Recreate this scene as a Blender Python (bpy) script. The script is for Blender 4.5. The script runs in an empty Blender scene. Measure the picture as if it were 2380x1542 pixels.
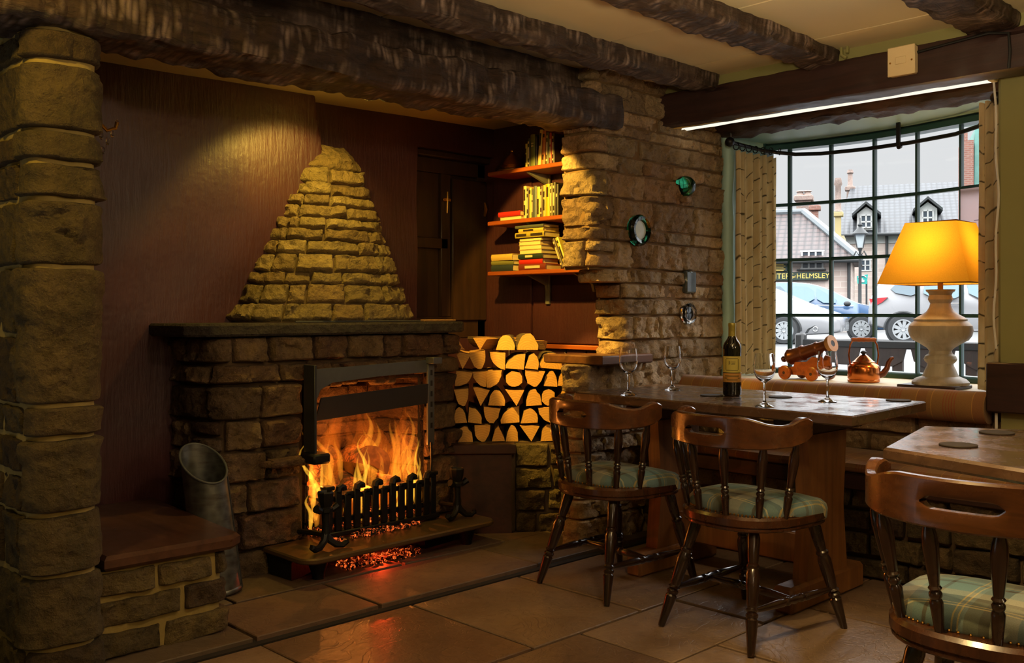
import bpy, bmesh, math, random, itertools
from mathutils import Vector, Matrix, noise

SC = bpy.context.scene
COL = SC.collection
PI = math.pi

# ------------------------------------------------------------------ mesh helpers
class MB:
    """collects faces and links them as ONE mesh object"""
    def __init__(s):
        s.v = []; s.f = []; s.m = []; s.t = []
        s.mi = 0; s.tone = (1, 1, 1, 1); s.M = None

    def add(s, vs, fs, mi=None, tone=None):
        b = len(s.v)
        if s.M is not None:
            vs = [s.M @ Vector(p) for p in vs]
        s.v.extend([tuple(p) for p in vs])
        s.f.extend([tuple(i + b for i in f) for f in fs])
        s.m.extend([s.mi if mi is None else mi] * len(fs))
        s.t.extend([s.tone if tone is None else tone] * len(fs))

    def build(s, name, mats, parent=None, smooth=38, recalc=True, loc=None, rz=0.0):
        me = bpy.data.meshes.new(name)
        me.from_pydata(s.v, [], s.f)
        if not isinstance(mats, (list, tuple)):
            mats = [mats]
        for m in mats:
            me.materials.append(m)
        me.polygons.foreach_set('material_index', s.m)
        if recalc:
            bm = bmesh.new(); bm.from_mesh(me)
            bmesh.ops.recalc_face_normals(bm, faces=bm.faces)
            bm.to_mesh(me); bm.free()
        at = me.attributes.new('tone', 'FLOAT_COLOR', 'FACE')
        at.data.foreach_set('color', [c for t in s.t for c in t])
        if smooth:
            me.polygons.foreach_set('use_smooth', [True] * len(me.polygons))
            me.set_sharp_from_angle(angle=math.radians(smooth))
        me.update()
        o = bpy.data.objects.new(name, me)
        COL.objects.link(o)
        if parent is not None:
            o.parent = parent
        if loc is not None:
            o.location = loc
        o.rotation_euler = (0, 0, rz)
        return o


def tag(o, label=None, cat=None, group=None, kind=None):
    if label: o['label'] = label
    if cat: o['category'] = cat
    if group: o['group'] = group
    if kind: o['kind'] = kind
    return o


def thing(name, label, cat, loc=(0, 0, 0), rz=0.0, group=None, kind=None):
    o = bpy.data.objects.new(name, None)
    COL.objects.link(o)
    o.empty_display_size = 0.05
    o.location = loc; o.rotation_euler = (0, 0, rz)
    return tag(o, label, cat, group, kind)


def dup(root, loc, rz, label, group=None):
    r = root.copy(); COL.objects.link(r)
    r.location = loc; r.rotation_euler = (0, 0, rz)
    r['label'] = label
    if group: r['group'] = group
    for ch in list(root.children):
        c = ch.copy(); COL.objects.link(c); c.parent = r
        for g in list(ch.children):
            d = g.copy(); COL.objects.link(d); d.parent = c
    return r


def box(mb, x0, x1, y0, y1, z0, z1, b=0.0, mi=None, tone=None):
    lo = (min(x0, x1), min(y0, y1), min(z0, z1)); hi = (max(x0, x1), max(y0, y1), max(z0, z1))
    if b <= 0:
        vs = [(hi[0] if c[0] else lo[0], hi[1] if c[1] else lo[1], hi[2] if c[2] else lo[2])
              for c in itertools.product((0, 1), repeat=3)]
        mb.add(vs, [(0, 1, 3, 2), (4, 6, 7, 5), (0, 4, 5, 1), (2, 3, 7, 6), (0, 2, 6, 4), (1, 5, 7, 3)], mi, tone)
        return
    b = min(b, 0.49 * min(hi[i] - lo[i] for i in range(3)))
    vs = []; ix = {}
    for c in itertools.product((0, 1), repeat=3):
        for a in range(3):
            p = []
            for k in range(3):
                q = hi[k] if c[k] else lo[k]
                if k != a:
                    q += -b if c[k] else b
                p.append(q)
            ix[c, a] = len(vs); vs.append(tuple(p))
    fs = []
    for a in range(3):
        p, q = [k for k in range(3) if k != a]
        for sd in (0, 1):
            cyc = []
            for (i, j) in ((0, 0), (1, 0), (1, 1), (0, 1)):
                c = [0, 0, 0]; c[a] = sd; c[p] = i; c[q] = j
                cyc.append(ix[tuple(c), a])
            fs.append(tuple(cyc))
        for (i, j) in itertools.product((0, 1), repeat=2):
            c0 = [0, 0, 0]; c0[p] = i; c0[q] = j; c1 = list(c0); c1[a] = 1
            c0 = tuple(c0); c1 = tuple(c1)
            fs.append((ix[c0, p], ix[c1, p], ix[c1, q], ix[c0, q]))
    for c in itertools.product((0, 1), repeat=3):
        fs.append((ix[c, 0], ix[c, 1], ix[c, 2]))
    mb.add(vs, fs, mi, tone)


def lathe(mb, prof, seg=24, M=None, mi=None, cap=True, sq=1.0):
    vs = []; fs = []
    n = len(prof)
    for (r, z) in prof:
        for k in range(seg):
            a = 2 * PI * k / seg
            vs.append((r * math.cos(a), r * math.sin(a) * sq, z))
    for i in range(n - 1):
        for k in range(seg):
            k2 = (k + 1) % seg
            fs.append((i * seg + k, i * seg + k2, (i + 1) * seg + k2, (i + 1) * seg + k))
    if cap:
        fs.append(tuple(range(seg - 1, -1, -1)))
        fs.append(tuple((n - 1) * seg + k for k in range(seg)))
    if M is not None:
        vs = [M @ Vector(p) for p in vs]
    mb.add(vs, fs, mi)


def axis_matrix(p0, p1):
    p0 = Vector(p0); d = Vector(p1) - p0
    q = d.normalized().to_track_quat('Z', 'Y')
    return Matrix.Translation(p0) @ q.to_matrix().to_4x4(), d.length


def turned(mb, p0, p1, prof, seg=14, mi=None):
    """a lathe-turned stick from p0 to p1, profile in (t 0..1, radius)"""
    M, L = axis_matrix(p0, p1)
    lathe(mb, [(r, t * L) for t, r in prof], seg, M, mi)


def tube(mb, pts, r, seg=8, mi=None, closed=False, flat=1.0):
    pts = [Vector(p) for p in pts]
    n = len(pts)
    rs = r if isinstance(r, (list, tuple)) else [r] * n
    tans = []
    for i in range(n):
        a = pts[(i - 1) % n] if (closed or i > 0) else pts[i]
        b = pts[(i + 1) % n] if (closed or i < n - 1) else pts[i]
        tans.append((b - a).normalized())
    up = Vector((0, 0, 1)) if abs(tans[0].z) < 0.9 else Vector((1, 0, 0))
    u = tans[0].cross(up).normalized()
    vs = []; fs = []
    for i in range(n):
        t = tans[i]
        u = (u - t * u.dot(t)).normalized()
        w = t.cross(u)
        for k in range(seg):
            a = 2 * PI * k / seg
            vs.append(pts[i] + (u * math.cos(a) + w * math.sin(a) * flat) * rs[i])
    for i in range(n if closed else n - 1):
        j = (i + 1) % n
        for k in range(seg):
            k2 = (k + 1) % seg
            fs.append((i * seg + k, i * seg + k2, j * seg + k2, j * seg + k))
    if not closed:
        fs.append(tuple(range(seg - 1, -1, -1)))
        fs.append(tuple((n - 1) * seg + k for k in range(seg)))
    mb.add(vs, fs, mi)


def inset(poly, d):
    n = len(poly); out = []
    area = sum(poly[i][0] * poly[(i + 1) % n][1] - poly[(i + 1) % n][0] * poly[i][1] for i in range(n))
    sg = 1 if area > 0 else -1
    for i in range(n):
        p = Vector(poly[i - 1]); q = Vector(poly[i]); r = Vector(poly[(i + 1) % n])
        e1 = (q - p).normalized(); e2 = (r - q).normalized()
        n1 = Vector((-e1.y, e1.x)) * sg; n2 = Vector((-e2.y, e2.x)) * sg
        m = n1 + n2
        if m.length < 1e-6: m = n1
        m = m / max(0.35, m.dot(n1))
        out.append((q.x + m.x * d, q.y + m.y * d))
    return out


def prism(mb, poly, z0, z1, b=0.0, mi=None, M=None, tone=None):
    n = len(poly)
    rings = [(poly, z0), (poly, z1)] if b <= 0 else [(inset(poly, b), z0), (poly, z0 + b), (poly, z1 - b), (inset(poly, b), z1)]
    vs = [(x, y, z) for pl, z in rings for (x, y) in pl]
    fs = []
    for k in range(len(rings) - 1):
        for i in range(n):
            j = (i + 1) % n
            fs.append((k * n + i, k * n + j, (k + 1) * n + j, (k + 1) * n + i))
    fs.append(tuple(range(n - 1, -1, -1)))
    fs.append(tuple((len(rings) - 1) * n + i for i in range(n)))
    if M is not None:
        vs = [M @ Vector(p) for p in vs]
    mb.add(vs, fs, mi, tone)


def sheet(mb, nu, nv, fn, mi=None, tone=None, keep=None):
    vs = [fn(i / nu, j / nv) for j in range(nv + 1) for i in range(nu + 1)]
    fs = []
    for j in range(nv):
        for i in range(nu):
            if keep and not keep((i + .5) / nu, (j + .5) / nv):
                continue
            a = j * (nu + 1) + i
            fs.append((a, a + 1, a + nu + 2, a + nu + 1))
    mb.add(vs, fs, mi, tone)


def ball(mb, c, r, seg=12, rings=8, mi=None, sc=(1, 1, 1)):
    vs = []; fs = []
    for i in range(1, rings):
        ph = PI * i / rings
        for k in range(seg):
            a = 2 * PI * k / seg
            vs.append((c[0] + r * sc[0] * math.sin(ph) * math.cos(a), c[1] + r * sc[1] * math.sin(ph) * math.sin(a), c[2] + r * sc[2] * math.cos(ph)))
    nv = len(vs)
    vs.append((c[0], c[1], c[2] + r * sc[2])); vs.append((c[0], c[1], c[2] - r * sc[2]))
    for i in range(rings - 2):
        for k in range(seg):
            k2 = (k + 1) % seg
            fs.append((i * seg + k, (i + 1) * seg + k, (i + 1) * seg + k2, i * seg + k2))
    for k in range(seg):
        k2 = (k + 1) % seg
        fs.append((nv, k, k2)); fs.append((nv + 1, (rings - 2) * seg + k2, (rings - 2) * seg + k))
    mb.add(vs, fs, mi)


def Rz(a, loc=(0, 0, 0)):
    return Matrix.Translation(loc) @ Matrix.Rotation(a, 4, 'Z')


def ipol(tab, x):
    if x <= tab[0][0]: return tab[0][1]
    for (a, b), (c, d) in zip(tab, tab[1:]):
        if x <= c:
            return b + (d - b) * (x - a) / (c - a)
    return tab[-1][1]


def lerp(a, b, t): return a + (b - a) * t

# ------------------------------------------------------------------ rough masonry
class Path:
    """plan line with rounded corners; outward is the right-hand side of its direction"""
    def __init__(s, pts, r=0.03):
        P = [Vector(p) for p in pts]; out = [P[0]]
        for i in range(1, len(P) - 1):
            a, b, c = P[i - 1], P[i], P[i + 1]
            rr = min(r, (a - b).length * .48, (c - b).length * .48)
            p0 = b + (a - b).normalized() * rr; p1 = b + (c - b).normalized() * rr
            for k in range(7):
                t = k / 6
                out.append(p0 * (1 - t) ** 2 + b * 2 * t * (1 - t) + p1 * t * t)
        out.append(P[-1])
        s.p = out; s.c = [0.0]
        for a, b in zip(out, out[1:]):
            s.c.append(s.c[-1] + (b - a).length)
        s.L = s.c[-1]
        s.n = []
        for i in range(len(out)):
            t = (out[min(i + 1, len(out) - 1)] - out[max(i - 1, 0)]).normalized()
            s.n.append(Vector((t.y, -t.x)))

    def at(s, d):
        d = min(max(d, 0), s.L)
        lo, hi = 0, len(s.c) - 1
        while hi - lo > 1:
            m = (lo + hi) // 2
            if s.c[m] <= d: lo = m
            else: hi = m
        t = (d - s.c[lo]) / max(1e-9, s.c[lo + 1] - s.c[lo])
        p = s.p[lo].lerp(s.p[lo + 1], t); n = s.n[lo].lerp(s.n[lo + 1], t).normalized()
        return p, n

    def surf(s):
        return lambda f, z: ((lambda pn: (Vector((pn[0].x, pn[0].y, z)), Vector((pn[1].x, pn[1].y, 0))))(s.at(f * s.L)))


def _sm(t):
    t = min(max(t, 0.0), 1.0)
    return math.sqrt(max(0.0, 1 - (1 - t) ** 2))


def stone(mb, P, L, f0, f1, z0, z1, rg, D=.03, rough=.012, res=.013, gap=.005, rr=.011, tone=(1, 1, 1, 1), mi=0, freq=9.0):
    w = (f1 - f0) * L; h = z1 - z0
    def cuts(sz):
        e = min(rr, sz * .3) / sz
        n = max(2, int(sz * (1 - 2 * e / 1) / res))
        c = [0, e * .3, e * .65]
        c += [e + (1 - 2 * e) * k / n for k in range(n + 1)]
        c += [1 - e * .65, 1 - e * .3, 1]
        return c
    ca, cb = cuts(w), cuts(h)
    jit = [[(rg.uniform(-1, 1) * gap * .8, rg.uniform(-1, 1) * gap * .8) for _ in range(2)] for _ in range(2)]
    ta, tb = rg.uniform(-.3, .3), rg.uniform(-.3, .3)
    off = Vector((rg.uniform(0, 99), rg.uniform(0, 99), rg.uniform(0, 99)))
    vs = []
    for b in cb:
        for a in ca:
            js = lerp(lerp(jit[0][0][0], jit[1][0][0], a), lerp(jit[0][1][0], jit[1][1][0], a), b)
            jz = lerp(lerp(jit[0][0][1], jit[1][0][1], a), lerp(jit[0][1][1], jit[1][1][1], a), b)
            f = f0 + (gap + a * (w - 2 * gap) + js) / L
            z = z0 + gap + b * (h - 2 * gap) + jz
            p, n = P(f, z)
            q = p * freq + off
            ed = noise.noise(q * 1.7) * gap * .9
            z += ed * (1 if abs(b - .5) > .3 else .2)
            p, n = P(f, z)
            m = _sm(min(a, 1 - a) * w / rr) * _sm(min(b, 1 - b) * h / rr)
            vd, vp = noise.voronoi(q * 1.5)
            fr = noise.fractal(q * 1.2, .8, 2.1, 4) * .5 + noise.noise(vp[0] * 5.3) * .8 + (vd[1] - vd[0]) * .4 + noise.noise(q * 5.5) * .22 - .15
            o = -.008 + (D + .008) * m * (1 + ta * (a - .5) + tb * (b - .5)) + m * rough * fr
            vs.append(p + n * o)
    nu, nv = len(ca), len(cb)
    fs = []
    for j in range(nv - 1):
        for i in range(nu - 1):
            k = j * nu + i
            fs.append((k, k + 1, k + nu + 1, k + nu))
    mb.add(vs, fs, mi, tone)


def masonry(mb, P, Lf, courses, wr, seed, ivals=None, tones=(.6, 1.25), skip=None, **kw):
    """lays stones course by course; ivals(z) gives the free runs along the line as fractions"""
    rg = random.Random(seed)
    for (z0, z1) in courses:
        zc = (z0 + z1) / 2
        L = Lf(zc)
        for (a, b) in (ivals(zc) if ivals else [(0, 1)]):
            run = (b - a) * L
            if run < .03: continue
            n = max(1, round(run / rg.uniform(*wr)))
            ws = [rg.uniform(.6, 1.5) for _ in range(n)]
            t = sum(ws); x = a
            for k in range(n):
                x2 = x + (b - a) * ws[k] / t
                hh = (z1 - z0)
                v = rg.uniform(*tones); hu = rg.random()
                tn = (v, hu, rg.random(), 1)
                if hh > .12 and (x2 - x) * L < .22 and rg.random() < .25:
                    zm = z0 + hh * rg.uniform(.4, .6)
                    stone(mb, P, L, x, x2, z0, zm, rg, tone=tn, **kw)
                    stone(mb, P, L, x, x2, zm, z1, rg, tone=(rg.uniform(*tones), rg.random(), rg.random(), 1), **kw)
                else:
                    stone(mb, P, L, x, x2, z0, z1, rg, tone=tn, **kw)
                x = x2


def mortar(mb, P, L, z0, z1, mi=1, res=.03, amp=.004, o0=0.0, hole=None):
    nu = max(2, int(L / res)); nv = max(2, int((z1 - z0) / res))
    def fn(a, b):
        z = lerp(z0, z1, b)
        p, n = P(a, z)
        return p + n * (o0 + amp * noise.fractal(p * 14, .8, 2, 3))
    sheet(mb, nu, nv, fn, mi, (1, .5, .5, 1), keep=(lambda a, b: not hole(a, lerp(z0, z1, b))) if hole else None)


def courses(z0, z1, hs, seed):
    rg = random.Random(seed); out = []; z = z0
    while z < z1 - .03:
        h = rg.uniform(*hs)
        if z1 - (z + h) < hs[0] * .7: h = z1 - z
        out.append((z, z + h)); z += h
    return out

# ------------------------------------------------------------------ hewn timber
def hewn(mb, axis, a0, a1, lo0, hi0, lo1, hi1, seed=0, amp=.012, step=.025, nsec=9, r=.02, scallop=.012, mi=0, bow=0.0):
    """a rough squared timber along axis 'x' or 'y'. lo/hi are (other, z) at both ends"""
    n = max(2, int(abs(a1 - a0) / step))
    rg = random.Random(seed); off = Vector((rg.uniform(0, 50), rg.uniform(0, 50), rg.uniform(0, 50)))
    base = []
    corners = [(0, 0), (1, 0), (1, 1), (0, 1)]
    for k in range(4):
        p, q = corners[k], corners[(k + 1) % 4]
        for i in range(nsec):
            t = i / nsec
            base.append((lerp(p[0], q[0], t), lerp(p[1], q[1], t)))
    m = len(base); vs = []
    for i in range(n + 1):
        t = i / n; a = lerp(a0, a1, t)
        l = (lerp(lo0[0], lo1[0], t), lerp(lo0[1], lo1[1], t)); h = (lerp(hi0[0], hi1[0], t), lerp(hi0[1], hi1[1], t))
        sag = bow * math.sin(PI * t)
        for (u, v) in base:
            o = lerp(l[0], h[0], u); z = lerp(l[1], h[1], v) + sag
            W = h[0] - l[0]; H = h[1] - l[1]
            du = min(u, 1 - u) * W; dv = min(v, 1 - v) * H
            e = du + dv
            # round the arris and chip it
            cut = max(0.0, r - e) * .55
            q = Vector((a * 3.0, o * 6, z * 6)) + off
            nn = noise.fractal(q, .9, 2.2, 4) * amp
            vo = noise.voronoi(Vector((a * 14, o * 9, z * 9)) + off)[0]
            sc = (vo[0] - .45) * scallop * (1.0 if e < .07 else .45)
            chip = max(0.0, noise.noise(Vector((a * 5, 3, u * 2 + v * 3)) + off) - .1) * .03 * (1 if e < .03 else 0)
            cx = (u - .5) * 2; cz = (v - .5) * 2
            ln = math.hypot(cx if du < 1e-6 else 0, cz if dv < 1e-6 else 0) or 1
            nx = (cx if du < 1e-6 else 0) / ln; nz = (cz if dv < 1e-6 else 0) / ln
            d = nn + sc - chip - cut
            o += nx * d; z += nz * d
            vs.append((a, o, z) if axis == 'x' else (o, a, z))
    fs = []
    for i in range(n):
        for k in range(m):
            k2 = (k + 1) % m
            fs.append((i * m + k, i * m + k2, (i + 1) * m + k2, (i + 1) * m + k))
    fs.append(tuple(range(m))); fs.append(tuple(n * m + k for k in range(m)))
    mb.add(vs, fs, mi)
# ------------------------------------------------------------------ materials (all procedural)
def lin(r, g, b):
    def f(c):
        c /= 255
        return c / 12.92 if c <= .04045 else ((c + .055) / 1.055) ** 2.4
    return (f(r), f(g), f(b), 1)


class NT:
    def __init__(s, name):
        s.mat = bpy.data.materials.new(name); s.mat.use_nodes = True
        s.t = s.mat.node_tree; s.t.nodes.clear()
        s.out = s.t.nodes.new('ShaderNodeOutputMaterial')
        s.tc = None

    def n(s, typ, ins=None, **pr):
        nd = s.t.nodes.new('ShaderNode' + typ)
        for k, v in pr.items(): setattr(nd, k, v)
        for k, v in (ins or {}).items():
            s.set(nd.inputs[k], v)
        return nd

    def set(s, sock, v):
        if isinstance(v, bpy.types.NodeSocket): s.t.links.new(v, sock)
        else: sock.default_value = v

    def co(s, sx=1, sy=1, sz=1, off=(0, 0, 0)):
        if s.tc is None: s.tc = s.n('TexCoord')
        m = s.n('Mapping', {'Vector': s.tc.outputs['Object'], 'Scale': (sx, sy, sz), 'Location': off})
        return m.outputs[0]

    def noise(s, vec, scale, det=4, rough=.55, dist=0.0, col=False):
        nd = s.n('TexNoise', {'Vector': vec, 'Scale': scale, 'Detail': det, 'Roughness': rough, 'Distortion': dist})
        return nd.outputs['Color' if col else 'Fac']

    def voro(s, vec, scale, feat='F1', out='Distance'):
        nd = s.n('TexVoronoi', {'Vector': vec, 'Scale': scale}, feature=feat)
        return nd.outputs[out]

    def mix(s, fac, a, b, blend='MIX'):
        nd = s.t.nodes.new('ShaderNodeMix'); nd.data_type = 'RGBA'; nd.blend_type = blend
        s.set(nd.inputs[0], fac); s.set(nd.inputs[6], a); s.set(nd.inputs[7], b)
        return nd.outputs[2]

    def ma(s, op, a, b=0.5, c=0.0, clamp=False):
        nd = s.t.nodes.new('ShaderNodeMath'); nd.operation = op; nd.use_clamp = clamp
        s.set(nd.inputs[0], a); s.set(nd.inputs[1], b); s.set(nd.inputs[2], c)
        return nd.outputs[0]

    def ramp(s, fac, stops, interp='LINEAR'):
        nd = s.t.nodes.new('ShaderNodeValToRGB'); cr = nd.color_ramp; cr.interpolation = interp
        while len(cr.elements) < len(stops): cr.elements.new(.5)
        for e, (p, c) in zip(cr.elements, stops):
            e.position = p; e.color = c if len(c) == 4 else (*c, 1)
        s.set(nd.inputs[0], fac)
        return nd.outputs[0]

    def rampf(s, fac, a, b):
        nd = s.t.nodes.new('ShaderNodeMapRange'); s.set(nd.inputs[0], fac)
        nd.inputs[1].default_value = a; nd.inputs[2].default_value = b
        return nd.outputs[0]

    def bump(s, h, strength=.4, dist=.01, normal=None):
        nd = s.n('Bump', {'Height': h, 'Strength': strength, 'Distance': dist})
        if normal is not None: s.set(nd.inputs['Normal'], normal)
        return nd.outputs[0]

    def bsdf(s, col, rough=.6, metal=0.0, normal=None, **ins):
        d = {'Base Color': col, 'Roughness': rough, 'Metallic': metal}
        d.update({k.replace('_', ' '): v for k, v in ins.items()})
        nd = s.n('BsdfPrincipled', d)
        if normal is not None: s.set(nd.inputs['Normal'], normal)
        s.t.links.new(nd.outputs[0], s.out.inputs['Surface'])
        return nd

    def tone(s):
        return s.n('SeparateColor', {'Color': s.n('Attribute', attribute_name='tone').outputs['Color']})


def plain(name, col, rough=.55, metal=0.0, var=.12, scale=30, bump=0.0, **ins):
    m = NT(name)
    f = m.noise(m.co(), scale, 4)
    c2 = tuple(min(1, max(0, c * (1 - var * 2.2))) for c in col[:3]) + (1,)
    c = m.mix(f, col, c2)
    nrm = m.bump(f, bump, .004) if bump else None
    m.bsdf(c, rough, metal, nrm, **ins)
    return m.mat


def stone_mat(name, c1, c2, c3, rough=.85, bump=.6, fine=38, dirt=.7):
    m = NT(name); tn = m.tone(); v = m.co()
    n1 = m.noise(v, 6, 5, .6, .3); n2 = m.noise(v, fine, 6, .65); n3 = m.noise(v, 2.2, 3)
    c = m.mix(m.rampf(n1, .35, .65), c1, c2)
    c = m.mix(m.ma('MULTIPLY', m.rampf(tn.outputs[1], .45, 1), .75), c, c3)
    c = m.mix(m.ma('MULTIPLY', m.rampf(n2, .5, .75), dirt), c, tuple(x * .3 for x in c1[:3]) + (1,))
    c = m.mix(m.ma('MULTIPLY', m.rampf(n3, .55, .75), .25), c, tuple(min(1, x * 1.6) for x in c2[:3]) + (1,))
    sp_ = m.noise(v, fine * 4.5, 3, .7)
    c = m.mix(m.ma('MULTIPLY', m.rampf(sp_, .58, .72), .55), c, tuple(x * .35 for x in c1[:3]) + (1,))
    c = m.mix(m.ma('MULTIPLY', m.rampf(sp_, .42, .28), .4), c, tuple(min(1, x * 1.7) for x in c2[:3]) + (1,))
    val = m.n('HueSaturation', {'Color': c, 'Value': tn.outputs[0]})
    h = m.ma('ADD', m.ma('MULTIPLY', n2, .7), m.ma('ADD', m.ma('MULTIPLY', m.noise(v, fine * 3, 5, .7), .3), m.ma('MULTIPLY', m.voro(v, fine * .8), .5)))
    m.bsdf(val.outputs[0], rough, 0, m.bump(h, min(1, bump * 1.6), .045))
    return m.mat


def timber_mat(name, c1, c2, c3, along='x', rough=.6, bump=.5, wear=.4, chips=False):
    m = NT(name)
    st = {'x': (1.2, 9, 9), 'y': (9, 1.2, 9), 'z': (9, 9, 1.2)}[along]
    v = m.co(*st); w = m.co()
    g = m.noise(v, 4, 8, .7, .6); big = m.noise(w, 3.5, 4)
    cr = m.noise(m.co(*[k * 2.2 for k in st]), 3, 6, .75)
    c = m.mix(m.rampf(g, .35, .7), c1, c2)
    c = m.mix(m.ma('MULTIPLY', m.rampf(big, .52, .72), wear), c, c3)
    if chips:      # adze scars: short upright flakes of paler wood
        fl = m.voro(m.co(46, 9, 9), 1.0); pt = m.noise(m.co(4, 9, 9), 1.3, 4)
        k = m.ma('MULTIPLY', m.rampf(fl, .6, .15), m.rampf(pt, .44, .60))
        c = m.mix(m.ma('MULTIPLY', k, .8), c, c3)
        cr = m.ma('ADD', cr, m.ma('MULTIPLY', fl, -.6))
    h = m.ma('ADD', m.ma('MULTIPLY', g, .5), m.ma('MULTIPLY', cr, .5))
    m.bsdf(c, m.ma('MULTIPLY_ADD', g, .25, rough - .12), 0, m.bump(h, bump, .03))
    return m.mat


def wood_mat(name, c1, c2, along='y', rough=.3, coat=.0, bump=.08, sc=1.0, spec=.5, worn=False):
    m = NT(name)
    st = {'x': (.8, 12, 12), 'y': (12, .8, 12), 'z': (12, 12, .8)}[along]
    v = m.co(*[k * sc for k in st])
    g = m.noise(v, 3, 7, .65, .8); b = m.noise(m.co(), 5, 3)
    c = m.mix(m.rampf(g, .3, .72), c1, c2)
    c = m.mix(m.ma('MULTIPLY', m.rampf(b, .5, .8), .35), c, tuple(x * .45 for x in c1[:3]) + (1,))
    r = m.ma('MULTIPLY_ADD', m.noise(m.co(), 14, 5, .6), .3, rough - .12)
    pr = m.bsdf(c, r, 0, m.bump(g, bump, .004), Coat_Weight=coat, Coat_Roughness=.15, Specular_IOR_Level=spec)
    if worn:       # polish rubbed away in patches
        m.set(pr.inputs['Coat Roughness'], m.ma('MULTIPLY_ADD', m.rampf(m.noise(m.co(), 9, 5, .6, .5), .4, .62), .3, .09))
    return m.mat


def tartan(name, stops_x, stops_y, px, py, rough=.85, ax='x', ay='y'):
    m = NT(name); tc = m.n('TexCoord'); sp = m.n('SeparateXYZ', {'Vector': tc.outputs['Object']})
    o = {'x': sp.outputs[0], 'y': sp.outputs[1], 'z': sp.outputs[2]}
    fx = m.ma('FRACT', m.ma('MULTIPLY_ADD', o[ax], 1 / px, 10.13)); fy = m.ma('FRACT', m.ma('MULTIPLY_ADD', o[ay], 1 / py, 10.37))
    a = m.ramp(fx, stops_x, 'CONSTANT'); b = m.ramp(fy, stops_y, 'CONSTANT')
    c = m.mix(.5, a, b)
    w = m.noise(m.co(), 500, 2)
    c = m.mix(m.ma('MULTIPLY', m.rampf(w, .4, .7), .25), c, (.02, .02, .015, 1))
    m.bsdf(c, rough, 0, m.bump(w, .25, .002), Sheen_Weight=.15)
    return m.mat


def emit_mat(name, col, strength):
    m = NT(name)
    e = m.n('Emission', {'Color': col, 'Strength': strength})
    m.t.links.new(e.outputs[0], m.out.inputs['Surface'])
    return m.mat


MT = {}
MT['pier'] = stone_mat('sandstone', lin(166, 138, 104), lin(200, 174, 136), lin(160, 120, 88), fine=34)
MT['pillar'] = stone_mat('pillar_stone', lin(92, 78, 44), lin(120, 100, 62), lin(86, 60, 40), fine=30)
MT['hearthstone'] = stone_mat('fireplace_stone', lin(104, 82, 56), lin(140, 114, 82), lin(86, 54, 40), fine=34, dirt=.75)
MT['hoodstone'] = stone_mat('hood_stone', lin(150, 128, 78), lin(172, 150, 100), lin(140, 112, 70), fine=34)
MT['sootstone'] = stone_mat('sooted_firebrick', lin(96, 66, 46), lin(64, 48, 38), lin(36, 30, 28), fine=30)
MT['mortar'] = plain('lime_mortar', lin(168, 146, 84), .9, bump=.6, scale=60)
MT['darkmortar'] = plain('dark_mortar', lin(96, 76, 50), .9, bump=.6, scale=60)
MT['pale_mortar'] = plain('sandy_mortar', lin(120, 92, 58), .9, bump=.6, scale=60)
MT['mantel'] = stone_mat('mantel_slab_stone', lin(70, 64, 58), lin(104, 98, 90), lin(60, 50, 44), fine=40)
MT['oak'] = timber_mat('old_oak', lin(48, 35, 28), lin(88, 66, 54), lin(176, 152, 140), 'x', .5, 1.0, .35, chips=True)
MT['oak_y'] = timber_mat('old_oak_cross', lin(44, 30, 24), lin(74, 48, 40), lin(120, 90, 76), 'y', .55, .6, .25)
MT['beam_y'] = wood_mat('painted_dark_beam', lin(48, 32, 30), lin(66, 42, 38), 'y', .45, bump=.25)
MT['cream'] = plain('cream_ceiling_paint', lin(238, 222, 180), .6, var=.06, scale=3, bump=.05)
MT['white_edge'] = plain('white_gloss_paint', lin(236, 232, 220), .35, var=.05)
MT['olive'] = plain('olive_wall_paint', lin(150, 146, 92), .7, var=.08, scale=6, bump=.1)
MT['teal_plaster'] = plain('pale_teal_paint', lin(178, 216, 210), .5, var=.06, scale=8, bump=.2)
MT['frame'] = plain('dark_green_window_paint', lin(42, 82, 84), .35, var=.1, scale=12)
MT['pane'] = None


def _maroon():
    m = NT('maroon_plaster')
    st = m.noise(m.co(30, 30, 3), 2.2, 6, .65, .4); b = m.noise(m.co(), 2.5, 4)
    c = m.mix(m.rampf(b, .35, .7), lin(60, 32, 38), lin(80, 42, 43))
    ch = m.rampf(m.noise(m.co(60, 60, 14), 2, 5, .7), .68, .75)
    c = m.mix(m.ma('MULTIPLY', ch, .5), c, lin(140, 92, 72))
    m.bsdf(c, .42, 0, m.bump(m.ma('ADD', st, m.ma('MULTIPLY', m.noise(m.co(), 30, 4), .5)), .35, .012))
    return m.mat
MT['maroon'] = _maroon()


def _floor(name, rough, k=1.0):
    m = NT(name); tn = m.tone(); v = m.co()
    n1 = m.noise(v, 2.2, 6, .6, 1.2); n2 = m.noise(v, 26, 6, .65); rp = m.noise(v, 5, 3, .5, 2.5)
    c = m.mix(m.rampf(n1, .3, .7), lin(124, 102, 82), lin(158, 134, 110))
    c = m.mix(m.ma('MULTIPLY', m.rampf(tn.outputs[1], .3, 1), .5), c, lin(120, 82, 62))
    c = m.mix(m.ma('MULTIPLY', m.rampf(n2, .55, .75), .4), c, lin(54, 44, 38))
    c = m.n('HueSaturation', {'Color': c, 'Value': m.ma('MULTIPLY', tn.outputs[0], k)}).outputs[0]
    lines = m.rampf(m.ma('ABSOLUTE', m.ma('SUBTRACT', rp, .5)), 0.0, .03)
    h = m.ma('ADD', m.ma('MULTIPLY', n1, 1.2), m.ma('ADD', m.ma('MULTIPLY', n2, .25), m.ma('MULTIPLY', lines, .10)))
    m.bsdf(c, m.ma('MULTIPLY_ADD', n2, .3, rough), 0, m.bump(h, .45, .016))
    return m.mat
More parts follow.
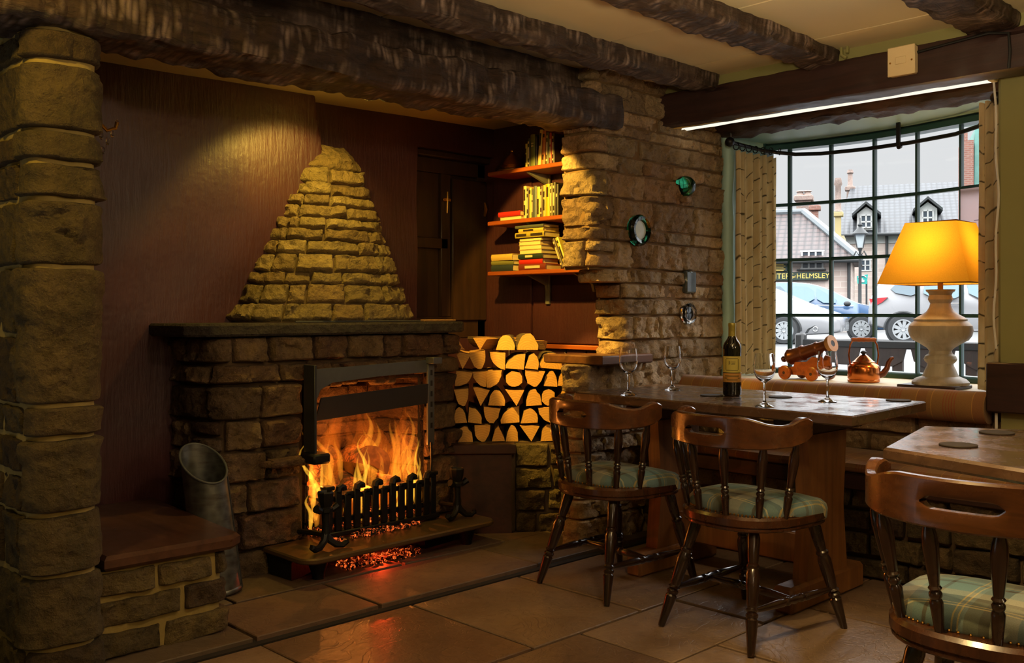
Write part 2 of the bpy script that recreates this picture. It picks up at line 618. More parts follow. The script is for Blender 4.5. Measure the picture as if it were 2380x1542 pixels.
MT['flag'] = _floor('flagstone', .19); MT['hearthflag'] = _floor('sooty_hearth_flagstone', .5, .5)
MT['grout'] = plain('dark_joint', lin(40, 32, 26), .95)
MT['soot'] = plain('soot_black', lin(24, 20, 18), .9)

MT['chairwood'] = wood_mat('chair_beech_stain', lin(84, 48, 26), lin(50, 28, 16), 'z', .24, coat=.5, sc=.8)
MT['spindlewood'] = wood_mat('dark_turned_beech', lin(48, 27, 16), lin(26, 15, 10), 'z', .2, coat=.6)
MT['crestwood'] = wood_mat('chair_crest_beech', lin(104, 62, 32), lin(62, 35, 18), 'y', .24, coat=.4, sc=.7)
MT['tabletop'] = wood_mat('worn_table_top', lin(112, 84, 62), lin(70, 50, 36), 'y', .22, coat=.9, sc=.6, bump=.04, worn=True)
MT['tablewood'] = wood_mat('oak_table_leg', lin(146, 98, 52), lin(98, 62, 32), 'z', .45, sc=.5)
MT['darkwood'] = wood_mat('dark_stained_board', lin(62, 36, 28), lin(38, 22, 18), 'y', .4)
MT['seatboard'] = wood_mat('red_brown_seat_slab', lin(92, 60, 44), lin(58, 36, 28), 'y', .3, sc=.6)
MT['ledgewood'] = wood_mat('brown_ledge_board', lin(104, 68, 44), lin(60, 38, 26), 'x', .35, sc=.6)
MT['shelfwood'] = wood_mat('orange_pine_shelf', lin(176, 92, 36), lin(134, 62, 24), 'y', .4, sc=.6)
MT['doorwood'] = wood_mat('dark_cupboard_door', lin(62, 40, 26), lin(40, 26, 18), 'z', .4, sc=.7)
MT['iron'] = plain('black_cast_iron', lin(34, 33, 34), .5, .6, scale=60, bump=.3)
MT['steel'] = plain('brushed_grey_iron', lin(96, 99, 104), .36, .35, scale=40, bump=.1)
MT['darksteel'] = plain('dark_iron_sheet', lin(58, 60, 64), .42, .3, scale=20, bump=.1)
MT['hearthplate'] = plain('hearth_plate_iron', lin(120, 98, 68), .38, .7, scale=25, bump=.25)


def _galv():
    m = NT('galvanised_sheet'); v = m.co()
    c = m.mix(m.rampf(m.voro(v, 30), .1, .8), lin(84, 86, 84), lin(122, 124, 121))
    c = m.mix(m.ma('MULTIPLY', m.rampf(m.noise(m.co(3, 3, 14), 3, 5), .5, .7), .7), c, lin(70, 64, 56))
    m.bsdf(c, .42, .75, m.bump(m.noise(v, 9, 3), .1, .01))
    return m.mat
MT['galv'] = _galv()
MT['copper'] = plain('polished_copper', lin(226, 130, 66), .2, 1.0, scale=25)
MT['brass'] = plain('aged_brass', lin(190, 140, 60), .3, 1.0, scale=25)
MT['bronze'] = plain('brown_cannon_bronze', lin(110, 62, 40), .35, .6, scale=25)
MT['muzzle'] = plain('pale_wood_muzzle', lin(206, 150, 90), .5)
MT['carriage'] = wood_mat('cannon_carriage_wood', lin(176, 92, 40), lin(110, 54, 24), 'x', .3)
MT['black'] = plain('matt_black', lin(14, 13, 13), .6)
MT['rodmetal'] = plain('curtain_rod_bronze', lin(44, 42, 44), .4, .7)
MT['switch'] = plain('ivory_switch_plastic', lin(240, 216, 168), .4, var=.03)
MT['lampbase'] = wood_mat('limed_wood_lamp', lin(206, 196, 176), lin(176, 164, 140), 'z', .5, sc=.7, bump=.1)
MT['coaster'] = plain('dark_cork_coaster', lin(58, 50, 44), .8)
MT['pages'] = plain('book_pages', lin(236, 214, 150), .8, var=.1, scale=200)


def _barkwood():
    m = NT('log_end_grain'); v = m.co(); s = m.n('SeparateXYZ', {'Vector': m.n('TexCoord').outputs['Object']})
    d = m.ma('SQRT', m.ma('ADD', m.ma('POWER', s.outputs[0], 2), m.ma('POWER', s.outputs[2], 2)))
    rg = m.ma('SINE', m.ma('MULTIPLY_ADD', m.noise(v, 14, 3), 16, m.ma('MULTIPLY', d, 520)))
    c = m.mix(m.rampf(rg, -1, 1), lin(212, 160, 84), lin(200, 146, 72))
    c = m.mix(m.ma('MULTIPLY', m.rampf(m.noise(v, 14, 4), .5, .8), .45), c, lin(150, 100, 56))
    m.bsdf(c, .8, 0, m.bump(m.noise(v, 60, 4), .3, .004))
    return m.mat
MT['logend'] = _barkwood()
MT['logside'] = timber_mat('split_log_side', lin(196, 146, 84), lin(160, 112, 60), lin(210, 170, 110), 'y', .8, .5, .3)
MT['bark'] = timber_mat('log_bark', lin(70, 54, 36), lin(104, 82, 54), lin(140, 116, 76), 'y', .9, 1.0, .35)


def _charred():
    m = NT('charred_log'); v = m.co()
    n = m.noise(v, 9, 5, .6); cr = m.voro(v, 34, 'DISTANCE_TO_EDGE')
    c = m.mix(m.rampf(n, .4, .62), lin(26, 20, 18), lin(150, 96, 56))
    c = m.mix(m.rampf(cr, .0, .12), lin(12, 10, 9), c)
    m.bsdf(c, .85, 0, m.bump(cr, .4, .01))
    return m.mat
MT['charred'] = _charred()


def _burntend():
    m = NT('scorched_log_end'); v = m.co()
    n = m.noise(v, 7, 4, .6); c = m.mix(m.rampf(n, .42, .62), lin(190, 130, 80), lin(110, 74, 50))
    m.bsdf(c, .85, 0, m.bump(m.noise(v, 50, 4), .3, .004))
    return m.mat
MT['burntend'] = _burntend()


def _ember():
    m = NT('glowing_ember'); v = m.co()
    n = m.noise(v, 60, 5, .7)
    st = m.ma('MULTIPLY', m.rampf(n, .52, .70), 2.4)
    c = m.ramp(n, [(.45, (.8, .03, .01)), (.72, (1, .22, .03)), (.85, (1, .6, .15))])
    nd = m.bsdf(lin(30, 22, 20), .9, 0, None)
    m.set(nd.inputs['Emission Color'], c); m.set(nd.inputs['Emission Strength'], st)
    return m.mat
MT['ember'] = _ember()


def flame_mat(name, col, st):
    m = NT(name)
    e = m.n('Emission', {'Color': col, 'Strength': st})
    m.t.links.new(e.outputs[0], m.out.inputs['Volume'])
    return m.mat
MT['flame_out'] = flame_mat('flame_outer_orange', (1, .17, .008, 1), 4.5)
MT['flame_mid'] = flame_mat('flame_orange', (1, .32, .02, 1), 22)
MT['flame_in'] = flame_mat('flame_inner_yellow', (1, .46, .035, 1), 62)

# blue green tartan of the chair seats
_tl = lin(98, 138, 150); _cr = lin(160, 162, 146); _ol = lin(90, 96, 82); _dk = lin(64, 56, 46); _ye = lin(206, 184, 116); _gr = lin(112, 136, 140)
MT['tartan'] = tartan('blue_green_tartan',
    [(0, _tl), (.24, _dk), (.30, _tl), (.36, _ye), (.375, _gr), (.42, _ol), (.62, _ye), (.635, _ol), (.66, _ye), (.675, _ol), (.78, _dk), (.85, _cr)],
    [(0, _cr), (.22, _dk), (.31, _ol), (.44, _gr), (.48, _ye), (.495, _gr), (.53, _ye), (.545, _tl), (.78, _dk), (.82, _tl), (.92, _gr)], .26, .235)
_r1 = lin(146, 106, 60); _r2 = lin(134, 84, 54); _ry = lin(206, 150, 70); _rr = lin(150, 54, 38)
MT['rust'] = tartan('rust_check_upholstery',
    [(0, _r1), (.2, _rr), (.22, _r1), (.25, _rr), (.27, _r1), (.30, _rr), (.32, _r1), (.35, _rr), (.37, _r1), (.40, _rr), (.42, _r1), (.62, _ry), (.64, _r1), (.72, _r2), (.9, _ry), (.915, _r1)],
    [(0, _r1), (.35, _r2), (.5, _r1), (.7, _rr), (.74, _r1), (.8, _ry), (.82, _r1)], .23, .16, ax='y', ay='x')


def _curtain():
    m = NT('birch_print_curtain')
    tc = m.n('TexCoord'); sp = m.n('SeparateXYZ', {'Vector': tc.outputs['UV']})
    v = m.n('CombineXYZ', {'X': m.ma('MULTIPLY', sp.outputs[0], 1.0), 'Y': sp.outputs[1], 'Z': 0.0}).outputs[0]
    big = m.noise(v, 9, 4); fine = m.noise(v, 160, 3)
    c = m.mix(m.rampf(big, .3, .7), lin(240, 228, 196), lin(222, 206, 168))
    # tree trunks: dark horizontal nicks, their height shifted from trunk to trunk
    tr = m.ma('FLOOR', m.ma('MULTIPLY', sp.outputs[0], 14))
    sh = m.n('TexWhiteNoise', {'W': tr}, noise_dimensions='1D').outputs['Value']
    fx = m.ma('FRACT', m.ma('MULTIPLY', sp.outputs[0], 14))
    yy = m.ma('ADD', m.ma('MULTIPLY_ADD', sp.outputs[1], 8.5, m.ma('MULTIPLY', sh, 9)), m.ma('MULTIPLY', m.noise(v, 7, 2), .8))
    yy = m.ma('ADD', yy, m.ma('MULTIPLY', m.ma('MULTIPLY', m.ma('SUBTRACT', fx, .5), m.ma('SUBTRACT', sh, .5)), .9))
    ln = m.ma('ABSOLUTE', m.ma('SUBTRACT', m.ma('FRACT', yy), .5))
    dark = m.ma('SUBTRACT', 1.0, m.rampf(ln, .012, .045))
    dark = m.ma('MULTIPLY', dark, m.rampf(m.noise(v, 16, 2), .36, .46))
    c = m.mix(m.ma('MULTIPLY', dark, .85), c, lin(66, 54, 36))
    tl = m.ma('LESS_THAN', fx, .07)
    c = m.mix(m.ma('MULTIPLY', tl, .35), c, lin(150, 124, 80))
    d = m.n('BsdfDiffuse', {'Color': c, 'Roughness': .9}); t = m.n('BsdfTranslucent', {'Color': c})
    mx = m.n('MixShader', {0: .5, 1: d.outputs[0], 2: t.outputs[0]})
    m.t.links.new(mx.outputs[0], m.out.inputs['Surface'])
    return m.mat
MT['curtain'] = _curtain()


def _shade():
    m = NT('yellow_lamp_shade'); v = m.co(60, 60, 60)
    c = m.mix(m.rampf(m.noise(v, 4, 3), .3, .7), lin(248, 190, 70), lin(232, 170, 56))
    d = m.n('BsdfDiffuse', {'Color': c}); t = m.n('BsdfTranslucent', {'Color': (.95, .52, .045, 1)})
    mx = m.n('MixShader', {0: .42, 1: d.outputs[0], 2: t.outputs[0]})
    m.t.links.new(mx.outputs[0], m.out.inputs['Surface'])
    return m.mat
MT['shade'] = _shade()


def glass_mat(name, col, rough=.0, ior=1.45):
    m = NT(name)
    m.bsdf(col, rough, 0, None, Transmission_Weight=1.0, IOR=ior)
    return m.mat
MT['soffit_gold'] = plain('yellow_cream_plaster', lin(236, 196, 112), .6)
MT['glass'] = glass_mat('clear_glass', (1, 1, 1, 1))
MT['greenglass'] = glass_mat('bottle_green_glass', lin(40, 130, 90), .05)
MT['winebottle'] = plain('dark_wine_glass', lin(16, 14, 14), .06, var=.0, Coat_Weight=.5)


def _pane():
    m = NT('window_pane')
    t = m.n('BsdfTransparent', {'Color': (.97, .985, .98, 1)}); g = m.n('BsdfGlossy', {'Roughness': .02, 'Color': (1, 1, 1, 1)})
    fr = m.n('Fresnel', {'IOR': 1.3})
    mx = m.n('MixShader', {0: fr.outputs[0], 1: t.outputs[0], 2: g.outputs[0]})
    m.t.links.new(mx.outputs[0], m.out.inputs['Surface'])
    return m.mat
MT['pane'] = _pane()
MT['milk'] = plain('milky_glass', lin(210, 224, 224), .2, var=.05)
# ------------------------------------------------------------------ camera (eye 1.10 m, level, rising front)
CAM_H = 1.10; F_PX = 2240.0; HOR = 725.0
A_F = math.radians(45.9)
cam = bpy.data.cameras.new('camera'); camo = bpy.data.objects.new('camera', cam); COL.objects.link(camo)
camo.location = (0, 0, CAM_H); camo.rotation_euler = (PI / 2, 0, A_F - PI / 2)
cam.sensor_width = 36; cam.lens = F_PX / 2380 * 36; cam.shift_y = -(771 - HOR) / 2380
cam.clip_start = .05; cam.clip_end = 300
SC.camera = camo

CZ = 2.25          # ceiling height
def struct(o, label, cat):
    return tag(o, label, cat, kind='structure')

# ------------------------------------------------------------------ floor
def flag_floor(mb, x0, x1, y0, y1, z, seed, h=(.38, .62), w=(.5, .95), ang=0.0):
    rg = random.Random(seed); y = y0
    while y < y1 - .05:
        hh = min(rg.uniform(*h), y1 - y)
        if y1 - (y + hh) < .2: hh = y1 - y
        x = x0 + rg.uniform(-.5, 0)
        while x < x1:
            ww = rg.uniform(*w)
            g = .003; j = .006
            q = [(x + g + rg.uniform(0, j), y + g + rg.uniform(0, j)), (x + ww - g - rg.uniform(0, j), y + g + rg.uniform(0, j)),
                 (x + ww - g - rg.uniform(0, j), y + hh - g - rg.uniform(0, j)), (x + g + rg.uniform(0, j), y + hh - g - rg.uniform(0, j))]
            dz = rg.uniform(-.003, .002)
            prism(mb, q, z - .04, z + dz, .003, 0, None, (rg.uniform(.72, 1.15), rg.random(), 0, 1))
            x += ww
        y += hh

mb = MB()
flag_floor(mb, -2.2, 5.0, -2.0, 2.86, 0.0, 5)
box(mb, -2.6, 5.0, -2.2, 2.9, -.06, -.012, mi=1)
struct(mb.build('floor', [MT['flag'], MT['grout']]), 'worn brown flagstone floor of the pub room', 'floor')
mb = MB()
flag_floor(mb, 0.2, 4.3, 2.905, 4.2, 0.014, 11, h=(.32, .48), w=(.5, .9))
box(mb, 0.2, 4.6, 2.88, 4.4, -.06, -.004, mi=1)
struct(mb.build('hearth_floor', [MT['hearthflag'], MT['grout']]), 'slightly raised flagstone hearth in front of the fireplace', 'hearth floor')

# ------------------------------------------------------------------ ceiling
mb = MB()
for i, (xa, xb) in enumerate([(-2.4, -.6), (-.6, 1.0), (1.0, 2.25), (2.25, 3.16), (3.16, 3.75), (3.75, 4.2)]):
    box(mb, xa + .0025, xb - .0025, -2.2, 3.3, CZ, CZ + .05, .003)
box(mb, -2.4, 4.2, -2.2, 3.3, CZ + .052, CZ + .09)
struct(mb.build('ceiling', MT['cream']), 'cream painted boarded ceiling between the dark beams', 'ceiling')

# beams along the fireplace wall direction
for k, (y, w, zb, lab) in enumerate([(2.715, .13, 2.155, 'hewn dark ceiling beam nearest the fireplace lintel'),
                                     (2.11, .16, 2.165, 'middle of the three hewn ceiling beams, with a pale scarred underside'),
                                     (1.395, .19, 2.175, 'ceiling beam farthest from the fireplace, over the table lamp end')]):
    mb = MB()
    hewn(mb, 'x', -1.2, 3.97, (y - w / 2, zb - .03), (y + w / 2, CZ + .02), (y - w / 2, zb + .02), (y + w / 2, CZ + .02), seed=k + 3, amp=.012, scallop=.022, r=.016, step=.02)
    struct(mb.build('ceiling_beam', MT['oak']), lab, 'beam')

# lintel over the fireplace
mb = MB()
hewn(mb, 'x', -.6, 3.565, (2.92, 1.93), (3.21, 2.075), (2.92, 1.972), (3.21, 2.125), seed=21, amp=.012, scallop=.03, r=.018, step=.018, nsec=12)
struct(mb.build('lintel_beam', MT['oak']), 'massive dark hewn oak lintel over the fireplace recess', 'lintel')
mb = MB()
hewn(mb, 'x', -.6, 3.96, (3.05, 2.03), (3.25, CZ + .03), (3.05, 2.09), (3.25, CZ + .03), seed=31, amp=.015, scallop=.03, r=.02, step=.03)
struct(mb.build('upper_lintel', MT['oak']), 'rough dark timber packing between the fireplace lintel and the ceiling', 'lintel')

# beam over the window alcove
mb = MB()
hewn(mb, 'y', -.4, 3.01, (3.95, 2.02), (4.10, 2.19), (3.95, 2.045), (4.10, 2.205), seed=41, amp=.004, scallop=.004, r=.012)
struct(mb.build('window_beam', MT['beam_y']), 'straight dark painted beam across the front of the window alcove', 'beam')
mb = MB()
box(mb, 3.985, 4.08, -.4, 3.0, 2.17, CZ + .01)
struct(mb.build('trim_1', MT['olive']), 'olive plaster strip between the window beam and the ceiling', 'trim')
# rear lintel of the alcove, soffit and head of the bow
mb = MB()
hewn(mb, 'y', .9, 3.05, (4.42, 2.05), (4.60, 2.13), (4.42, 2.06), (4.60, 2.14), seed=51, amp=.016, scallop=.03, r=.03)
struct(mb.build('window_lintel', MT['oak_y']), 'rough rotted old lintel just above the bow window', 'lintel')
mb = MB()
vs_q = [(4.05, 2.04), (4.46, 2.115), (4.46, 2.16), (4.05, 2.16)]
mb.add([(x, y, z) for y in (.9, 3.05) for x, z in vs_q], [(0, 1, 2, 3), (7, 6, 5, 4), (0, 4, 5, 1), (1, 5, 6, 2), (2, 6, 7, 3), (3, 7, 4, 0)])
struct(mb.build('alcove_soffit', MT['soffit_gold']), 'pale painted soffit between the two beams of the window alcove', 'soffit')

sl = thing('glow_strip', 'thin white glowing strip added along the underside of the window beam', 'glowing strip', (4.12, 2.2, 2.04))  # glowing strip added to make the bright band under the beam
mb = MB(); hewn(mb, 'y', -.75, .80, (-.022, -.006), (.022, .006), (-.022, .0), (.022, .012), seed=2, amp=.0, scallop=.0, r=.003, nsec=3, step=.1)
mb.build('glow_band', emit_mat('glow_strip_white', (1, .92, .74, 1), 1.15), sl)
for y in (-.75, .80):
    mb = MB(); box(mb, -.025, .025, y - .012, y + .012, -.006, .018, .003); mb.build('strip_end', MT['cream'], sl)

# ------------------------------------------------------------------ inglenook
mb = MB()
def back_fn(a, b):
    x = lerp(1.1, 3.22, a); z = lerp(-.02, 2.2, b)
    # the flue breast stands forward of the recess on the right; its edge leans
    ex = 2.50 + (2.1 - z) * .16
    t = min(1, max(0, (x - ex) / .05))
    y = lerp(3.92, 4.05, t * t * (3 - 2 * t)) + .012 * noise.noise(Vector((x * 3, z * 3, 0))) + .02 * math.exp(-((x - 2.1) / .35) ** 2 - ((z - 1.7) / .4) ** 2) * -1
    return (x, y, z)
sheet(mb, 160, 90, back_fn)
# strip over and around the cupboard door
def strip(x0, x1, z0, z1, y=4.05): box(mb, x0, x1, y, y + .1, z0, z1)
strip(3.215, 3.80, 1.985, 2.2); strip(3.215, 3.80, -.02, .95)
box(mb, 1.0, 3.9, 4.16, 4.2, -.02, 2.3)
struct(mb.build('wall_back', MT['maroon']), 'dark maroon painted plaster wall at the back of the fireplace recess', 'wall')
mb = MB()
mb.add([(x, y, z + (0 if k == 0 else .03) + (x - 1.1) * .019) for k in (0, 1) for x, y, z in ((1.1, 3.2, 2.088), (3.9, 3.2, 2.088), (3.9, 4.2, 2.098), (1.1, 4.2, 2.098))], [(0, 1, 2, 3), (7, 6, 5, 4), (0, 4, 5, 1), (1, 5, 6, 2), (2, 6, 7, 3), (3, 7, 4, 0)])
struct(mb.build('recess_ceiling', MT['cream']), 'cream plaster ceiling of the fireplace recess', 'ceiling')
# cheek wall with the shelves
mb = MB()
box(mb, 3.78, 3.86, 3.18, 4.22, -.02, 2.3)
box(mb, 3.765, 3.782, 3.18, 3.72, .93, 1.16, .004)
box(mb, 3.765, 3.782, 3.735, 4.04, .93, 1.9, .004)
struct(mb.build('wall_cheek', MT['maroon']), 'maroon panelled cheek wall behind the book shelves', 'wall')
mb = MB()
box(mb, 3.745, 3.785, 3.18, 4.045, .90, .925, .004)
struct(mb.build('trim_2', MT['shelfwood']), 'thin wooden rail on the maroon wall above the log pile', 'trim')
# board lining below the rail
mb = MB()
for i in range(6):
    box(mb, 3.762, 3.78, 3.19 + i * .143, 3.325 + i * .143, .4, .9, .004)
struct(mb.build('wall_lining', MT['maroon']), 'maroon tongue and groove boards behind the log pile', 'wall')

# cupboard door in the back wall
dr = thing('door_1', 'dark panelled cupboard door in the recess beside the chimney hood', 'door', (3.5, 4.05, .95), kind='structure')
mb = MB()
box(mb, -.285, .285, .10, .12, 0, 1.04)                   # leaf back
for (x0, x1, z0, z1) in [(-.285, -.245, 0, 1.0), (.22, .28, 0, 1.0), (-.05, .02, .12, .92), (-.285, .28, .92, 1.0), (-.285, .28, 0, .12), (-.285, -.0, .50, .56)]:
    box(mb, x0, x1, .075, .10, z0, z1, .004)
mb.build('door_leaf', MT['doorwood'], dr)
mb = MB()
box(mb, .02, .28, .06, .078, .1, .9, .005)
mb.build('planks', MT['doorwood'], dr)
mb = MB()
box(mb, -.29, .285, .03, .11, 1.0, 1.035, .006)
mb.build('door_head', MT['doorwood'], dr)
mb = MB()
tube(mb, [(-.02, .068, .70), (-.02, .066, .76), (-.016, .066, .82)], [.011, .013, .009], 8, flat=.5)
box(mb, -.045, .012, .062, .07, .765, .785, .003)
mb.build('latch', MT['brass'], dr)['label'] = 'pale brass cross shaped latch'
mb = MB()
tube(mb, [(.262, .06, .70), (.268, .055, .74), (.258, .055, .78)], [.008, .013, .006], 8)
mb.build('hinge', MT['brass'], dr)

# ------------------------------------------------------------------ left stone pillar with its wall
PP = Path([(.965, 4.12), (.965, 3.005), (1.135, 3.005), (1.135, 3.85)], .055)
zc = [0.0, .10, .315, .50, .725, .82, 1.235, 1.435, 1.545, 1.64, 1.845, 1.94]
mb = MB()
fl = PP.c[-1]
def run(s): return s / PP.L
rg = random.Random(8)
cor = 1.12
for (z0, z1) in zip(zc, zc[1:]):
    # the quoin bends round the end of the wall; smaller stones run away on its left face
    q0 = cor - rg.uniform(.03, .10); q1 = cor + .18 + rg.uniform(.02, .1)
    tn = (rg.uniform(.6, 1.0), rg.random(), rg.random(), 1)
    stone(mb, PP.surf(), PP.L, run(q0), run(q1), z0, z1, rg, D=.036, rough=.016, gap=.004, rr=.012, tone=tn, res=.012)
    s = q0
    while s > .25:
        w = rg.uniform(.16, .34); n = 2 if z1 - z0 > .22 else 1
        for k in range(n):
            stone(mb, PP.surf(), PP.L, run(max(0, s - w)), run(s), lerp(z0, z1, k / n), lerp(z0, z1, (k + 1) / n), rg, D=.028, rough=.016, gap=.004, tone=(rg.uniform(.6, 1), rg.random(), 0, 1))
        s -= w
    s = q1
    while s < PP.L - .1:
        w = rg.uniform(.2, .35)
        stone(mb, PP.surf(), PP.L, run(s), run(min(PP.L, s + w)), z0, z1, rg, D=.028, gap=.008, tone=(rg.uniform(.6, 1), rg.random(), 0, 1))
        s += w
mortar(mb, PP.surf(), PP.L, 0, 1.95, o0=.014, res=.02, amp=.005)
struct(mb.build('pillar', [MT['pillar'], MT['mortar']], recalc=False), 'tall stone pillar with pale mortar bands at the end of the recess wall', 'pillar')
mb = MB()
box(mb, -2.4, .98, 4.1, 4.2, -.05, CZ); box(mb, -2.5, -2.4, -2.3, 4.2, -.05, CZ); box(mb, -2.5, 5.0, -2.3, -2.2, -.05, CZ)
box(mb, -2.4, 1.0, 3.25, 4.2, 1.95, CZ)
struct(mb.build('wall_rear', MT['olive']), 'plain painted room walls out of the lamp light', 'wall')
# fills the pillar core
mb = MB(); box(mb, .99, 1.11, 3.04, 4.1, -.02, 1.96)
struct(mb.build('pillar_core', MT['darkmortar']), 'rubble core inside the end pillar', 'pillar')

# ------------------------------------------------------------------ stone pier to the right of the fireplace
def pier_left(z):
    return ipol([(0, 3.345), (.855, 3.345), (.86, 3.66), (1.20, 3.64), (1.235, 3.62), (1.24, 3.52), (1.305, 3.50), (1.31, 3.425), (2.3, 3.42)], z)
def pier_depth(z): return 3.09 if z < .857 else (3.15 if z < 1.31 else 3.17)
_pc = {}
def pier_path(z):
    k = round(pier_left(z), 3)
    if k not in _pc: _pc[k] = Path([(k, pier_depth(z)), (k, 3.0), (4.5, 3.0)], .035)
    return _pc[k]
mb = MB()
cs = courses(0, .857, (.06, .15), 77) + [(.857, .96), (.96, 1.08), (1.08, 1.165), (1.165, 1.237), (1.237, 1.308)] + courses(1.308, 2.34, (.055, .15), 78)
rgp = random.Random(99)
for (z0, z1) in cs:
    pth = pier_path((z0 + z1) / 2)
    P = pth.surf(); L = pth.L
    masonry(mb, P, lambda z: L, [(z0, z1)], (.15, .36), rgp.randint(0, 9999), tones=(.65, 1.2), D=.026, rough=.034, gap=.003, rr=.008, res=.010)
for k_, d_, za_, zb_ in ((3.345, 3.09, 0, .85), (3.66, 3.15, .85, 1.31), (3.43, 3.17, 1.30, 2.34)):
    PM = Path([(k_, d_), (k_, 3.0), (4.5, 3.0)], .035)
    mortar(mb, PM.surf(), PM.L, za_, zb_, o0=.006)
struct(mb.build('wall_pier', [MT['pier'], MT['pale_mortar']], recalc=False), 'rough sandstone pier wall between the fireplace and the window', 'wall')
mb = MB(); box(mb, 3.45, 3.7, 3.03, 3.165, 1.315, CZ); box(mb, 3.68, 4.7, 3.03, 3.16, -.02, CZ); box(mb, 3.37, 3.7, 3.03, 3.085, -.02, .85)
box(mb, 3.79, 4.75, 3.16, 3.3, -.02, CZ); box(mb, 3.87, 4.6, 3.3, 4.25, -.02, 2.3); box(mb, .9, 4.6, 4.2, 4.3, -.05, 2.5); box(mb, .9, 4.6, 3.2, 4.3, 2.17, 2.4)
struct(mb.build('pier_core', MT['darkmortar']), 'rubble core inside the sandstone pier', 'wall')

# low stone seat beside the bucket
SP = Path([(1.15, 3.06), (1.575, 3.06), (1.60, 3.80)], .03)
mb = MB()
masonry(mb, SP.surf(), lambda z: SP.L, [(0, .10), (.10, .20), (.20, .285)], (.16, .30), 5, tones=(.7, 1.3), D=.03, rough=.02, gap=.007, rr=.012)
mortar(mb, SP.surf(), SP.L, 0, .285, o0=.008)
box(mb, 1.16, 1.56, 3.08, 3.85, -.02, .283, mi=1)
struct(mb.build('seat_plinth', [MT['pillar'], MT['mortar']], recalc=False), 'low stone plinth under the wooden fireside seat', 'plinth')
mb = MB()
prism(mb, [(1.17, 3.02), (1.60, 3.015), (1.645, 3.05), (1.70, 3.86), (1.17, 3.88)], .29, .338, .012)
tag(mb.build('fireside_seat', MT['seatboard']), 'thick red brown wooden seat slab on the low stone plinth by the pillar', 'seat')

# ------------------------------------------------------------------ log plinth
LP = Path([(3.10, 3.64), (3.56, 3.235), (3.62, 3.20)], .01)
mb = MB()
masonry(mb, LP.surf(), lambda z: LP.L, [(0, .11), (.11, .22), (.22, .33), (.33, .45)], (.14, .24), 15, ivals=lambda z: [(.46, 1)], tones=(.6, 1.1), D=.03, rough=.02, gap=.006)
mortar(mb, LP.surf(), LP.L, 0, .45, o0=.0)
prism(mb, [(3.10, 3.66), (3.57, 3.245), (3.77, 3.245), (3.77, 4.04), (3.10, 4.04)], -.01, .452, mi=1)
struct(mb.build('log_plinth', [MT['pillar'], MT['darkmortar']], recalc=False), 'dark stone plinth carrying the stack of firewood', 'plinth')
mb = MB(); e = Vector((.749, -.662)); nn = Vector((.662, .749))
def lp(u, w): return (3.10 + e.x * u + nn.x * w, 3.635 + e.y * u + nn.y * w)
prism(mb, [lp(-.03, -.05), lp(.30, -.05), lp(.30, .0), lp(-.03, .0)], .0, .40, .004)
prism(mb, [lp(-.04, -.06), lp(.32, -.06), lp(.32, .0), lp(-.04, .0)], .40, .452, .006)
struct(mb.build('trim_3', MT['darkwood']), 'dark timber front below the shaded half of the log stack', 'trim')

# ledge board on the pier
mb = MB()
prism(mb, [(3.375, 2.885), (3.76, 2.895), (3.80, 2.93), (3.80, 3.0), (3.42, 3.26), (3.375, 3.26)], .852, .895, .006)
tag(mb.build('ledge_board', MT['ledgewood']), 'thick brown wooden ledge jutting from the sandstone pier above the table', 'ledge')

# ------------------------------------------------------------------ window side
# low wall behind the bench, with sill
WP = Path([(4.2, 3.02), (4.2, .3)], .02)
mb = MB()
masonry(mb, WP.surf(), lambda z: WP.L, courses(0, .66, (.09, .15), 9), (.2, .42), 19, tones=(.6, 1.05), D=.03, rough=.018, gap=.007)
mortar(mb, WP.surf(), WP.L, 0, .7, o0=.006)
struct(mb.build('wall_right', [MT['pier'], MT['darkmortar']], recalc=False), 'low stone wall below the window behind the upholstered bench', 'wall')
mb = MB()
prism(mb, [(4.17, 1.44), (4.17, 3.0), (5.0, 3.0), (5.06, 2.4), (4.95, 1.7), (4.75, 1.2), (4.3, 1.2), (4.3, 1.44)], .70, .752, .006)
struct(mb.build('window_sill', MT['cream']), 'deep pale window sill of the bow window', 'sill')
# painted wall right of the alcove
mb = MB()
box(mb, 4.12, 4.30, -1.2, 1.432, .72, 2.1, .012)
box(mb, 4.14, 4.30, -1.2, 1.425, .6, .73)
struct(mb.build('wall_window_side', MT['olive']), 'olive green painted wall at the end of the window alcove', 'wall')
mb = MB()
tube(mb, [(4.118, 1.436 + .006 * math.sin(z * 7) + .004 * math.sin(z * 19), z) for z in [.95 + i * .045 for i in range(25)]], .0045, 6)
tube(mb, [(4.118, 1.436, z) for z in [.60, .65, .69]], .006, 6)
struct(mb.build('trim_4', MT['white_edge']), 'ragged white painted corner of the olive wall', 'trim')
mb = MB()
box(mb, 4.085, 4.16, -1.2, 1.465, .695, .895, .006)
struct(mb.build('trim_5', MT['darkwood']), 'dark wooden dado board on the olive wall beside the bench bolster', 'trim')
mb = MB()
box(mb, 4.70, 4.76, .9, 1.56, .74, 2.12); box(mb, 4.30, 4.76, .85, .92, .74, 2.12)
struct(mb.build('wall_alcove', MT['cream']), 'cream plaster at the far end of the window alcove behind the curtain', 'wall')
mb = MB()
box(mb, 4.66, 4.70, 1.30, 1.50, .76, 1.78, .006)
struct(mb.build('trim_6', MT['darkwood']), 'dark upright board at the far end of the window alcove', 'trim')
mb = MB()
def jamb_fn(a, b):
    return (lerp(4.49, 4.99, a), 2.985 - .018 * b + .008 * noise.noise(Vector((a * 4, b * 9, 1))), lerp(.74, 2.08, b))
sheet(mb, 12, 40, jamb_fn)
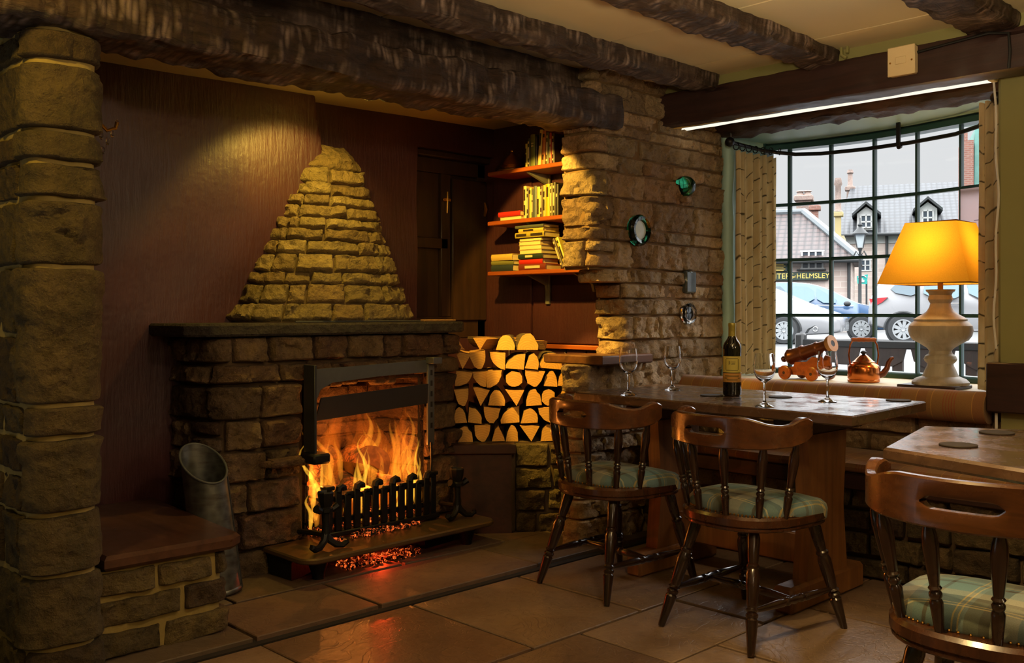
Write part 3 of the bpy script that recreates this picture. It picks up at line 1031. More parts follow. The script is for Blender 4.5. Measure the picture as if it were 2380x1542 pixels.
tube(mb, [(4.515 + .006 * noise.noise(Vector((0, z * 4, 2))), 2.965 + .012 * noise.noise(Vector((5, z * 5, 2))), z) for z in [.74 + .035 * i for i in range(39)]], .035, 10)
struct(mb.build('trim_7', MT['teal_plaster'], recalc=False), 'uneven pale teal plaster jamb of the window beside the curtain', 'trim')
mb = MB()
prism(mb, [(4.595, 3.05), (5.2, 3.05), (5.2, .9), (4.595, .9)], 2.064, 2.16, 0)
struct(mb.build('bow_soffit', MT['teal_plaster']), 'pale teal soffit above the bow window', 'soffit')

# bow window: arc positions of the glazing bars
MY = [2.965, 2.843, 2.61, 2.363, 2.12, 1.875, 1.64, 1.42]
MXf = [(1.30, 4.70), (1.42, 4.77), (1.64, 4.85), (1.875, 4.91), (2.12, 4.975), (2.363, 5.005), (2.61, 5.0), (2.86, 4.96), (3.0, 4.92)]
def bowx(y): return ipol(MXf, y)
ZR = [.765, 1.08, 1.395, 1.71, 2.025]
win = thing('window_1', 'small paned dark green bow window behind the sill', 'window', (4.95, 2.2, .75), kind='structure')
def wl(p): return (p[0] - 4.95, p[1] - 2.2, p[2] - .75)
def bar_along(mb, z, h, d, y0=1.35, y1=2.985):
    n = 22; vs = []; fs = []
    for i in range(n + 1):
        y = lerp(y0, y1, i / n); x = bowx(y)
        for (dx, dz) in ((-d, -h), (-d * .6, -h * 1.0), (d, -h), (d, h), (-d * .6, h), (-d, h * .4), (-d, -h * .4)):
            vs.append(wl((x + dx, y, z + dz)))
    k = 7
    for i in range(n):
        for j in range(k):
            fs.append((i * k + j, i * k + (j + 1) % k, (i + 1) * k + (j + 1) % k, (i + 1) * k + j))
    mb.add(vs, fs)
mb = MB()
bar_along(mb, 2.042, .02, .04); bar_along(mb, .765, .018, .04)
box(mb, *(lambda a, b: (a[0], b[0], a[1], b[1], a[2], b[2]))(wl((4.88, 2.955, .75)), wl((4.98, 3.01, 2.1))), .006)
box(mb, *(lambda a, b: (a[0], b[0], a[1], b[1], a[2], b[2]))(wl((4.70, 1.37, .75)), wl((4.80, 1.42, 2.1))), .006)
mb.build('window_frame', MT['frame'], win)
for z in ZR[1:-1]:
    mb = MB(); bar_along(mb, z, .009, .014); mb.build('glazing_bar', MT['frame'], win)
for y in MY[1:-1]:
    mb = MB(); x = bowx(y)
    q = wl((x, y, 0))
    prism(mb, [(q[0] - .018, q[1] - .005), (q[0] - .008, q[1] - .008), (q[0] + .012, q[1] - .008), (q[0] + .012, q[1] + .008), (q[0] - .008, q[1] + .008), (q[0] - .018, q[1] + .005)], .01, 1.29)
    mb.build('glazing_bar', MT['frame'], win)
mb = MB()
def pane_fn(a, b):
    y = lerp(1.36, 2.98, a); return wl((bowx(y) + .004, y, lerp(.77, 2.04, b)))
sheet(mb, 24, 2, pane_fn)
mb.build('pane', MT['pane'], win, recalc=False)

# outer walls that shut the room from the weather
mb = MB()
box(mb, 4.55, 4.94, 2.99, 3.3, -.1, 2.6); box(mb, 4.76, 5.0, -2.3, 1.38, -.1, 2.6); box(mb, 4.3, 5.2, .85, 3.1, 2.16, 2.45); box(mb, 4.25, 4.9, .9, 3.02, .0, .69)
box(mb, 4.3, 4.76, -2.3, .86, -.1, 2.4)
struct(mb.build('wall_outer', MT['darkmortar']), 'outer masonry around the bow window', 'wall')
# ------------------------------------------------------------------ stone fireplace
fp = thing('stone_fireplace', 'stone fireplace with slab mantel and conical stone hood', 'fireplace', (2.47, 3.62, 0))
FX, FY = 2.47, 3.62
def toF(fn):
    def g(f, z):
        p, n = fn(f, z); return p - Vector((FX, FY, 0)), n
    return g
BP = Path([(1.84, 3.95), (1.86, 3.62), (3.09, 3.62), (3.10, 4.03)], .05)
def bf(x):            # x on the front face -> fraction
    return (BP.L - .41 - (3.09 - x) * 1.0 + .0) / BP.L
OX0, OX1, OZ0, OZ1 = 2.245, 2.915, .10, .80
def body_iv(z):
    if z < OZ1 - .01: return [(0, bf(OX0)), (bf(OX1), 1)]
    return [(0, 1)]
mb = MB()
masonry(mb, toF(BP.surf()), lambda z: BP.L, [(0, .12), (.12, .27), (.27, .40), (.40, .53), (.53, .655), (.655, .80), (.80, .885), (.885, 1.0)], (.16, .30), 44, ivals=body_iv,
        tones=(.55, 1.25), D=.05, rough=.03, gap=.004, rr=.014, res=.012)
mortar(mb, toF(BP.surf()), BP.L, 0, 1.0, o0=.004, hole=lambda f, z: bf(OX0 + .01) < f < bf(OX1 - .01) and z < OZ1 - .005)
def fb(x0, x1, y0, y1, z0, z1, mi=1, b=0): box(mb, x0 - FX, x1 - FX, y0 - FY, y1 - FY, z0, z1, b, mi)
fb(1.89, OX0, 3.645, 3.9, 0, 1.0); fb(OX1, 3.07, 3.645, 4.0, 0, 1.0); fb(OX0, OX1, 3.645, 3.9, .80, 1.0); fb(1.9, 3.07, 3.88, 4.0, .0, 1.0)
mb.build('body', [MT['hearthstone'], MT['darkmortar']], fp, recalc=False)
# firebox lining
mb = MB()
IP = Path([(OX0 + .012, 3.60), (OX0 + .05, 3.87), (OX1 - .05, 3.87), (OX1 - .012, 3.60)], .03)
IPr = Path(list(reversed([(OX0 + .012, 3.60), (OX0 + .05, 3.87), (OX1 - .05, 3.87), (OX1 - .012, 3.60)])), .03)
# outward must face the fire: run so that the right-hand side is the inside
masonry(mb, toF(IP.surf()), lambda z: IP.L, courses(.02, .86, (.07, .10), 3), (.12, .22), 4, tones=(.6, 1.2), D=.014, rough=.01, gap=.004, rr=.012, res=.02)
mortar(mb, toF(IP.surf()), IP.L, .0, .88, o0=.0, mi=0)
mb.build('firebox_lining', [MT['sootstone']], fp, recalc=False)
mb = MB(); box(mb, OX0 - FX, OX1 - FX, 0.0, .28, 0, .09); mb.build('firebox_floor', MT['soot'], fp)
# rough stones hanging under the lintel of the opening
mb = MB(); rg = random.Random(3); x = OX0 + .02
while x < OX1 - .03:
    w = rg.uniform(.05, .09)
    box(mb, x - FX, x + w - FX, -.005, .05, .775 + rg.uniform(-.015, .01), .83, .012, tone=(rg.uniform(.6, 1.1), rg.random(), 0, 1)); x += w
mb.build('arch_stones', MT['hearthstone'], fp)
# mantel slab
mb = MB()
P0 = [(1.70, 3.93), (1.70, 3.60), (1.78, 3.555), (3.10, 3.535), (3.145, 3.58), (3.13, 4.04), (2.6, 4.04)]
n = 46
def edge(i):
    return None
fr = []
pts = [(1.70, 3.93)] + [(1.70 + .006 * noise.noise(Vector((k, 0, 0))), lerp(3.9, 3.6, k / 6)) for k in range(7)] + \
      [(lerp(1.78, 3.09, k / n), lerp(3.55, 3.535, k / n) + .014 * noise.fractal(Vector((k * .35, 2, 0)), .8, 2, 3)) for k in range(n + 1)] + [(3.14, 3.58), (3.135, 4.03)]
pts = [(x - FX, y - FY) for x, y in pts]
prism(mb, pts, 1.0, 1.052, .009)
mb.build('mantel', MT['mantel'], fp)
# conical hood
HZ0, HZ1 = 1.052, 1.90
HC = lambda z: (lerp(2.525, 2.62, (z - HZ0) / (HZ1 - HZ0)), 4.0)
def hr(z):
    t = (z - HZ0) / (HZ1 - HZ0)
    w = lerp(.462, .105, t ** .96); d = lerp(.40, .07, t)
    if t > .88:
        k = math.sqrt(max(0.02, 1 - ((t - .88) / .125) ** 2)); w *= k; d *= k
    return w, d
def hood_P(f, z):
    a = PI + PI * f
    w, d = hr(z); cx, cy = HC(z)
    ex = .78
    c, s = math.cos(a), math.sin(a)
    px = w * math.copysign(abs(c) ** ex, c); py = d * math.copysign(abs(s) ** ex, s)
    nrm = Vector((c / max(w, .02) * .3, s / max(d, .02) * .3, 0)).normalized()
    nrm = (nrm + Vector((0, 0, .4))).normalized()
    return Vector((cx + px - FX, cy + py - FY, z)), nrm
mb = MB()
hc = [1.055, 1.135, 1.22, 1.275, 1.36, 1.42, 1.475, 1.53, 1.59, 1.64, 1.70, 1.775, 1.895]
rg = random.Random(64)
for z0, z1 in zip(hc, hc[1:]):
    w, d = hr((z0 + z1) / 2); L = 1.45 * (w + d)
    nst = max(1, round(L / rg.uniform(.13, .21))) if z1 < 1.88 else 1
    ws = [rg.uniform(.6, 1.4) for _ in range(nst)]; t = sum(ws); x = 0
    for k in range(nst):
        x2 = x + ws[k] / t
        stone(mb, hood_P, L, x, x2, z0, z1, rg, D=.026, rough=.024, gap=.003, rr=.009, res=.010, tone=(rg.uniform(.8, 1.15), rg.random(), 0, 1))
        x = x2
mortar(mb, hood_P, 1.2, HZ0, HZ1 - .03, o0=-.006)
mb.build('hood', [MT['hoodstone'], MT['darkmortar']], fp, recalc=False)

# ------------------------------------------------------------------ iron smoke canopy frame
cf = thing('fire_canopy', 'black iron canopy frame around the top of the fire opening', 'fire canopy', (2.55, 3.55, .5))
def c(x, y, z): return (x - 2.55, y - 3.55, z - .5)
def cb(mb, x0, x1, y0, y1, z0, z1, b=.002):
    box(mb, x0 - 2.55, x1 - 2.55, y0 - 3.55, y1 - 3.55, z0 - .5, z1 - .5, b)
mb = MB(); cb(mb, 2.215, 2.228, 3.475, 3.56, .485, .875); cb(mb, 2.228, 2.27, 3.548, 3.558, .52, .86)
mb.build('side_plate', MT['darksteel'], cf)
mb = MB()
pl = [(2.228, .852), (2.885, .872), (2.885, .815), (2.60, .808), (2.35, .792), (2.29, .765), (2.262, .70), (2.228, .62)]
vs = [c(x, 3.545, z) for x, z in pl] + [c(x, 3.556, z) for x, z in pl]
k = len(pl)
mb.add(vs, [tuple(range(k)), tuple(range(2 * k - 1, k - 1, -1))] + [(i, (i + 1) % k, k + (i + 1) % k, k + i) for i in range(k)])
mb.build('header_plate', MT['steel'], cf)
mb = MB(); cb(mb, 2.875, 2.915, 3.535, 3.548, .47, .865); cb(mb, 2.872, 2.925, 3.49, 3.55, .855, .885)
mb.build('ratchet_strip', MT['steel'], cf)
for i in range(6):
    mb = MB(); cb(mb, 2.89, 2.902, 3.5335, 3.5365, .55 + i * .05, .575 + i * .05, .0005); mb.build('slot', MT['black'], cf)
mb = MB()
vs = [c(2.26, 3.49, .735), c(2.84, 3.49, .765), c(2.86, 3.52, .67), c(2.25, 3.52, .635)]
vs += [(x, y + .008, z) for x, y, z in vs]
mb.add(vs, [(0, 1, 2, 3), (7, 6, 5, 4), (0, 4, 5, 1), (1, 5, 6, 2), (2, 6, 7, 3), (3, 7, 4, 0)])
mb.build('smoke_plate', MT['darksteel'], cf)
mb = MB(); cb(mb, 2.19, 2.275, 3.44, 3.55, .462, .505, .008)
mb.build('lug', MT['iron'], cf)
mb = MB(); tube(mb, [c(2.865, 3.50, .49), c(2.868, 3.50, .40), c(2.862, 3.50, .33)], .006, 6)
mb.build('hook_rod', MT['iron'], cf)
# a stone corbel under the lug
mb = MB(); PB = Path([(2.02, 3.60), (2.05, 3.53), (2.215, 3.52), (2.23, 3.60)], .02)
stone(mb, PB.surf(), PB.L, 0, 1, .445, .492, random.Random(2), D=.012, rough=.01, rr=.012)
box(mb, 2.05, 2.21, 3.53, 3.6, .45, .490, .004)
struct(mb.build('corbel_stone', MT['hearthstone'], recalc=False), 'flat stone jutting out beside the fire opening', 'stone')

# ------------------------------------------------------------------ hearth plate
hp = thing('hearth_plate', 'low cast iron hearth plate on stub feet in front of the fire', 'hearth plate', (2.55, 3.42, .014))
hx, hy = 2.55, 3.42
out = []
for (cx, cy, a0, a1) in [(2.10, 3.31, 180, 270), (3.02, 3.34, 270, 360)]:
    for k in range(7):
        a = math.radians(lerp(a0, a1, k / 6)); out.append((cx + .07 * math.cos(a), cy + .07 * math.sin(a)))
out += [(3.09, 3.56), (2.93, 3.575), (2.93, 3.66), (2.23, 3.66), (2.23, 3.575), (2.03, 3.57)]
mb = MB(); prism(mb, [(x - hx, y - hy) for x, y in out], .092, .116, .006); mb.build('plate_top', MT['hearthplate'], hp)
for (x, y) in [(2.16, 3.36), (2.98, 3.38)]:
    mb = MB(); lathe(mb, [(.024, 0), (.026, .02), (.034, .045), (.044, .075), (.046, .094)], 14, Matrix.Translation((x - hx, y - hy, 0)))
    mb.build('foot', MT['iron'], hp)
mb = MB()
prism(mb, [(2.06 - hx, 3.40 - hy), (2.24 - hx, 3.46 - hy), (2.24 - hx, 3.56 - hy), (2.05 - hx, 3.56 - hy)], 0, .092, .004)
mb.build('ash_box', MT['iron'], hp)
mb = MB()
prism(mb, [(2.78 - hx, 3.44 - hy), (2.98 - hx, 3.47 - hy), (2.98 - hx, 3.56 - hy), (2.78 - hx, 3.56 - hy)], 0, .092, .004)
mb.build('ash_box', MT['iron'], hp)

# fire grate: alternating plain and hooked bars between two end posts
gt = thing('fire_grate', 'black iron fire grate with alternating hooked bars', 'grate', (2.58, 3.50, .13))
gx0, gx1 = -.285, .285
mb = MB()
box(mb, gx0, gx1, -.008, .008, .062, .085, .002); box(mb, gx0, gx1, -.008, .008, .158, .180, .002)
mb.build('rail', MT['iron'], gt)
mb = MB(); box(mb, gx0 - .01, gx1 + .03, -.03, .03, .008, .03, .004); mb.build('base_bar', MT['iron'], gt)
for i in range(11):
    x = lerp(gx0 + .045, gx1 - .04, i / 10)
    mb = MB()
    hi = i % 2 == 0
    t = .205 if hi else .185
    box(mb, x - .0165, x + .0165, -.022, -.006, .03, t, .003)
    if hi:
        tube(mb, [(x, -.014, t - .008), (x + .004, -.014, t + .008), (x + .016, -.014, t + .014), (x + .03, -.014, t + .008), (x + .032, -.014, t - .004)], [.0165, .0165, .0145, .013, .012], 8)
    else:
        box(mb, x - .008, x + .03, -.022, -.006, t - .012, t + .008, .004)
    mb.build('bar', MT['iron'], gt)
for x in (gx0, gx1):
    mb = MB(); box(mb, x - .016, x + .016, -.02, .016, .0, .215, .003); box(mb, x - .024, x + .024, -.026, .022, .208, .226, .004)
    mb.build('end_post', MT['iron'], gt)
for s in (-1, 1):
    mb = MB()
    x = gx0 if s < 0 else gx1
    box(mb, x - .01, x + .01, .0, .26, .03, .05, .003); box(mb, x - .008, x + .008, .0, .2, .15, .168, .003)
    mb.build('side_bar', MT['iron'], gt)

# firedogs
def firedog(label, x, y, s):
    fd = thing('firedog', label, 'firedog', (x, y, .131), group='pair of iron firedogs')
    mb = MB()
    tube(mb, [(0, 0, .045), (.002, 0, .10), (0, 0, .155)], [.021, .016, .018], 10)
    lathe(mb, [(.016, .15), (.03, .155), (.03, .168), (.022, .175), (.03, .20), (.034, .232), (.03, .238), (.024, .225)], 8, mi=0)
    mb.build('post', MT['iron'], fd)
    for q in (-1, 1):
        mb = MB()
        tube(mb, [(0, 0, .07), (q * .012, -.01, .04), (q * .038, -.018, .018), (q * .066, -.026, .014), (q * .082, -.03, .026), (q * .078, -.03, .036)], [.016, .015, .014, .013, .013, .011], 8)
        mb.build('scroll_foot', MT['iron'], fd)
    mb = MB()
    for q in (-1, 1):
        tube(mb, [(0, 0, .165), (q * .03, -.006, .162), (q * .052, -.01, .175)], [.013, .014, .017], 8)
    mb.build('cross_knob', MT['iron'], fd)
    mb = MB(); tube(mb, [(0, .01, .06), (0, .08, .055), (-.02 * s, .17, .05)], .012, 8); mb.build('log_rail', MT['iron'], fd)
    return fd
firedog('iron firedog standing at the near end of the hearth plate by the bucket', 2.185, 3.345, 1)
firedog('iron firedog standing at the far end of the hearth plate by the log stack', 2.955, 3.42, -1)

# ------------------------------------------------------------------ burning logs
def cyl_log(mb, p0, p1, r, seed, arc=(0, 360), mi_side=0, mi_end=0, seg=16):
    M, L = axis_matrix(p0, p1)
    rg = random.Random(seed); off = rg.uniform(0, 50)
    a0, a1 = arc
    full = a1 - a0 >= 359
    vs = []; fs = []
    nr = max(4, int(L / .03))
    for i in range(nr + 1):
        for k in range(seg + (0 if full else 1)):
            a = math.radians(lerp(a0, a1, k / seg))
            rr = r * (1 + .08 * noise.noise(Vector((math.cos(a) * 1.5, math.sin(a) * 1.5, i * .4 + off))))
            vs.append(M @ Vector((rr * math.cos(a), rr * math.sin(a), L * i / nr)))
    m = seg if full else seg + 1
    if not full:
        for i in range(nr + 1): vs.append(M @ Vector((0, 0, L * i / nr)))
    for i in range(nr):
        for k in range(seg if full else seg):
            k2 = (k + 1) % m
            fs.append((i * m + k, i * m + k2, (i + 1) * m + k2, (i + 1) * m + k))
    mb.add(vs, fs, mi_side)
    b = (nr + 1) * m
    vs2 = vs; fe = []
    if full:
        fe = [tuple(range(m - 1, -1, -1)), tuple(nr * m + k for k in range(m))]
        n0 = len(mb.v) - len(vs); mb.f += [tuple(n0 + i for i in f) for f in fe]; mb.m += [mi_end] * 2; mb.t += [mb.tone] * 2
    else:
        n0 = len(mb.v) - len(vs)
        e1 = tuple([b] + list(range(m - 1, -1, -1))); e2 = tuple([b + nr] + [nr * m + k for k in range(m)])
        mb.f += [tuple(n0 + i for i in f) for f in (e1, e2)]; mb.m += [mi_end] * 2; mb.t += [mb.tone] * 2
        sp = []
        for i in range(nr):
            sp.append((i * m, (i + 1) * m, b + i + 1, b + i)); sp.append((b + i, b + i + 1, (i + 1) * m + m - 1, i * m + m - 1))
        mb.f += [tuple(n0 + j for j in f) for f in sp]; mb.m += [2] * len(sp); mb.t += [mb.tone] * len(sp)

burn = [((2.51, 3.55, .235), (2.55, 3.80, .27), .092, 'half burnt log with a pale cut end, low in the middle of the fire'),
        ((2.61, 3.61, .40), (2.66, 3.83, .38), .088, 'half burnt log resting on top of the others in the fire'),
        ((2.70, 3.56, .245), (2.74, 3.80, .26), .085, 'half burnt log low in the fire toward the firewood stack'),
        ((2.34, 3.56, .23), (2.37, 3.80, .30), .075, 'glowing half burnt log low in the fire toward the bucket'),
        ((2.31, 3.72, .33), (2.50, 3.80, .44), .055, 'blackened log leaning against the back of the firebox')]
for i, (a, b, r, lab) in enumerate(burn):
    mb = MB(); cyl_log(mb, a, b, r, i, mi_end=1, arc=[(-70, 130), (10, 215), (-40, 150), (0, 360), (0, 360)][i])
    tag(mb.build('burning_log', [MT['charred'], MT['burntend'], MT['charred']]), lab, 'log', 'logs burning in the grate')

# embers: nobody could count them
def embers(mb, rg, n, fn, s):
    for _ in range(n):
        x, y, z = fn(rg); q = rg.uniform(.6, 1.3) * s
        vs = []
        for cc in itertools.product((-1, 1), repeat=3):
            vs.append((x + cc[0] * q * rg.uniform(.5, 1), y + cc[1] * q * rg.uniform(.5, 1), z + cc[2] * q * rg.uniform(.5, .9)))
        mb.add(vs, [(0, 1, 3, 2), (4, 6, 7, 5), (0, 4, 5, 1), (2, 3, 7, 6), (0, 2, 6, 4), (1, 5, 7, 3)])
rg = random.Random(12)
mb = MB()
embers(mb, rg, 420, lambda r: (r.uniform(2.28, 2.88), r.uniform(3.52, 3.80), .115 + r.uniform(0, .05)), .013)
tag(mb.build('ember_bed', MT['ember'], smooth=0), 'bed of glowing embers behind the grate bars', 'embers', kind='stuff')
mb = MB()
embers(mb, rg, 60, lambda r: (r.gauss(2.50, .09), r.uniform(3.40, 3.46), .14 + r.uniform(0, .008)), .009)
tag(mb.build('fallen_embers', MT['ember'], smooth=0), 'small heap of fallen embers on the iron hearth plate', 'embers', kind='stuff')
mb = MB()
embers(mb, rg, 260, lambda r: (r.uniform(2.30, 2.72), 3.36 + r.uniform(0, .12), .022 + r.uniform(0, .012)), .008)
tag(mb.build('hearth_embers', MT['ember'], smooth=0), 'red glowing embers on the floor under the hearth plate', 'embers', kind='stuff')

# flames: glowing gas bodies
def flame(mb, x, y, z, h, r, seed, mi, lean=(0, 0), seg=10, flat=.55):
    rg = random.Random(seed); o = rg.uniform(0, 60); n = 18
    vs = []; fs = []
    for i in range(n + 1):
        t = i / n
        prof = (math.sin(PI * min(1, t * 1.02 + .06)) ** .8) * (1 - t) ** .55 * 1.35 + .015
        wx = .055 * h / .3 * t * noise.noise(Vector((o, t * 2.2, 0))) * 2 + lean[0] * t * t * h
        wy = .03 * t * noise.noise(Vector((o, t * 2.5, 7))) + lean[1] * t * h
        for k in range(seg):
            a = 2 * PI * k / seg + t * 1.4
            rr = r * prof * (1 + .35 * noise.noise(Vector((math.cos(a) + o, math.sin(a), t * 3.5))))
            vs.append((x + wx + rr * math.cos(a), y + wy + rr * math.sin(a) * flat, z + t * h))
    for i in range(n):
        for k in range(seg):
            k2 = (k + 1) % seg
            fs.append((i * seg + k, i * seg + k2, (i + 1) * seg + k2, (i + 1) * seg + k))
    fs.append(tuple(range(seg - 1, -1, -1))); fs.append(tuple(n * seg + k for k in range(seg)))
    mb.add(vs, fs, mi)
fl = thing('fire_flames', 'tall orange and yellow flames rising from the burning logs', 'flames', (0, 0, 0), kind='stuff')
rg = random.Random(77)
def tongues(n, mi_mat, name, label, r0, r1, h0, h1, seed, ylo=3.56, yhi=3.76, edge=.5):
    rg = random.Random(seed); mb = MB()
    for i in range(n):
        t = rg.random()
        # the fire burns highest at the two sides of the opening
        x = lerp(2.27, 2.87, t); side = abs(t - .5) * 2
        if rg.random() < edge: x = (lerp(2.255, 2.38, rg.random()) if rg.random() < .5 else lerp(2.72, 2.87, rg.random())); side = 1
        h = lerp(h0, h1, rg.random()) * (.75 + .35 * side); r = lerp(r0, r1, rg.random())
        y = lerp(ylo, yhi, rg.random()); z = rg.uniform(.15, .27) + (.10 if side < .45 and y > 3.6 else 0)
        flame(mb, x, y, z, min(h, .70 - z + .03), r, seed * 50 + i, 0, (rg.uniform(-.12, .16), rg.uniform(-.05, .1)), seg=8)
    mb.build(name, mi_mat, fl)['label'] = label
tongues(22, MT['flame_out'], 'outer_flame', 'deep orange outer flame', .030, .060, .26, .46, 3, 3.60, 3.80)
tongues(34, MT['flame_mid'], 'mid_flame', 'bright orange flame', .010, .022, .20, .42, 5, 3.56, 3.72)
mb = MB()
for i, (x, y, z, h, r, l) in enumerate([(2.255, 3.57, .15, .20, .012, .05), (2.27, 3.56, .2, .24, .008, -.05), (2.30, 3.56, .3, .22, .008, .1), (2.50, 3.545, .20, .30, .014, -.04), (2.515, 3.545, .24, .28, .010, .06), (2.49, 3.55, .18, .22, .012, .1), (2.53, 3.55, .3, .24, .007, -.06),
        (2.262, 3.56, .22, .40, .010, .03), (2.285, 3.57, .2, .34, .012, -.06), (2.50, 3.54, .17, .36, .011, .0), (2.51, 3.54, .3, .30, .009, .04), (2.48, 3.545, .2, .26, .014, -.1), (2.86, 3.58, .18, .36, .009, .0), (2.80, 3.56, .18, .28, .010, .1),
        (2.69, 3.555, .23, .13, .022, .1), (2.72, 3.545, .16, .14, .020, .0), (2.75, 3.55, .2, .12, .016, .2), (2.83, 3.58, .2, .26, .009, .1), (2.85, 3.60, .3, .24, .007, .05), (2.42, 3.55, .15, .12, .012, .1), (2.60, 3.555, .15, .1, .014, 0)]):
    flame(mb, x, y, z, h, r, 300 + i, 0, (l, 0), seg=8)
mb.build('inner_flame', MT['flame_in'], fl)['label'] = 'yellow inner flame'

# ------------------------------------------------------------------ bucket
bk = thing('ash_bucket', 'tall galvanised bucket with a slanted mouth leaning beside the fireplace', 'bucket', (1.782, 3.468, .016))
axb = Vector((-.10, .06, 1)).normalized()
qb = Vector((0, 0, 1)).rotation_difference(axb).to_matrix().to_4x4()
def bucket_ring(r, seg, low, high, dirx):
    out = []
    for k in range(seg):
        a = 2 * PI * k / seg
        t = .5 + .5 * math.cos(a - dirx)
        out.append((r * math.cos(a), r * math.sin(a), lerp(high, low, t)))
    return out
seg = 36; dx = math.radians(-85)
rings = [[(.088 * math.cos(2 * PI * k / seg), .088 * math.sin(2 * PI * k / seg), .0) for k in range(seg)]]
for t in (.25, .5, .75, 1): rings.append([(x, y, z * t) for x, y, z in bucket_ring(lerp(.088, .082, t), seg, .43, .575, dx)])
for t in (1, .6, .2): rings.append([(x, y, z * t) for x, y, z in bucket_ring(lerp(.084, .079, t), seg, .43, .575, dx)])
vs = [p for r in rings for p in r]; fs = []
for i in range(len(rings) - 1):
    for k in range(seg):
        k2 = (k + 1) % seg; fs.append((i * seg + k, i * seg + k2, (i + 1) * seg + k2, (i + 1) * seg + k))
fs.append(tuple(range(seg))); fs.append(tuple((len(rings) - 1) * seg + k for k in range(seg)))
mb = MB(); mb.M = qb; mb.add(vs, fs); mb.build('body', MT['galv'], bk)
mb = MB(); mb.M = qb; tube(mb, bucket_ring(.083, seg, .43, .575, dx), .0045, 8, closed=True); mb.build('rim', MT['steel'], bk)
mb = MB(); mb.M = qb
a = math.radians(-38); tube(mb, [(.0885 * math.cos(a), .0885 * math.sin(a), .01), (.0835 * math.cos(a), .0835 * math.sin(a), .44)], .0035, 6); mb.build('seam', MT['darksteel'], bk)
mb = MB(); mb.M = qb; lathe(mb, [(.088, .0), (.091, .004), (.091, .014), (.088, .018)], 36); mb.build('base_band', MT['galv'], bk)

# thin iron rod and kindling on the mantel
mb = MB(); tube(mb, [(2.20, 3.60, 1.057), (2.6, 3.59, 1.057), (2.88, 3.60, 1.057)], .004, 6)
tag(mb.build('iron_poker', MT['steel']), 'thin iron poker lying along the front of the stone mantel', 'poker')
for i, (p, q, lab) in enumerate([((2.92, 3.62, 1.058), (3.10, 3.60, 1.058), 'thin pale kindling stick on the mantel end, the front one'), ((2.93, 3.66, 1.058), (3.11, 3.64, 1.058), 'thin pale kindling stick on the mantel end, the rear one')]):
    mb = MB(); tube(mb, [p, q], .005, 5); tag(mb.build('kindling_stick', MT['logside']), lab, 'stick', 'kindling on the mantel')
# ------------------------------------------------------------------ mate's chairs
def seat_outline(n=40, hw=.215, back=.215, front=.215):
    out = []
    for k in range(n):
        a = 2 * PI * k / n
        c, s = math.cos(a), math.sin(a)
        if c < 0: x = back * -abs(c) ** .85; y = hw * math.copysign(abs(s) ** .8, s)
        else: x = front * abs(c) ** .45; y = hw * math.copysign(abs(s) ** .55, s) * (1 + .03 * abs(c))
        out.append((x, y))
    return out
LEGP = [(0, .011), (.02, .0125), (.20, .018), (.27, .0205), (.285, .016), (.30, .0205), (.315, .0205), (.33, .015), (.35, .0215), (.365, .015), (.385, .018), (.55, .0225), (.62, .023), (.66, .018), (.675, .0215), (.69, .0215), (.705, .0165), (.76, .019), (.90, .0215), (.96, .0165), (1, .014)]
STRP = [(0, .007), (.06, .0085), (.26, .0135), (.36, .015), (.38, .012), (.40, .015), (.43, .015), (.45, .011), (.5, .0155), (.55, .011), (.57, .015), (.60, .015), (.62, .012), (.64, .015), (.74, .0135), (.94, .0085), (1, .007)]
SPIN = [(0, .0095), (.10, .0115), (.20, .0135), (.27, .0145), (.30, .011), (.325, .014), (.345, .014), (.365, .0105), (.39, .0145), (.41, .0105), (.44, .0115), (.62, .0155), (.74, .0175), (.84, .016), (.90, .012), (.95, .0115), (1, .0095)]

def crest_pt(t):
    """t -1..1 along the crest; plan position and outward normal (local, chair looks +x)"""
    a = PI + t * math.radians(97)
    # left end (t<0) on +y
    ax, ay = .185, .25
    x = -.045 + ax * math.copysign(abs(math.cos(a)) ** .92, math.cos(a)); y = ay * math.sin(a)
    n = Vector((math.cos(a) / ax, math.sin(a) / ay)).normalized()
    return x, y, n

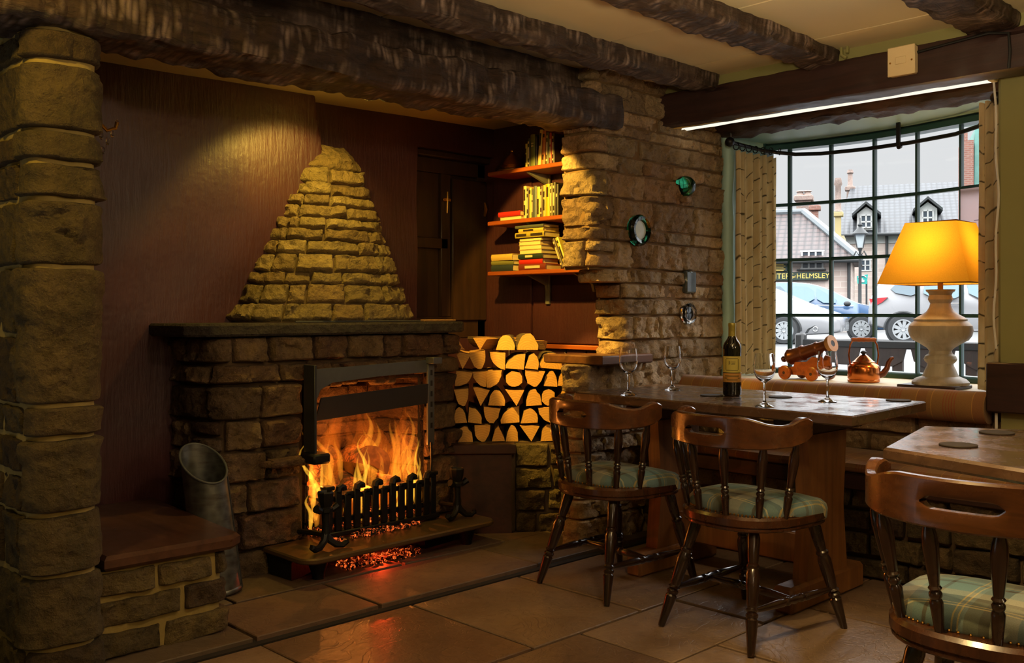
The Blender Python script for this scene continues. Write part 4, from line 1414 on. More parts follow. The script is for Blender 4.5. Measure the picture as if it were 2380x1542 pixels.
def make_chair(name, label, loc, rz):
    ch = thing(name, label, 'chair', loc, rz, 'turned wooden chairs with tartan seats')
    # seat frame
    mb = MB(); ol = seat_outline(); prism(mb, ol, .385, .425, .009)
    prism(mb, [(x * .985, y * .985) for x, y in ol], .376, .39, .004)
    mb.build('seat_frame', MT['chairwood'], ch)
    # upholstered pad, wrapping down over the front
    mb = MB()
    n = 48; po = seat_outline(n, .212, .172, .226)
    rings = [(1.0, None), (1.012, .43), (.99, .448), (.93, .461), (.75, .472), (.45, .477), (.15, .479)]
    vs = []
    for (s, z) in rings:
        for (x, y) in po:
            if z is None:
                z0 = lerp(.424, .392, min(1, max(0, (x + .02) / .12)))
                vs.append((x, y, z0))
            else:
                vs.append((x * s, y * s, z - .012 * max(0, (x - .1)) / .12 * (1 if s > .6 else .3)))
    fs = []
    for i in range(len(rings) - 1):
        for k in range(n):
            k2 = (k + 1) % n; fs.append((i * n + k, i * n + k2, (i + 1) * n + k2, (i + 1) * n + k))
    fs.append(tuple((len(rings) - 1) * n + k for k in range(n)))
    mb.add(vs, fs); mb.build('seat_pad', MT['tartan'], ch, smooth=60)
    mb = MB()
    for (x, y) in seat_outline(90, .210, .176, .22):
        if x < .02: ball(mb, (x, y, .427), .0036, 6, 4)
    mb.build('nail_trim', MT['brass'], ch)
    # legs
    ft = {(-1, 1): (-.235, .195), (-1, -1): (-.235, -.195), (1, 1): (.245, .215), (1, -1): (.245, -.215)}
    tp = {(-1, 1): (-.125, .12), (-1, -1): (-.125, -.12), (1, 1): (.15, .15), (1, -1): (.15, -.15)}
    def onleg(k, t): return tuple(lerp(ft[k][i], tp[k][i], t) for i in (0, 1)) + (lerp(0, .39, t),)
    for k in ft:
        mb = MB(); turned(mb, onleg(k, 0), onleg(k, 1), LEGP); mb.build('leg', MT['spindlewood'], ch)
    for s in (1, -1):
        mb = MB(); turned(mb, onleg((-1, s), .34), onleg((1, s), .36), STRP); mb.build('side_stretcher', MT['spindlewood'], ch)
    a = Vector(onleg((-1, 1), .34)).lerp(Vector(onleg((1, 1), .36)), .5); b = Vector(onleg((-1, -1), .34)).lerp(Vector(onleg((1, -1), .36)), .5)
    mb = MB(); turned(mb, a, b, STRP); mb.build('cross_stretcher', MT['spindlewood'], ch)
    # spindles
    for t in (-.86, -.52, -.17, .17, .52, .86):
        x, y, nn_ = crest_pt(t)
        xb = -.03 + (x + .03) * .83; yb = y * .80
        mb = MB(); turned(mb, (xb, yb, .42), (x, y, .675), SPIN, 12); mb.build('spindle', MT['spindlewood'], ch)
    # crest rail with a hand hole and eared ends
    def topz(t):
        u = abs(t)
        z = ipol([(0, .757), (.34, .757), (.42, .752), (.55, .738), (.68, .733), (.78, .738), (.87, .752), (.94, .757), (1, .748)], u)
        return z
    def botz(t):
        return ipol([(0, .648), (.5, .652), (.8, .662), (.93, .674), (1, .692)], abs(t))
    mb = MB(); N = 72; hole = .185; hz0, hz1 = .697, .722
    th = lambda t: .0125 + (.010 * max(0, (abs(t) - .80) / .2) if abs(t) > .8 else 0)
    def hb(t):   # hand-hole half height
        u = abs(t)
        if u >= hole: return 0
        e = (hole - u) / .045
        return .0135 * (_sm(e) if e < 1 else 1)
    def row(t, side):
        x, y, n = crest_pt(t); w = th(t) * side
        lean = .012
        zs = []
        zt, zb = topz(t), botz(t); zm = .704; h = max(hb(t), .0)
        pts = [(zb, .0), (zb + .001, .72), (zb + .005, 1), (zm - h - .004, 1), (zm - h, .8), (zm + h, .8), (zm + h + .004, 1), (zt - .006, 1), (zt - .001, .72), (zt, 0)]
        if h <= 0:
            pts[4] = (zm - .002, 1); pts[5] = (zm + .002, 1)
        out = []
        for z, k in pts:
            o = w * k
            out.append((x + n.x * (o + lean * (z - .66) * 4 * .25), y + n.y * o, z))
        return out
    vs = []; idx = {}
    ts = [-1 + 2 * i / N for i in range(N + 1)]
    for i, t in enumerate(ts):
        for sd in (0, 1):
            for j, p in enumerate(row(t, 1 if sd else -1)):
                idx[i, sd, j] = len(vs); vs.append(p)
    fs = []
    for i in range(N):
        tm = (ts[i] + ts[i + 1]) / 2
        inh = abs(tm) < hole - .001
        for j in range(9):
            if inh and j == 4: continue
            fs.append((idx[i, 1, j], idx[i + 1, 1, j], idx[i + 1, 1, j + 1], idx[i, 1, j + 1]))
            fs.append((idx[i, 0, j], idx[i, 0, j + 1], idx[i + 1, 0, j + 1], idx[i + 1, 0, j]))
        if inh:
            for j in (4, 5):
                fs.append((idx[i, 0, j], idx[i + 1, 0, j], idx[i + 1, 1, j], idx[i, 1, j]))
    for i in (0, N):
        for j in range(9):
            fs.append((idx[i, 0, j], idx[i, 1, j], idx[i, 1, j + 1], idx[i, 0, j + 1]))
    mb.add(vs, fs)
    o = mb.build('crest_rail', MT['crestwood'], ch, smooth=34)
    return ch

chA = make_chair('wooden_chair', 'turned wooden chair with tartan seat nearest the fire, at the long table', (3.01, 2.51, 0), math.radians(-5.5))
chB = dup(chA, (2.935, 1.84, 0), math.radians(-6.5), 'turned wooden chair with blue green tartan seat at the middle of the long table')
chC = dup(chA, (2.255, .785, 0), math.radians(3.0), 'turned wooden chair nearest the viewer, drawn up to the small second table')

# ------------------------------------------------------------------ long table
tb = thing('trestle_table', 'long wooden trestle table with worn top, wine bottle and glasses on it', 'table', (3.42, 2.18, 0))
tx, ty = 3.42, 2.18
mb = MB(); prism(mb, [(3.065 - tx, 1.525 - ty), (3.775 - tx, 1.575 - ty), (3.80 - tx, 2.86 - ty), (3.115 - tx, 2.825 - ty)], .712, .75, .005)
mb.build('table_top', MT['tabletop'], tb)
for y in (2.52, 1.83):
    mb = MB()
    pl = [(-.155, .10), (.155, .10), (.125, .35), (.15, .64), (-.15, .64), (-.125, .35)]
    vs = [(x, y - ty - .03, z) for x, z in pl] + [(x, y - ty + .03, z) for x, z in pl]; k = 6
    mb.add(vs, [tuple(range(k)), tuple(range(2 * k - 1, k - 1, -1))] + [(i, (i + 1) % k, k + (i + 1) % k, k + i) for i in range(k)])
    mb.build('leg', MT['tablewood'], tb)
    mb = MB(); box(mb, -.28, .28, y - ty - .04, y - ty + .04, .0, .10, .012); mb.build('foot', MT['tablewood'], tb)
    mb = MB(); box(mb, -.29, .29, y - ty - .035, y - ty + .035, .64, .712, .008); mb.build('bearer', MT['darkwood'], tb)
mb = MB(); box(mb, -.02, .02, 1.865 - ty, 2.485 - ty, .12, .24, .006); mb.build('stretcher', MT['tablewood'], tb)

# ------------------------------------------------------------------ second table
t2 = thing('angled_table', 'small angular dark wooden table with two coasters in front of the nearest chair', 'table', (2.73, .66, 0))
hexa = [(2.42, 1.12), (2.25, .59), (2.496, .084), (3.04, .21), (3.21, .74), (2.964, 1.246)]
mb = MB(); prism(mb, [(x - 2.73, y - .66) for x, y in hexa], .715, .75, .007); mb.build('table_top', MT['tabletop'], t2)
mb = MB(); box(mb, -.06, .06, -.06, .06, .05, .70, .01); mb.build('pedestal', MT['tablewood'], t2)
mb = MB(); box(mb, -.30, .30, -.04, .04, .0, .07, .01); box(mb, -.04, .04, -.30, .30, .0, .068, .01); mb.build('foot', MT['tablewood'], t2)
mb = MB(); box(mb, -.32, .32, -.035, .035, .66, .715, .008); box(mb, -.035, .035, -.34, .34, .662, .714, .008); mb.build('bearer', MT['darkwood'], t2)

# ------------------------------------------------------------------ coasters
def coaster(x, y, lab, r=.047):
    mb = MB(); lathe(mb, [(r - .001, 0), (r, .001), (r, .003), (r - .001, .004)], 32)
    return tag(mb.build('coaster', MT['coaster'], loc=(x, y, .7505)), lab, 'coaster', 'round dark coasters')
coaster(3.385, 2.30, 'dark round coaster on the long table directly in front of the wine bottle')
coaster(3.52, 2.06, 'dark round coaster on the long table behind the middle, between bottle and near glasses')
coaster(3.72, 1.66, 'dark round coaster at the window corner of the long table')
coaster(2.585, .995, 'dark round coaster on the angular table, the one nearest the chair')
coaster(2.93, 1.02, 'dark round coaster on the angular table, the one nearest the olive wall')

# ------------------------------------------------------------------ wine bottle
wb = thing('wine_bottle', 'dark red wine bottle with yellow label and gold capsule on the long table', 'bottle', (3.40, 2.275, .7505))
wb.location = (3.452, 2.245, .7505)
mb = MB()
lathe(mb, [(.030, 0), (.0365, .004), (.038, .012), (.038, .195), (.0365, .208), (.031, .222), (.021, .236), (.0155, .248), (.0145, .262), (.0142, .30)], 32)
mb.build('glass_body', MT['winebottle'], wb)
mb = MB(); lathe(mb, [(.0158, .246), (.0150, .262), (.0150, .285), (.0158, .288), (.0158, .298), (.0145, .303)], 24); mb.build('capsule', plain('gold_green_capsule', lin(176, 160, 70), .35, .3), wb)
wa = math.atan2(-2.245, -3.452)
def label_band(mb, z0, z1, spread, r=.0386, mi=0, a_mid=wa):
    sheet(mb, 18, 4, lambda a, b: (r * math.cos(a_mid + (a - .5) * spread), r * math.sin(a_mid + (a - .5) * spread), lerp(z0, z1, b)), mi)
mlab = plain('yellow_wine_label', lin(214, 196, 96), .6, var=.05); mlab2 = plain('orange_wine_label', lin(206, 150, 70), .6, var=.1); mink = plain('label_ink', lin(92, 84, 40), .6)
mb = MB(); label_band(mb, .098, .165, 2.6)
for (za, zb, w) in [(.1545, .1565, 1.3), (.1065, .1085, 1.3)]: label_band(mb, za, zb, w, .0389, 1)
for s in (-1, 1): label_band(mb, .109, .154, .07, .0389, 1, wa + s * .68)
for (za, w, sh) in [(.141, .5, .12), (.136, .36, .15), (.132, .42, .1)]: label_band(mb, za, za + .0018, w, .0389, 1, wa + sh)
label_band(mb, .130, .146, .05, .0389, 1, wa - .33); label_band(mb, .132, .146, .05, .0389, 1, wa - .22)
mb.build('front_label', [mlab, mink], wb, recalc=False)
mb = MB(); label_band(mb, .058, .0945, 2.6)
for (za, w, sh) in [(.082, 1.6, 0), (.073, .35, -.7), (.073, .25, .8), (.066, 1.2, .0)]: label_band(mb, za, za + .0035, w, .0389, 1, wa + sh)
mb.build('lower_label', [mlab2, mink], wb, recalc=False)

# ------------------------------------------------------------------ wine glasses
def wine_glass(x, y, lab):
    g = thing('wine_glass', lab, 'wine glass', (x, y, .7505), group='empty wine glasses on the long table')
    return g
gl0 = wine_glass(3.135, 1.90, 'empty wine glass on the near table edge in front of the cannon')
mb = MB()
outer = [(.0345, .001), (.0355, .0025), (.030, .005), (.016, .010), (.0065, .018), (.0045, .03), (.0042, .06), (.0046, .082), (.008, .090), (.018, .096), (.030, .107), (.0375, .124), (.0395, .140), (.0380, .162), (.0345, .188), (.0338, .196)]
inner = [(.0328, .196), (.0334, .188), (.0368, .162), (.0383, .140), (.0362, .125), (.0285, .109), (.016, .099), (.004, .096)]
lathe(mb, [(.002, .0)] + outer[:0] + [(.034, .0)] + outer + inner + [(.0005, .0955)], 40, cap=True)
mb.build('glass_body', MT['glass'], gl0, smooth=60)
dup(gl0, (3.475, 1.83, .7505), 0, 'empty wine glass on the long table, in front of the copper kettle')
dup(gl0, (3.16, 2.56, .7505), 0, 'empty wine glass at the fireplace end of the long table, before the wooden ledge')
dup(gl0, (3.52, 2.60, .7505), 0, 'empty wine glass farthest back on the long table, beside the stone pier')

# ------------------------------------------------------------------ upholstered bench
bn = thing('window_bench', 'built in bench with rust check seat cushion and roll bolster under the window', 'bench', (4.0, 1.8, 0))
mb = MB(); box(mb, -.16, .19, -1.4, 1.17, .0, .37); mb.build('base', MT['darkmortar'], bn)
BPp = Path([(3.83, 2.99), (3.83, .4)], .02)
mb = MB()
masonry(mb, (lambda fn: (lambda f, z: (lambda q: (q[0] - Vector((4.0, 1.8, 0)), q[1]))(fn(f, z))))(BPp.surf()), lambda z: BPp.L, [(0, .09), (.09, .19), (.19, .28), (.28, .375)], (.16, .34), 71, tones=(.55, 1.05), D=.03, rough=.018, gap=.006)
mb.build('stone_base', MT['pillar'], bn, recalc=False)
mb = MB(); box(mb, -.215, -.19, -1.4, 1.19, .362, .432, .006); box(mb, -.20, .19, -1.4, 1.19, .40, .432, .004); mb.build('seat_board', MT['darkwood'], bn)
mb = MB()
pf = [(-.205, .434), (-.218, .442), (-.222, .455), (-.212, .470), (-.17, .478), (0, .482), (.17, .480), (.185, .47), (.188, .434)]
def loft_y(mb, prof, y0, y1, n=30, mi=0, wob=.004):
    k = len(prof); vs = []; fs = []
    for i in range(n + 1):
        y = lerp(y0, y1, i / n)
        for (x, z) in prof: vs.append((x, y, z + wob * noise.noise(Vector((x * 5, y * 3, 0)))))
    for i in range(n):
        for j in range(k):
            fs.append((i * k + j, i * k + (j + 1) % k, (i + 1) * k + (j + 1) % k, (i + 1) * k + j))
    fs.append(tuple(range(k))); fs.append(tuple(n * k + j for j in range(k)))
    mb.add(vs, fs, mi)
loft_y(mb, pf, -1.38, 1.175); mb.build('seat_cushion', MT['rust'], bn)
mb = MB()
pb = [(.165 + .0 - .085 * math.sin(t * PI / 16) ** .9 if t <= 16 else .165, 0) for t in range(1)]
pb = []
for k in range(14):
    a = math.radians(95 + k * 14.5)
    pb.append((.145 + .062 * math.cos(a), .705 + .066 * math.sin(a)))
pb += [(.172, .64), (.172, .77)]
loft_y(mb, pb, 1.472 - 1.8, 2.985 - 1.8, 40); mb.build('bolster', MT['rust'], bn)

# ------------------------------------------------------------------ wall bits
sw = thing('switch_box', 'ivory electric switch box on the dark window beam', 'switch', (3.95, 1.735, 2.135))
mb = MB(); box(mb, -.032, 0.0, -.055, .055, -.058, .058, .005); mb.build('back_box', MT['switch'], sw)
mb = MB(); box(mb, -.040, -.032, -.0575, .0575, -.0605, .0605, .003); mb.build('face_plate', MT['switch'], sw)
mb = MB(); box(mb, -.045, -.040, -.022, .022, -.014, .016, .002); mb.build('rocker', MT['switch'], sw)
for y in (-.045, .045):
    mb = MB(); ball(mb, (-.040, y, -.004), .004, 8, 6); mb.build('screw', MT['brass'], sw)
mb = MB()
tube(mb, [(3.943, 1.68, 2.165), (3.942, 1.55, 2.175), (3.942, 1.40, 2.185), (3.943, 1.33, 2.17), (3.943, 1.325, 2.10), (3.945, 1.33, 2.04), (4.06, 1.36, 2.045)], .006, 8)
tag(mb.build('electric_cable', MT['black']), 'black electric cable running from the switch box along the window beam', 'cable')
mb = MB()
tube(mb, [(3.978, 2.02, 2.30), (3.955, 2.02, 2.27), (3.942, 2.01, 2.215), (3.945, 1.99, 2.20)], .007, 8)
tube(mb, [(3.978, 1.99, 2.30), (3.955, 1.99, 2.275), (3.942, 1.985, 2.22)], .007, 8)
tag(mb.build('cable_loop', MT['olive']), 'painted cable loops where the middle beam meets the window beam', 'cable')

# glass roundels set in the pier
def roundel(x, z, lab, kind):
    y = 2.965
    t = thing('glass_roundel', lab, 'bottle glass', (x, y, z), group='bottle ends set in the sandstone pier')
    Mx = Matrix.Rotation(PI / 2, 4, 'X')
    if kind == 'dome':
        mb = MB(); lathe(mb, [(.004, .058), (.028, .052), (.046, .034), (.054, .010), (.054, -.02)], 28, Mx); mb.build('glass_dome', MT['greenglass'], t)
        mb = MB(); box(mb, -.024, .024, -.03, .02, -.085, -.052, .006); mb.build('stone_rest', MT['pier'], t)
    elif kind == 'ring':
        mb = MB(); lathe(mb, [(.040, .0), (.075, -.01), (.077, .014), (.066, .028), (.050, .024), (.044, .008)], 32, Mx, cap=False); mb.build('glass_ring', MT['greenglass'], t)
        mb = MB(); lathe(mb, [(.001, .014), (.046, .012), (.046, .0)], 28, Mx); mb.build('glass_centre', MT['milk'], t)
    elif kind == 'ring2':
        mb = MB(); lathe(mb, [(.032, .0), (.053, -.01), (.055, .012), (.048, .022), (.038, .018), (.034, .004)], 32, Mx, cap=False); mb.build('glass_ring', MT['glass'], t)
        mb = MB(); lathe(mb, [(.001, .004), (.036, .006), (.036, .0)], 28, Mx); mb.build('glass_centre', MT['winebottle'], t)
    else:
        mb = MB(); box(mb, -.045, .045, -.016, .02, -.058, .058, .008); mb.build('glass_block', plain('grey_glass_block', lin(84, 92, 92), .12, var=.3, scale=30, Coat_Weight=.6), t)
roundel(4.12, 1.75, 'green domed bottle end high on the sandstone pier', 'dome')
roundel(3.735, 1.50, 'thick green glass ring with pale centre set in the sandstone pier', 'ring')
roundel(4.16, 1.255, 'small rectangular dark glass block set in the sandstone pier', 'block')
roundel(4.15, 1.09, 'small clear glass ring with dark centre, lowest in the sandstone pier', 'ring2')

# wall sconce inside the pillar, iron hook on the pillar
sc = thing('wall_sconce', 'small dark wall sconce with glass drops behind the stone pillar', 'wall lamp', (1.165, 3.12, 1.66))
mb = MB(); box(mb, 0, .02, -.03, .03, .0, .10, .004); mb.build('back_plate', MT['bronze'], sc)
mb = MB(); tube(mb, [(.02, 0, .05), (.05, -.005, .02), (.075, -.01, .03), (.08, -.01, .05)], .006, 8); mb.build('arm', MT['brass'], sc)
mb = MB()
for (x, z) in [(.03, .0), (.05, -.015), (.08, .045), (.035, -.045), (.065, .01)]: ball(mb, (x, -.01, z), .010, 8, 6, sc=(.7, .7, 1.3))
mb.build('glass_drops', MT['glass'], sc)
mb = MB()
for z in (-.022, .022): tube(mb, [(0, .015 * math.cos(a), z + .022 * math.sin(a)) for a in [2 * PI * k / 14 for k in range(14)]], .008, 8, closed=True)
tag(mb.build('iron_hook', MT['black'], loc=(.945, 3.39, 1.085)), 'small black double iron ring fixed to the side of the stone pillar', 'hook')
# ------------------------------------------------------------------ curtains
def curtain(name, label, path, z0, z1, folds, amp, seed):
    """path: plan points of the gathered heading; pleats run down"""
    P = Path(path, .03); nu = folds * 12; nv = 26
    rg = random.Random(seed); ph = [rg.uniform(-.5, .5) for _ in range(folds + 1)]; am = [rg.uniform(.6, 1.25) for _ in range(folds + 1)]
    vs = []; uv = []
    for j in range(nv + 1):
        b = j / nv; z = lerp(z1, z0, b)
        for i in range(nu + 1):
            a = i / nu; k = a * folds; kk = int(min(folds - 1, k))
            p, n = P.at(a * P.L)
            w = math.sin(2 * PI * k + ph[kk] * .6 * b) * amp * am[kk] * lerp(.75, 1.1, b)
            w += .006 * noise.noise(Vector((a * 5, b * 3, seed)))
            q = p + n * w
            vs.append((q.x, q.y, z + .004 * math.sin(k * 2 * PI))); uv.append((a * folds / 8, b * (z1 - z0)))
    fs = []
    for j in range(nv):
        for i in range(nu):
            c0 = j * (nu + 1) + i; fs.append((c0, c0 + 1, c0 + nu + 2, c0 + nu + 1))
    root = thing(name, label, 'curtain', (P.p[0].x, P.p[0].y, z0), group='birch print curtains at the bow window')
    me = bpy.data.meshes.new('drape'); ofs = Vector(root.location)
    me.from_pydata([tuple(Vector(v) - ofs) for v in vs], [], fs)
    me.materials.append(MT['curtain']); ul = me.uv_layers.new(name='UVMap')
    for lp_ in me.loops: ul.data[lp_.index].uv = uv[lp_.vertex_index]
    me.polygons.foreach_set('use_smooth', [True] * len(me.polygons))
    o = bpy.data.objects.new('drape', me); COL.objects.link(o); o.parent = root
    md = o.modifiers.new('thick', 'SOLIDIFY'); md.thickness = .003
    return root
cl_ = curtain('curtain', 'cream birch trunk print curtain hanging beside the sandstone pier', [(4.47, 2.885), (4.65, 2.875), (4.825, 2.85)], .762, 1.965, 6, .017, 3)
cr_ = curtain('curtain', 'cream birch trunk print curtain behind the yellow lamp shade at the olive wall', [(4.36, 1.588), (4.335, 1.53), (4.36, 1.485)], .762, 2.0, 3, .02, 9)

# rail
rl = thing('curtain_rail', 'thin dark bowed curtain rail with ball finials across the bow window', 'curtain rail', (4.7, 2.2, 1.97))
def rp(x, y, z=1.985): return (x - 4.7, y - 2.2, z - 1.97)
pts = [rp(4.43, 2.895, 2.01), rp(4.55, 2.89, 2.005), rp(4.70, 2.87, 1.995), rp(4.80, 2.83, 1.988), rp(4.84, 2.74, 1.972), rp(4.865, 2.6, 1.962), rp(4.875, 2.36, 1.958), rp(4.845, 2.1, 1.957), rp(4.77, 1.85, 1.957), rp(4.66, 1.70, 1.96), rp(4.50, 1.60, 1.97), rp(4.36, 1.52, 1.985), rp(4.28, 1.49, 2.0)]
mb = MB(); tube(mb, pts, .0105, 10); mb.build('rail', MT['rodmetal'], rl)
for p in (pts[0], pts[-1]):
    mb = MB(); ball(mb, p, .026, 16, 10); mb.build('finial', MT['rodmetal'], rl)
mb = MB(); box(mb, *(lambda a, b: (a[0], b[0], a[1], b[1], a[2], b[2]))(rp(4.82, 2.145, 1.945), rp(4.835, 2.165, 2.065)), .002)
tube(mb, [rp(4.85, 2.155, 1.945), rp(4.83, 2.155, 1.94)], .012, 8); mb.build('bracket', MT['rodmetal'], rl)
mb = MB(); tube(mb, [rp(4.44, 2.895, 2.01), rp(4.44, 2.895, 2.12)], .005, 6); mb.build('bracket', MT['steel'], rl)
P_ = Path([(4.47, 2.893), (4.66, 2.877), (4.80, 2.83), (4.85, 2.76)], .05)
for k in range(7):
    p, n = P_.at(P_.L * (k + .3) / 7.6)
    mb = MB(); c0 = rp(p.x, p.y, 1.992)
    tube(mb, [(c0[0] + .018 * math.cos(a) * n.x, c0[1] + .018 * math.cos(a) * n.y, c0[2] + .018 * math.sin(a)) for a in [2 * PI * i / 16 for i in range(16)]], .0028, 6, closed=True)
    mb.build('curtain_ring', MT['rodmetal'], rl)

# ------------------------------------------------------------------ table lamp
bd = MB(); box(bd, -.10, .10, -.13, .13, 0, .016, .003)
tag(bd.build('dark_board', MT['darkwood'], loc=(4.44, 1.815, .7525)), 'thin dark board lying on the sill under the lamp', 'board')
lm = thing('table_lamp', 'table lamp with square yellow shade and turned limed wood base on the sill', 'lamp', (4.46, 1.796, .7690))
K = 1 / 509
prof = [(62, 893), (62, 887), (55, 880), (40, 874), (36, 866), (33, 858), (29, 850), (28, 845), (34, 839), (36, 834), (33, 827), (26, 822), (24, 815), (30, 808), (38, 803), (47, 797), (60, 790), (67, 780), (70, 768), (68, 757), (62, 750), (57, 746), (58, 742), (52, 738), (40, 731), (30, 724), (24, 714), (22, 705), (25, 700), (27, 696), (26, 692), (24, 686), (26, 681), (31, 677), (32, 673)]
mb = MB(); lathe(mb, [(r * K, (893 - y) * K) for r, y in prof], 40); mb.build('base', MT['lampbase'], lm, smooth=30)
mb = MB(); lathe(mb, [(.012, .43), (.012, .50), (.02, .505), (.02, .54)], 14); mb.build('bulb_holder', MT['brass'], lm)
mb = MB(); ball(mb, (0, 0, .585), .035, 16, 12)
mb.build('bulb', emit_mat('warm_bulb', (1, .62, .22, 1), 60), lm)
def shade_ring(h, z): return [(-h, -h, z), (h, -h, z), (h, h, z), (-h, h, z)]
zb, zt, hb_, ht = .458, .735, .203, .114
vs = []; nz = 8
for k in range(nz + 1): vs += shade_ring(lerp(hb_, ht, k / nz), lerp(zb, zt, k / nz))
fs = [(i * 4 + k, i * 4 + (k + 1) % 4, (i + 1) * 4 + (k + 1) % 4, (i + 1) * 4 + k) for i in range(nz) for k in range(4)]
mb = MB(); mb.add(vs, fs); so = mb.build('lamp_shade', MT['shade'], lm, smooth=20, recalc=False)
mtrim = plain('shade_binding', lin(150, 96, 30), .8)
for (h, z) in ((hb_, zb), (ht, zt)):
    mb = MB(); r = shade_ring(h + .001, z); tube(mb, r, .0035, 6, closed=True); mb.build('shade_trim', mtrim, lm)

# ------------------------------------------------------------------ toy cannon
cn = thing('model_cannon', 'model wooden cannon with pale muzzle on the window sill', 'cannon', (4.50, 2.44, .7525), rz=0)
ca, sa = math.cos(math.radians(0)), 0
pm = Vector((.0, -.09, .187)); pr = Vector((.025, .15, .112))
Mx, L = axis_matrix(pr, pm)
mb = MB()
lathe(mb, [(.006, -.055), (.014, -.05), (.017, -.04), (.010, -.03), (.012, -.024), (.034, -.012), (.042, 0), (.042, .012), (.038, .02), (.037, .07), (.040, .075), (.040, .085), (.034, .09), (.031, .16), (.034, .165), (.034, .172), (.029, .178), (.028, .225), (.034, .24)], 28, Mx, cap=True)
mb.build('barrel', MT['bronze'], cn)
mb = MB(); lathe(mb, [(.036, .236), (.042, .246), (.044, .256), (.043, .262), (.016, .2625), (.016, .20)], 28, Mx, cap=False); mb.build('muzzle', MT['muzzle'], cn)
mb = MB(); lathe(mb, [(.0155, .255), (.0155, .2615)], 20, Mx); mb.build('bore', MT['black'], cn)
d2 = Vector((pm.x - pr.x, pm.y - pr.y)).normalized(); sd = Vector((-d2.y, d2.x))
def cpt(f, s, z): q = Vector((.01, .03)) + d2 * f + sd * s; return (q.x, q.y, z)
for s in (-1, 1):
    mb = MB()
    pl = [(-.15, .025), (.09, .025), (.10, .06), (.09, .115), (.05, .12), (.02, .095), (-.05, .09), (-.06, .065), (-.15, .06)]
    vs = [cpt(f, s * .052 - .008, z) for f, z in pl] + [cpt(f, s * .052 + .008, z) for f, z in pl]; k = len(pl)
    mb.add(vs, [tuple(range(k)), tuple(range(2 * k - 1, k - 1, -1))] + [(i, (i + 1) % k, k + (i + 1) % k, k + i) for i in range(k)])
    mb.build('carriage_cheek', MT['carriage'], cn)
mb = MB()
vs = [cpt(f, s, z) for z in (.03, .055) for (f, s) in ((-.14, -.05), (.09, -.05), (.09, .05), (-.14, .05))]
mb.add(vs, [(0, 1, 2, 3), (7, 6, 5, 4), (0, 4, 5, 1), (1, 5, 6, 2), (2, 6, 7, 3), (3, 7, 4, 0)]); mb.build('carriage_bed', MT['carriage'], cn)
for f in (-.10, .06):
    mb = MB(); tube(mb, [cpt(f, -.085, .035), cpt(f, .085, .035)], .008, 8); mb.build('axle', MT['darkwood'], cn)
    for s in (-1, 1):
        mb = MB(); Mw, _ = axis_matrix(cpt(f, s * .066, .036), cpt(f, s * .084, .036)); lathe(mb, [(.030, 0), (.036, .003), (.036, .015), (.030, .018)], 20, Mw); mb.build('wheel', MT['carriage'], cn)

# ------------------------------------------------------------------ copper kettle
kt = thing('copper_kettle', 'copper kettle with wooden handle and curved spout on the window sill', 'kettle', (4.55, 2.205, .7525), rz=math.radians(-48)); kt.scale = (1.15, 1.15, 1.12)
mb = MB(); lathe(mb, [(.062, 0), (.066, .004), (.066, .012), (.064, .014), (.066, .02), (.066, .062), (.062, .074), (.050, .083), (.047, .086), (.047, .09), (.040, .094), (.026, .108), (.016, .118), (.011, .121)], 36); mb.build('body', MT['copper'], kt)
mb = MB(); lathe(mb, [(.006, .119), (.007, .124), (.013, .129), (.014, .133), (.006, .139)], 16); mb.build('lid_knob', MT['black'], kt)
mb = MB(); tube(mb, [(.055, 0, .03), (.082, 0, .038), (.098, 0, .062), (.104, 0, .088), (.116, 0, .105), (.124, 0, .106)], [.017, .015, .012, .010, .0085, .007], 12); mb.build('spout', MT['bronze'], kt)
mb = MB()
tube(mb, [(.056, 0, .075), (.062, 0, .12), (.056, 0, .165), (.045, 0, .185)], .0035, 8); tube(mb, [(-.056, 0, .075), (-.062, 0, .12), (-.056, 0, .165), (-.045, 0, .185)], .0035, 8)
mb.build('bail', MT['copper'], kt)
mb = MB(); turned(mb, (-.052, 0, .187), (.052, 0, .187), [(0, .008), (.1, .010), (.2, .0085), (.3, .0105), (.42, .009), (.5, .011), (.58, .009), (.7, .0105), (.8, .0085), (.9, .010), (1, .008)], 14); mb.build('handle', MT['carriage'], kt)

# ------------------------------------------------------------------ poster stuck in the window, seen from its back
po = thing('window_poster', 'pale paper poster stuck inside the bow window, read from the back', 'poster', (4.83, 1.70, 1.40))
n2 = Vector((bowx(1.88) - bowx(1.50), .38)).normalized()
ang = math.atan2(n2.y, n2.x)      # direction along the glass, towards +y
po.rotation_euler = (0, 0, ang)
_m = NT('poster_paper'); _d = _m.n('BsdfDiffuse', {'Color': lin(236, 224, 222)}); _t = _m.n('BsdfTranslucent', {'Color': lin(236, 224, 226)})
_x = _m.n('MixShader', {0: .65, 1: _d.outputs[0], 2: _t.outputs[0]}); _m.t.links.new(_x.outputs[0], _m.out.inputs['Surface']); poster_paper = _m.mat
mb = MB(); box(mb, -.17, .165, .012, .0135, -.06, .30, 0); mb.build('paper', poster_paper, po)
def text(body, size, parent, loc, rot, m, name='lettering', mirror=False, ext=.0006, al='CENTER'):
    cu = bpy.data.curves.new(name, 'FONT'); cu.body = body; cu.size = size; cu.extrude = ext; cu.align_x = al; cu.align_y = 'CENTER'
    cu.materials.append(m)
    o = bpy.data.objects.new(name, cu); COL.objects.link(o); o.parent = parent; o.location = loc; o.rotation_euler = rot
    bpy.context.view_layer.update()
    me = bpy.data.meshes.new_from_object(o.evaluated_get(bpy.context.evaluated_depsgraph_get()))
    bpy.data.objects.remove(o)
    q = bpy.data.objects.new(name, me); COL.objects.link(q); q.parent = parent; q.location = loc; q.rotation_euler = rot
    if not me.materials: me.materials.append(m)
    if mirror: q.scale = (-1, 1, 1)
    return q
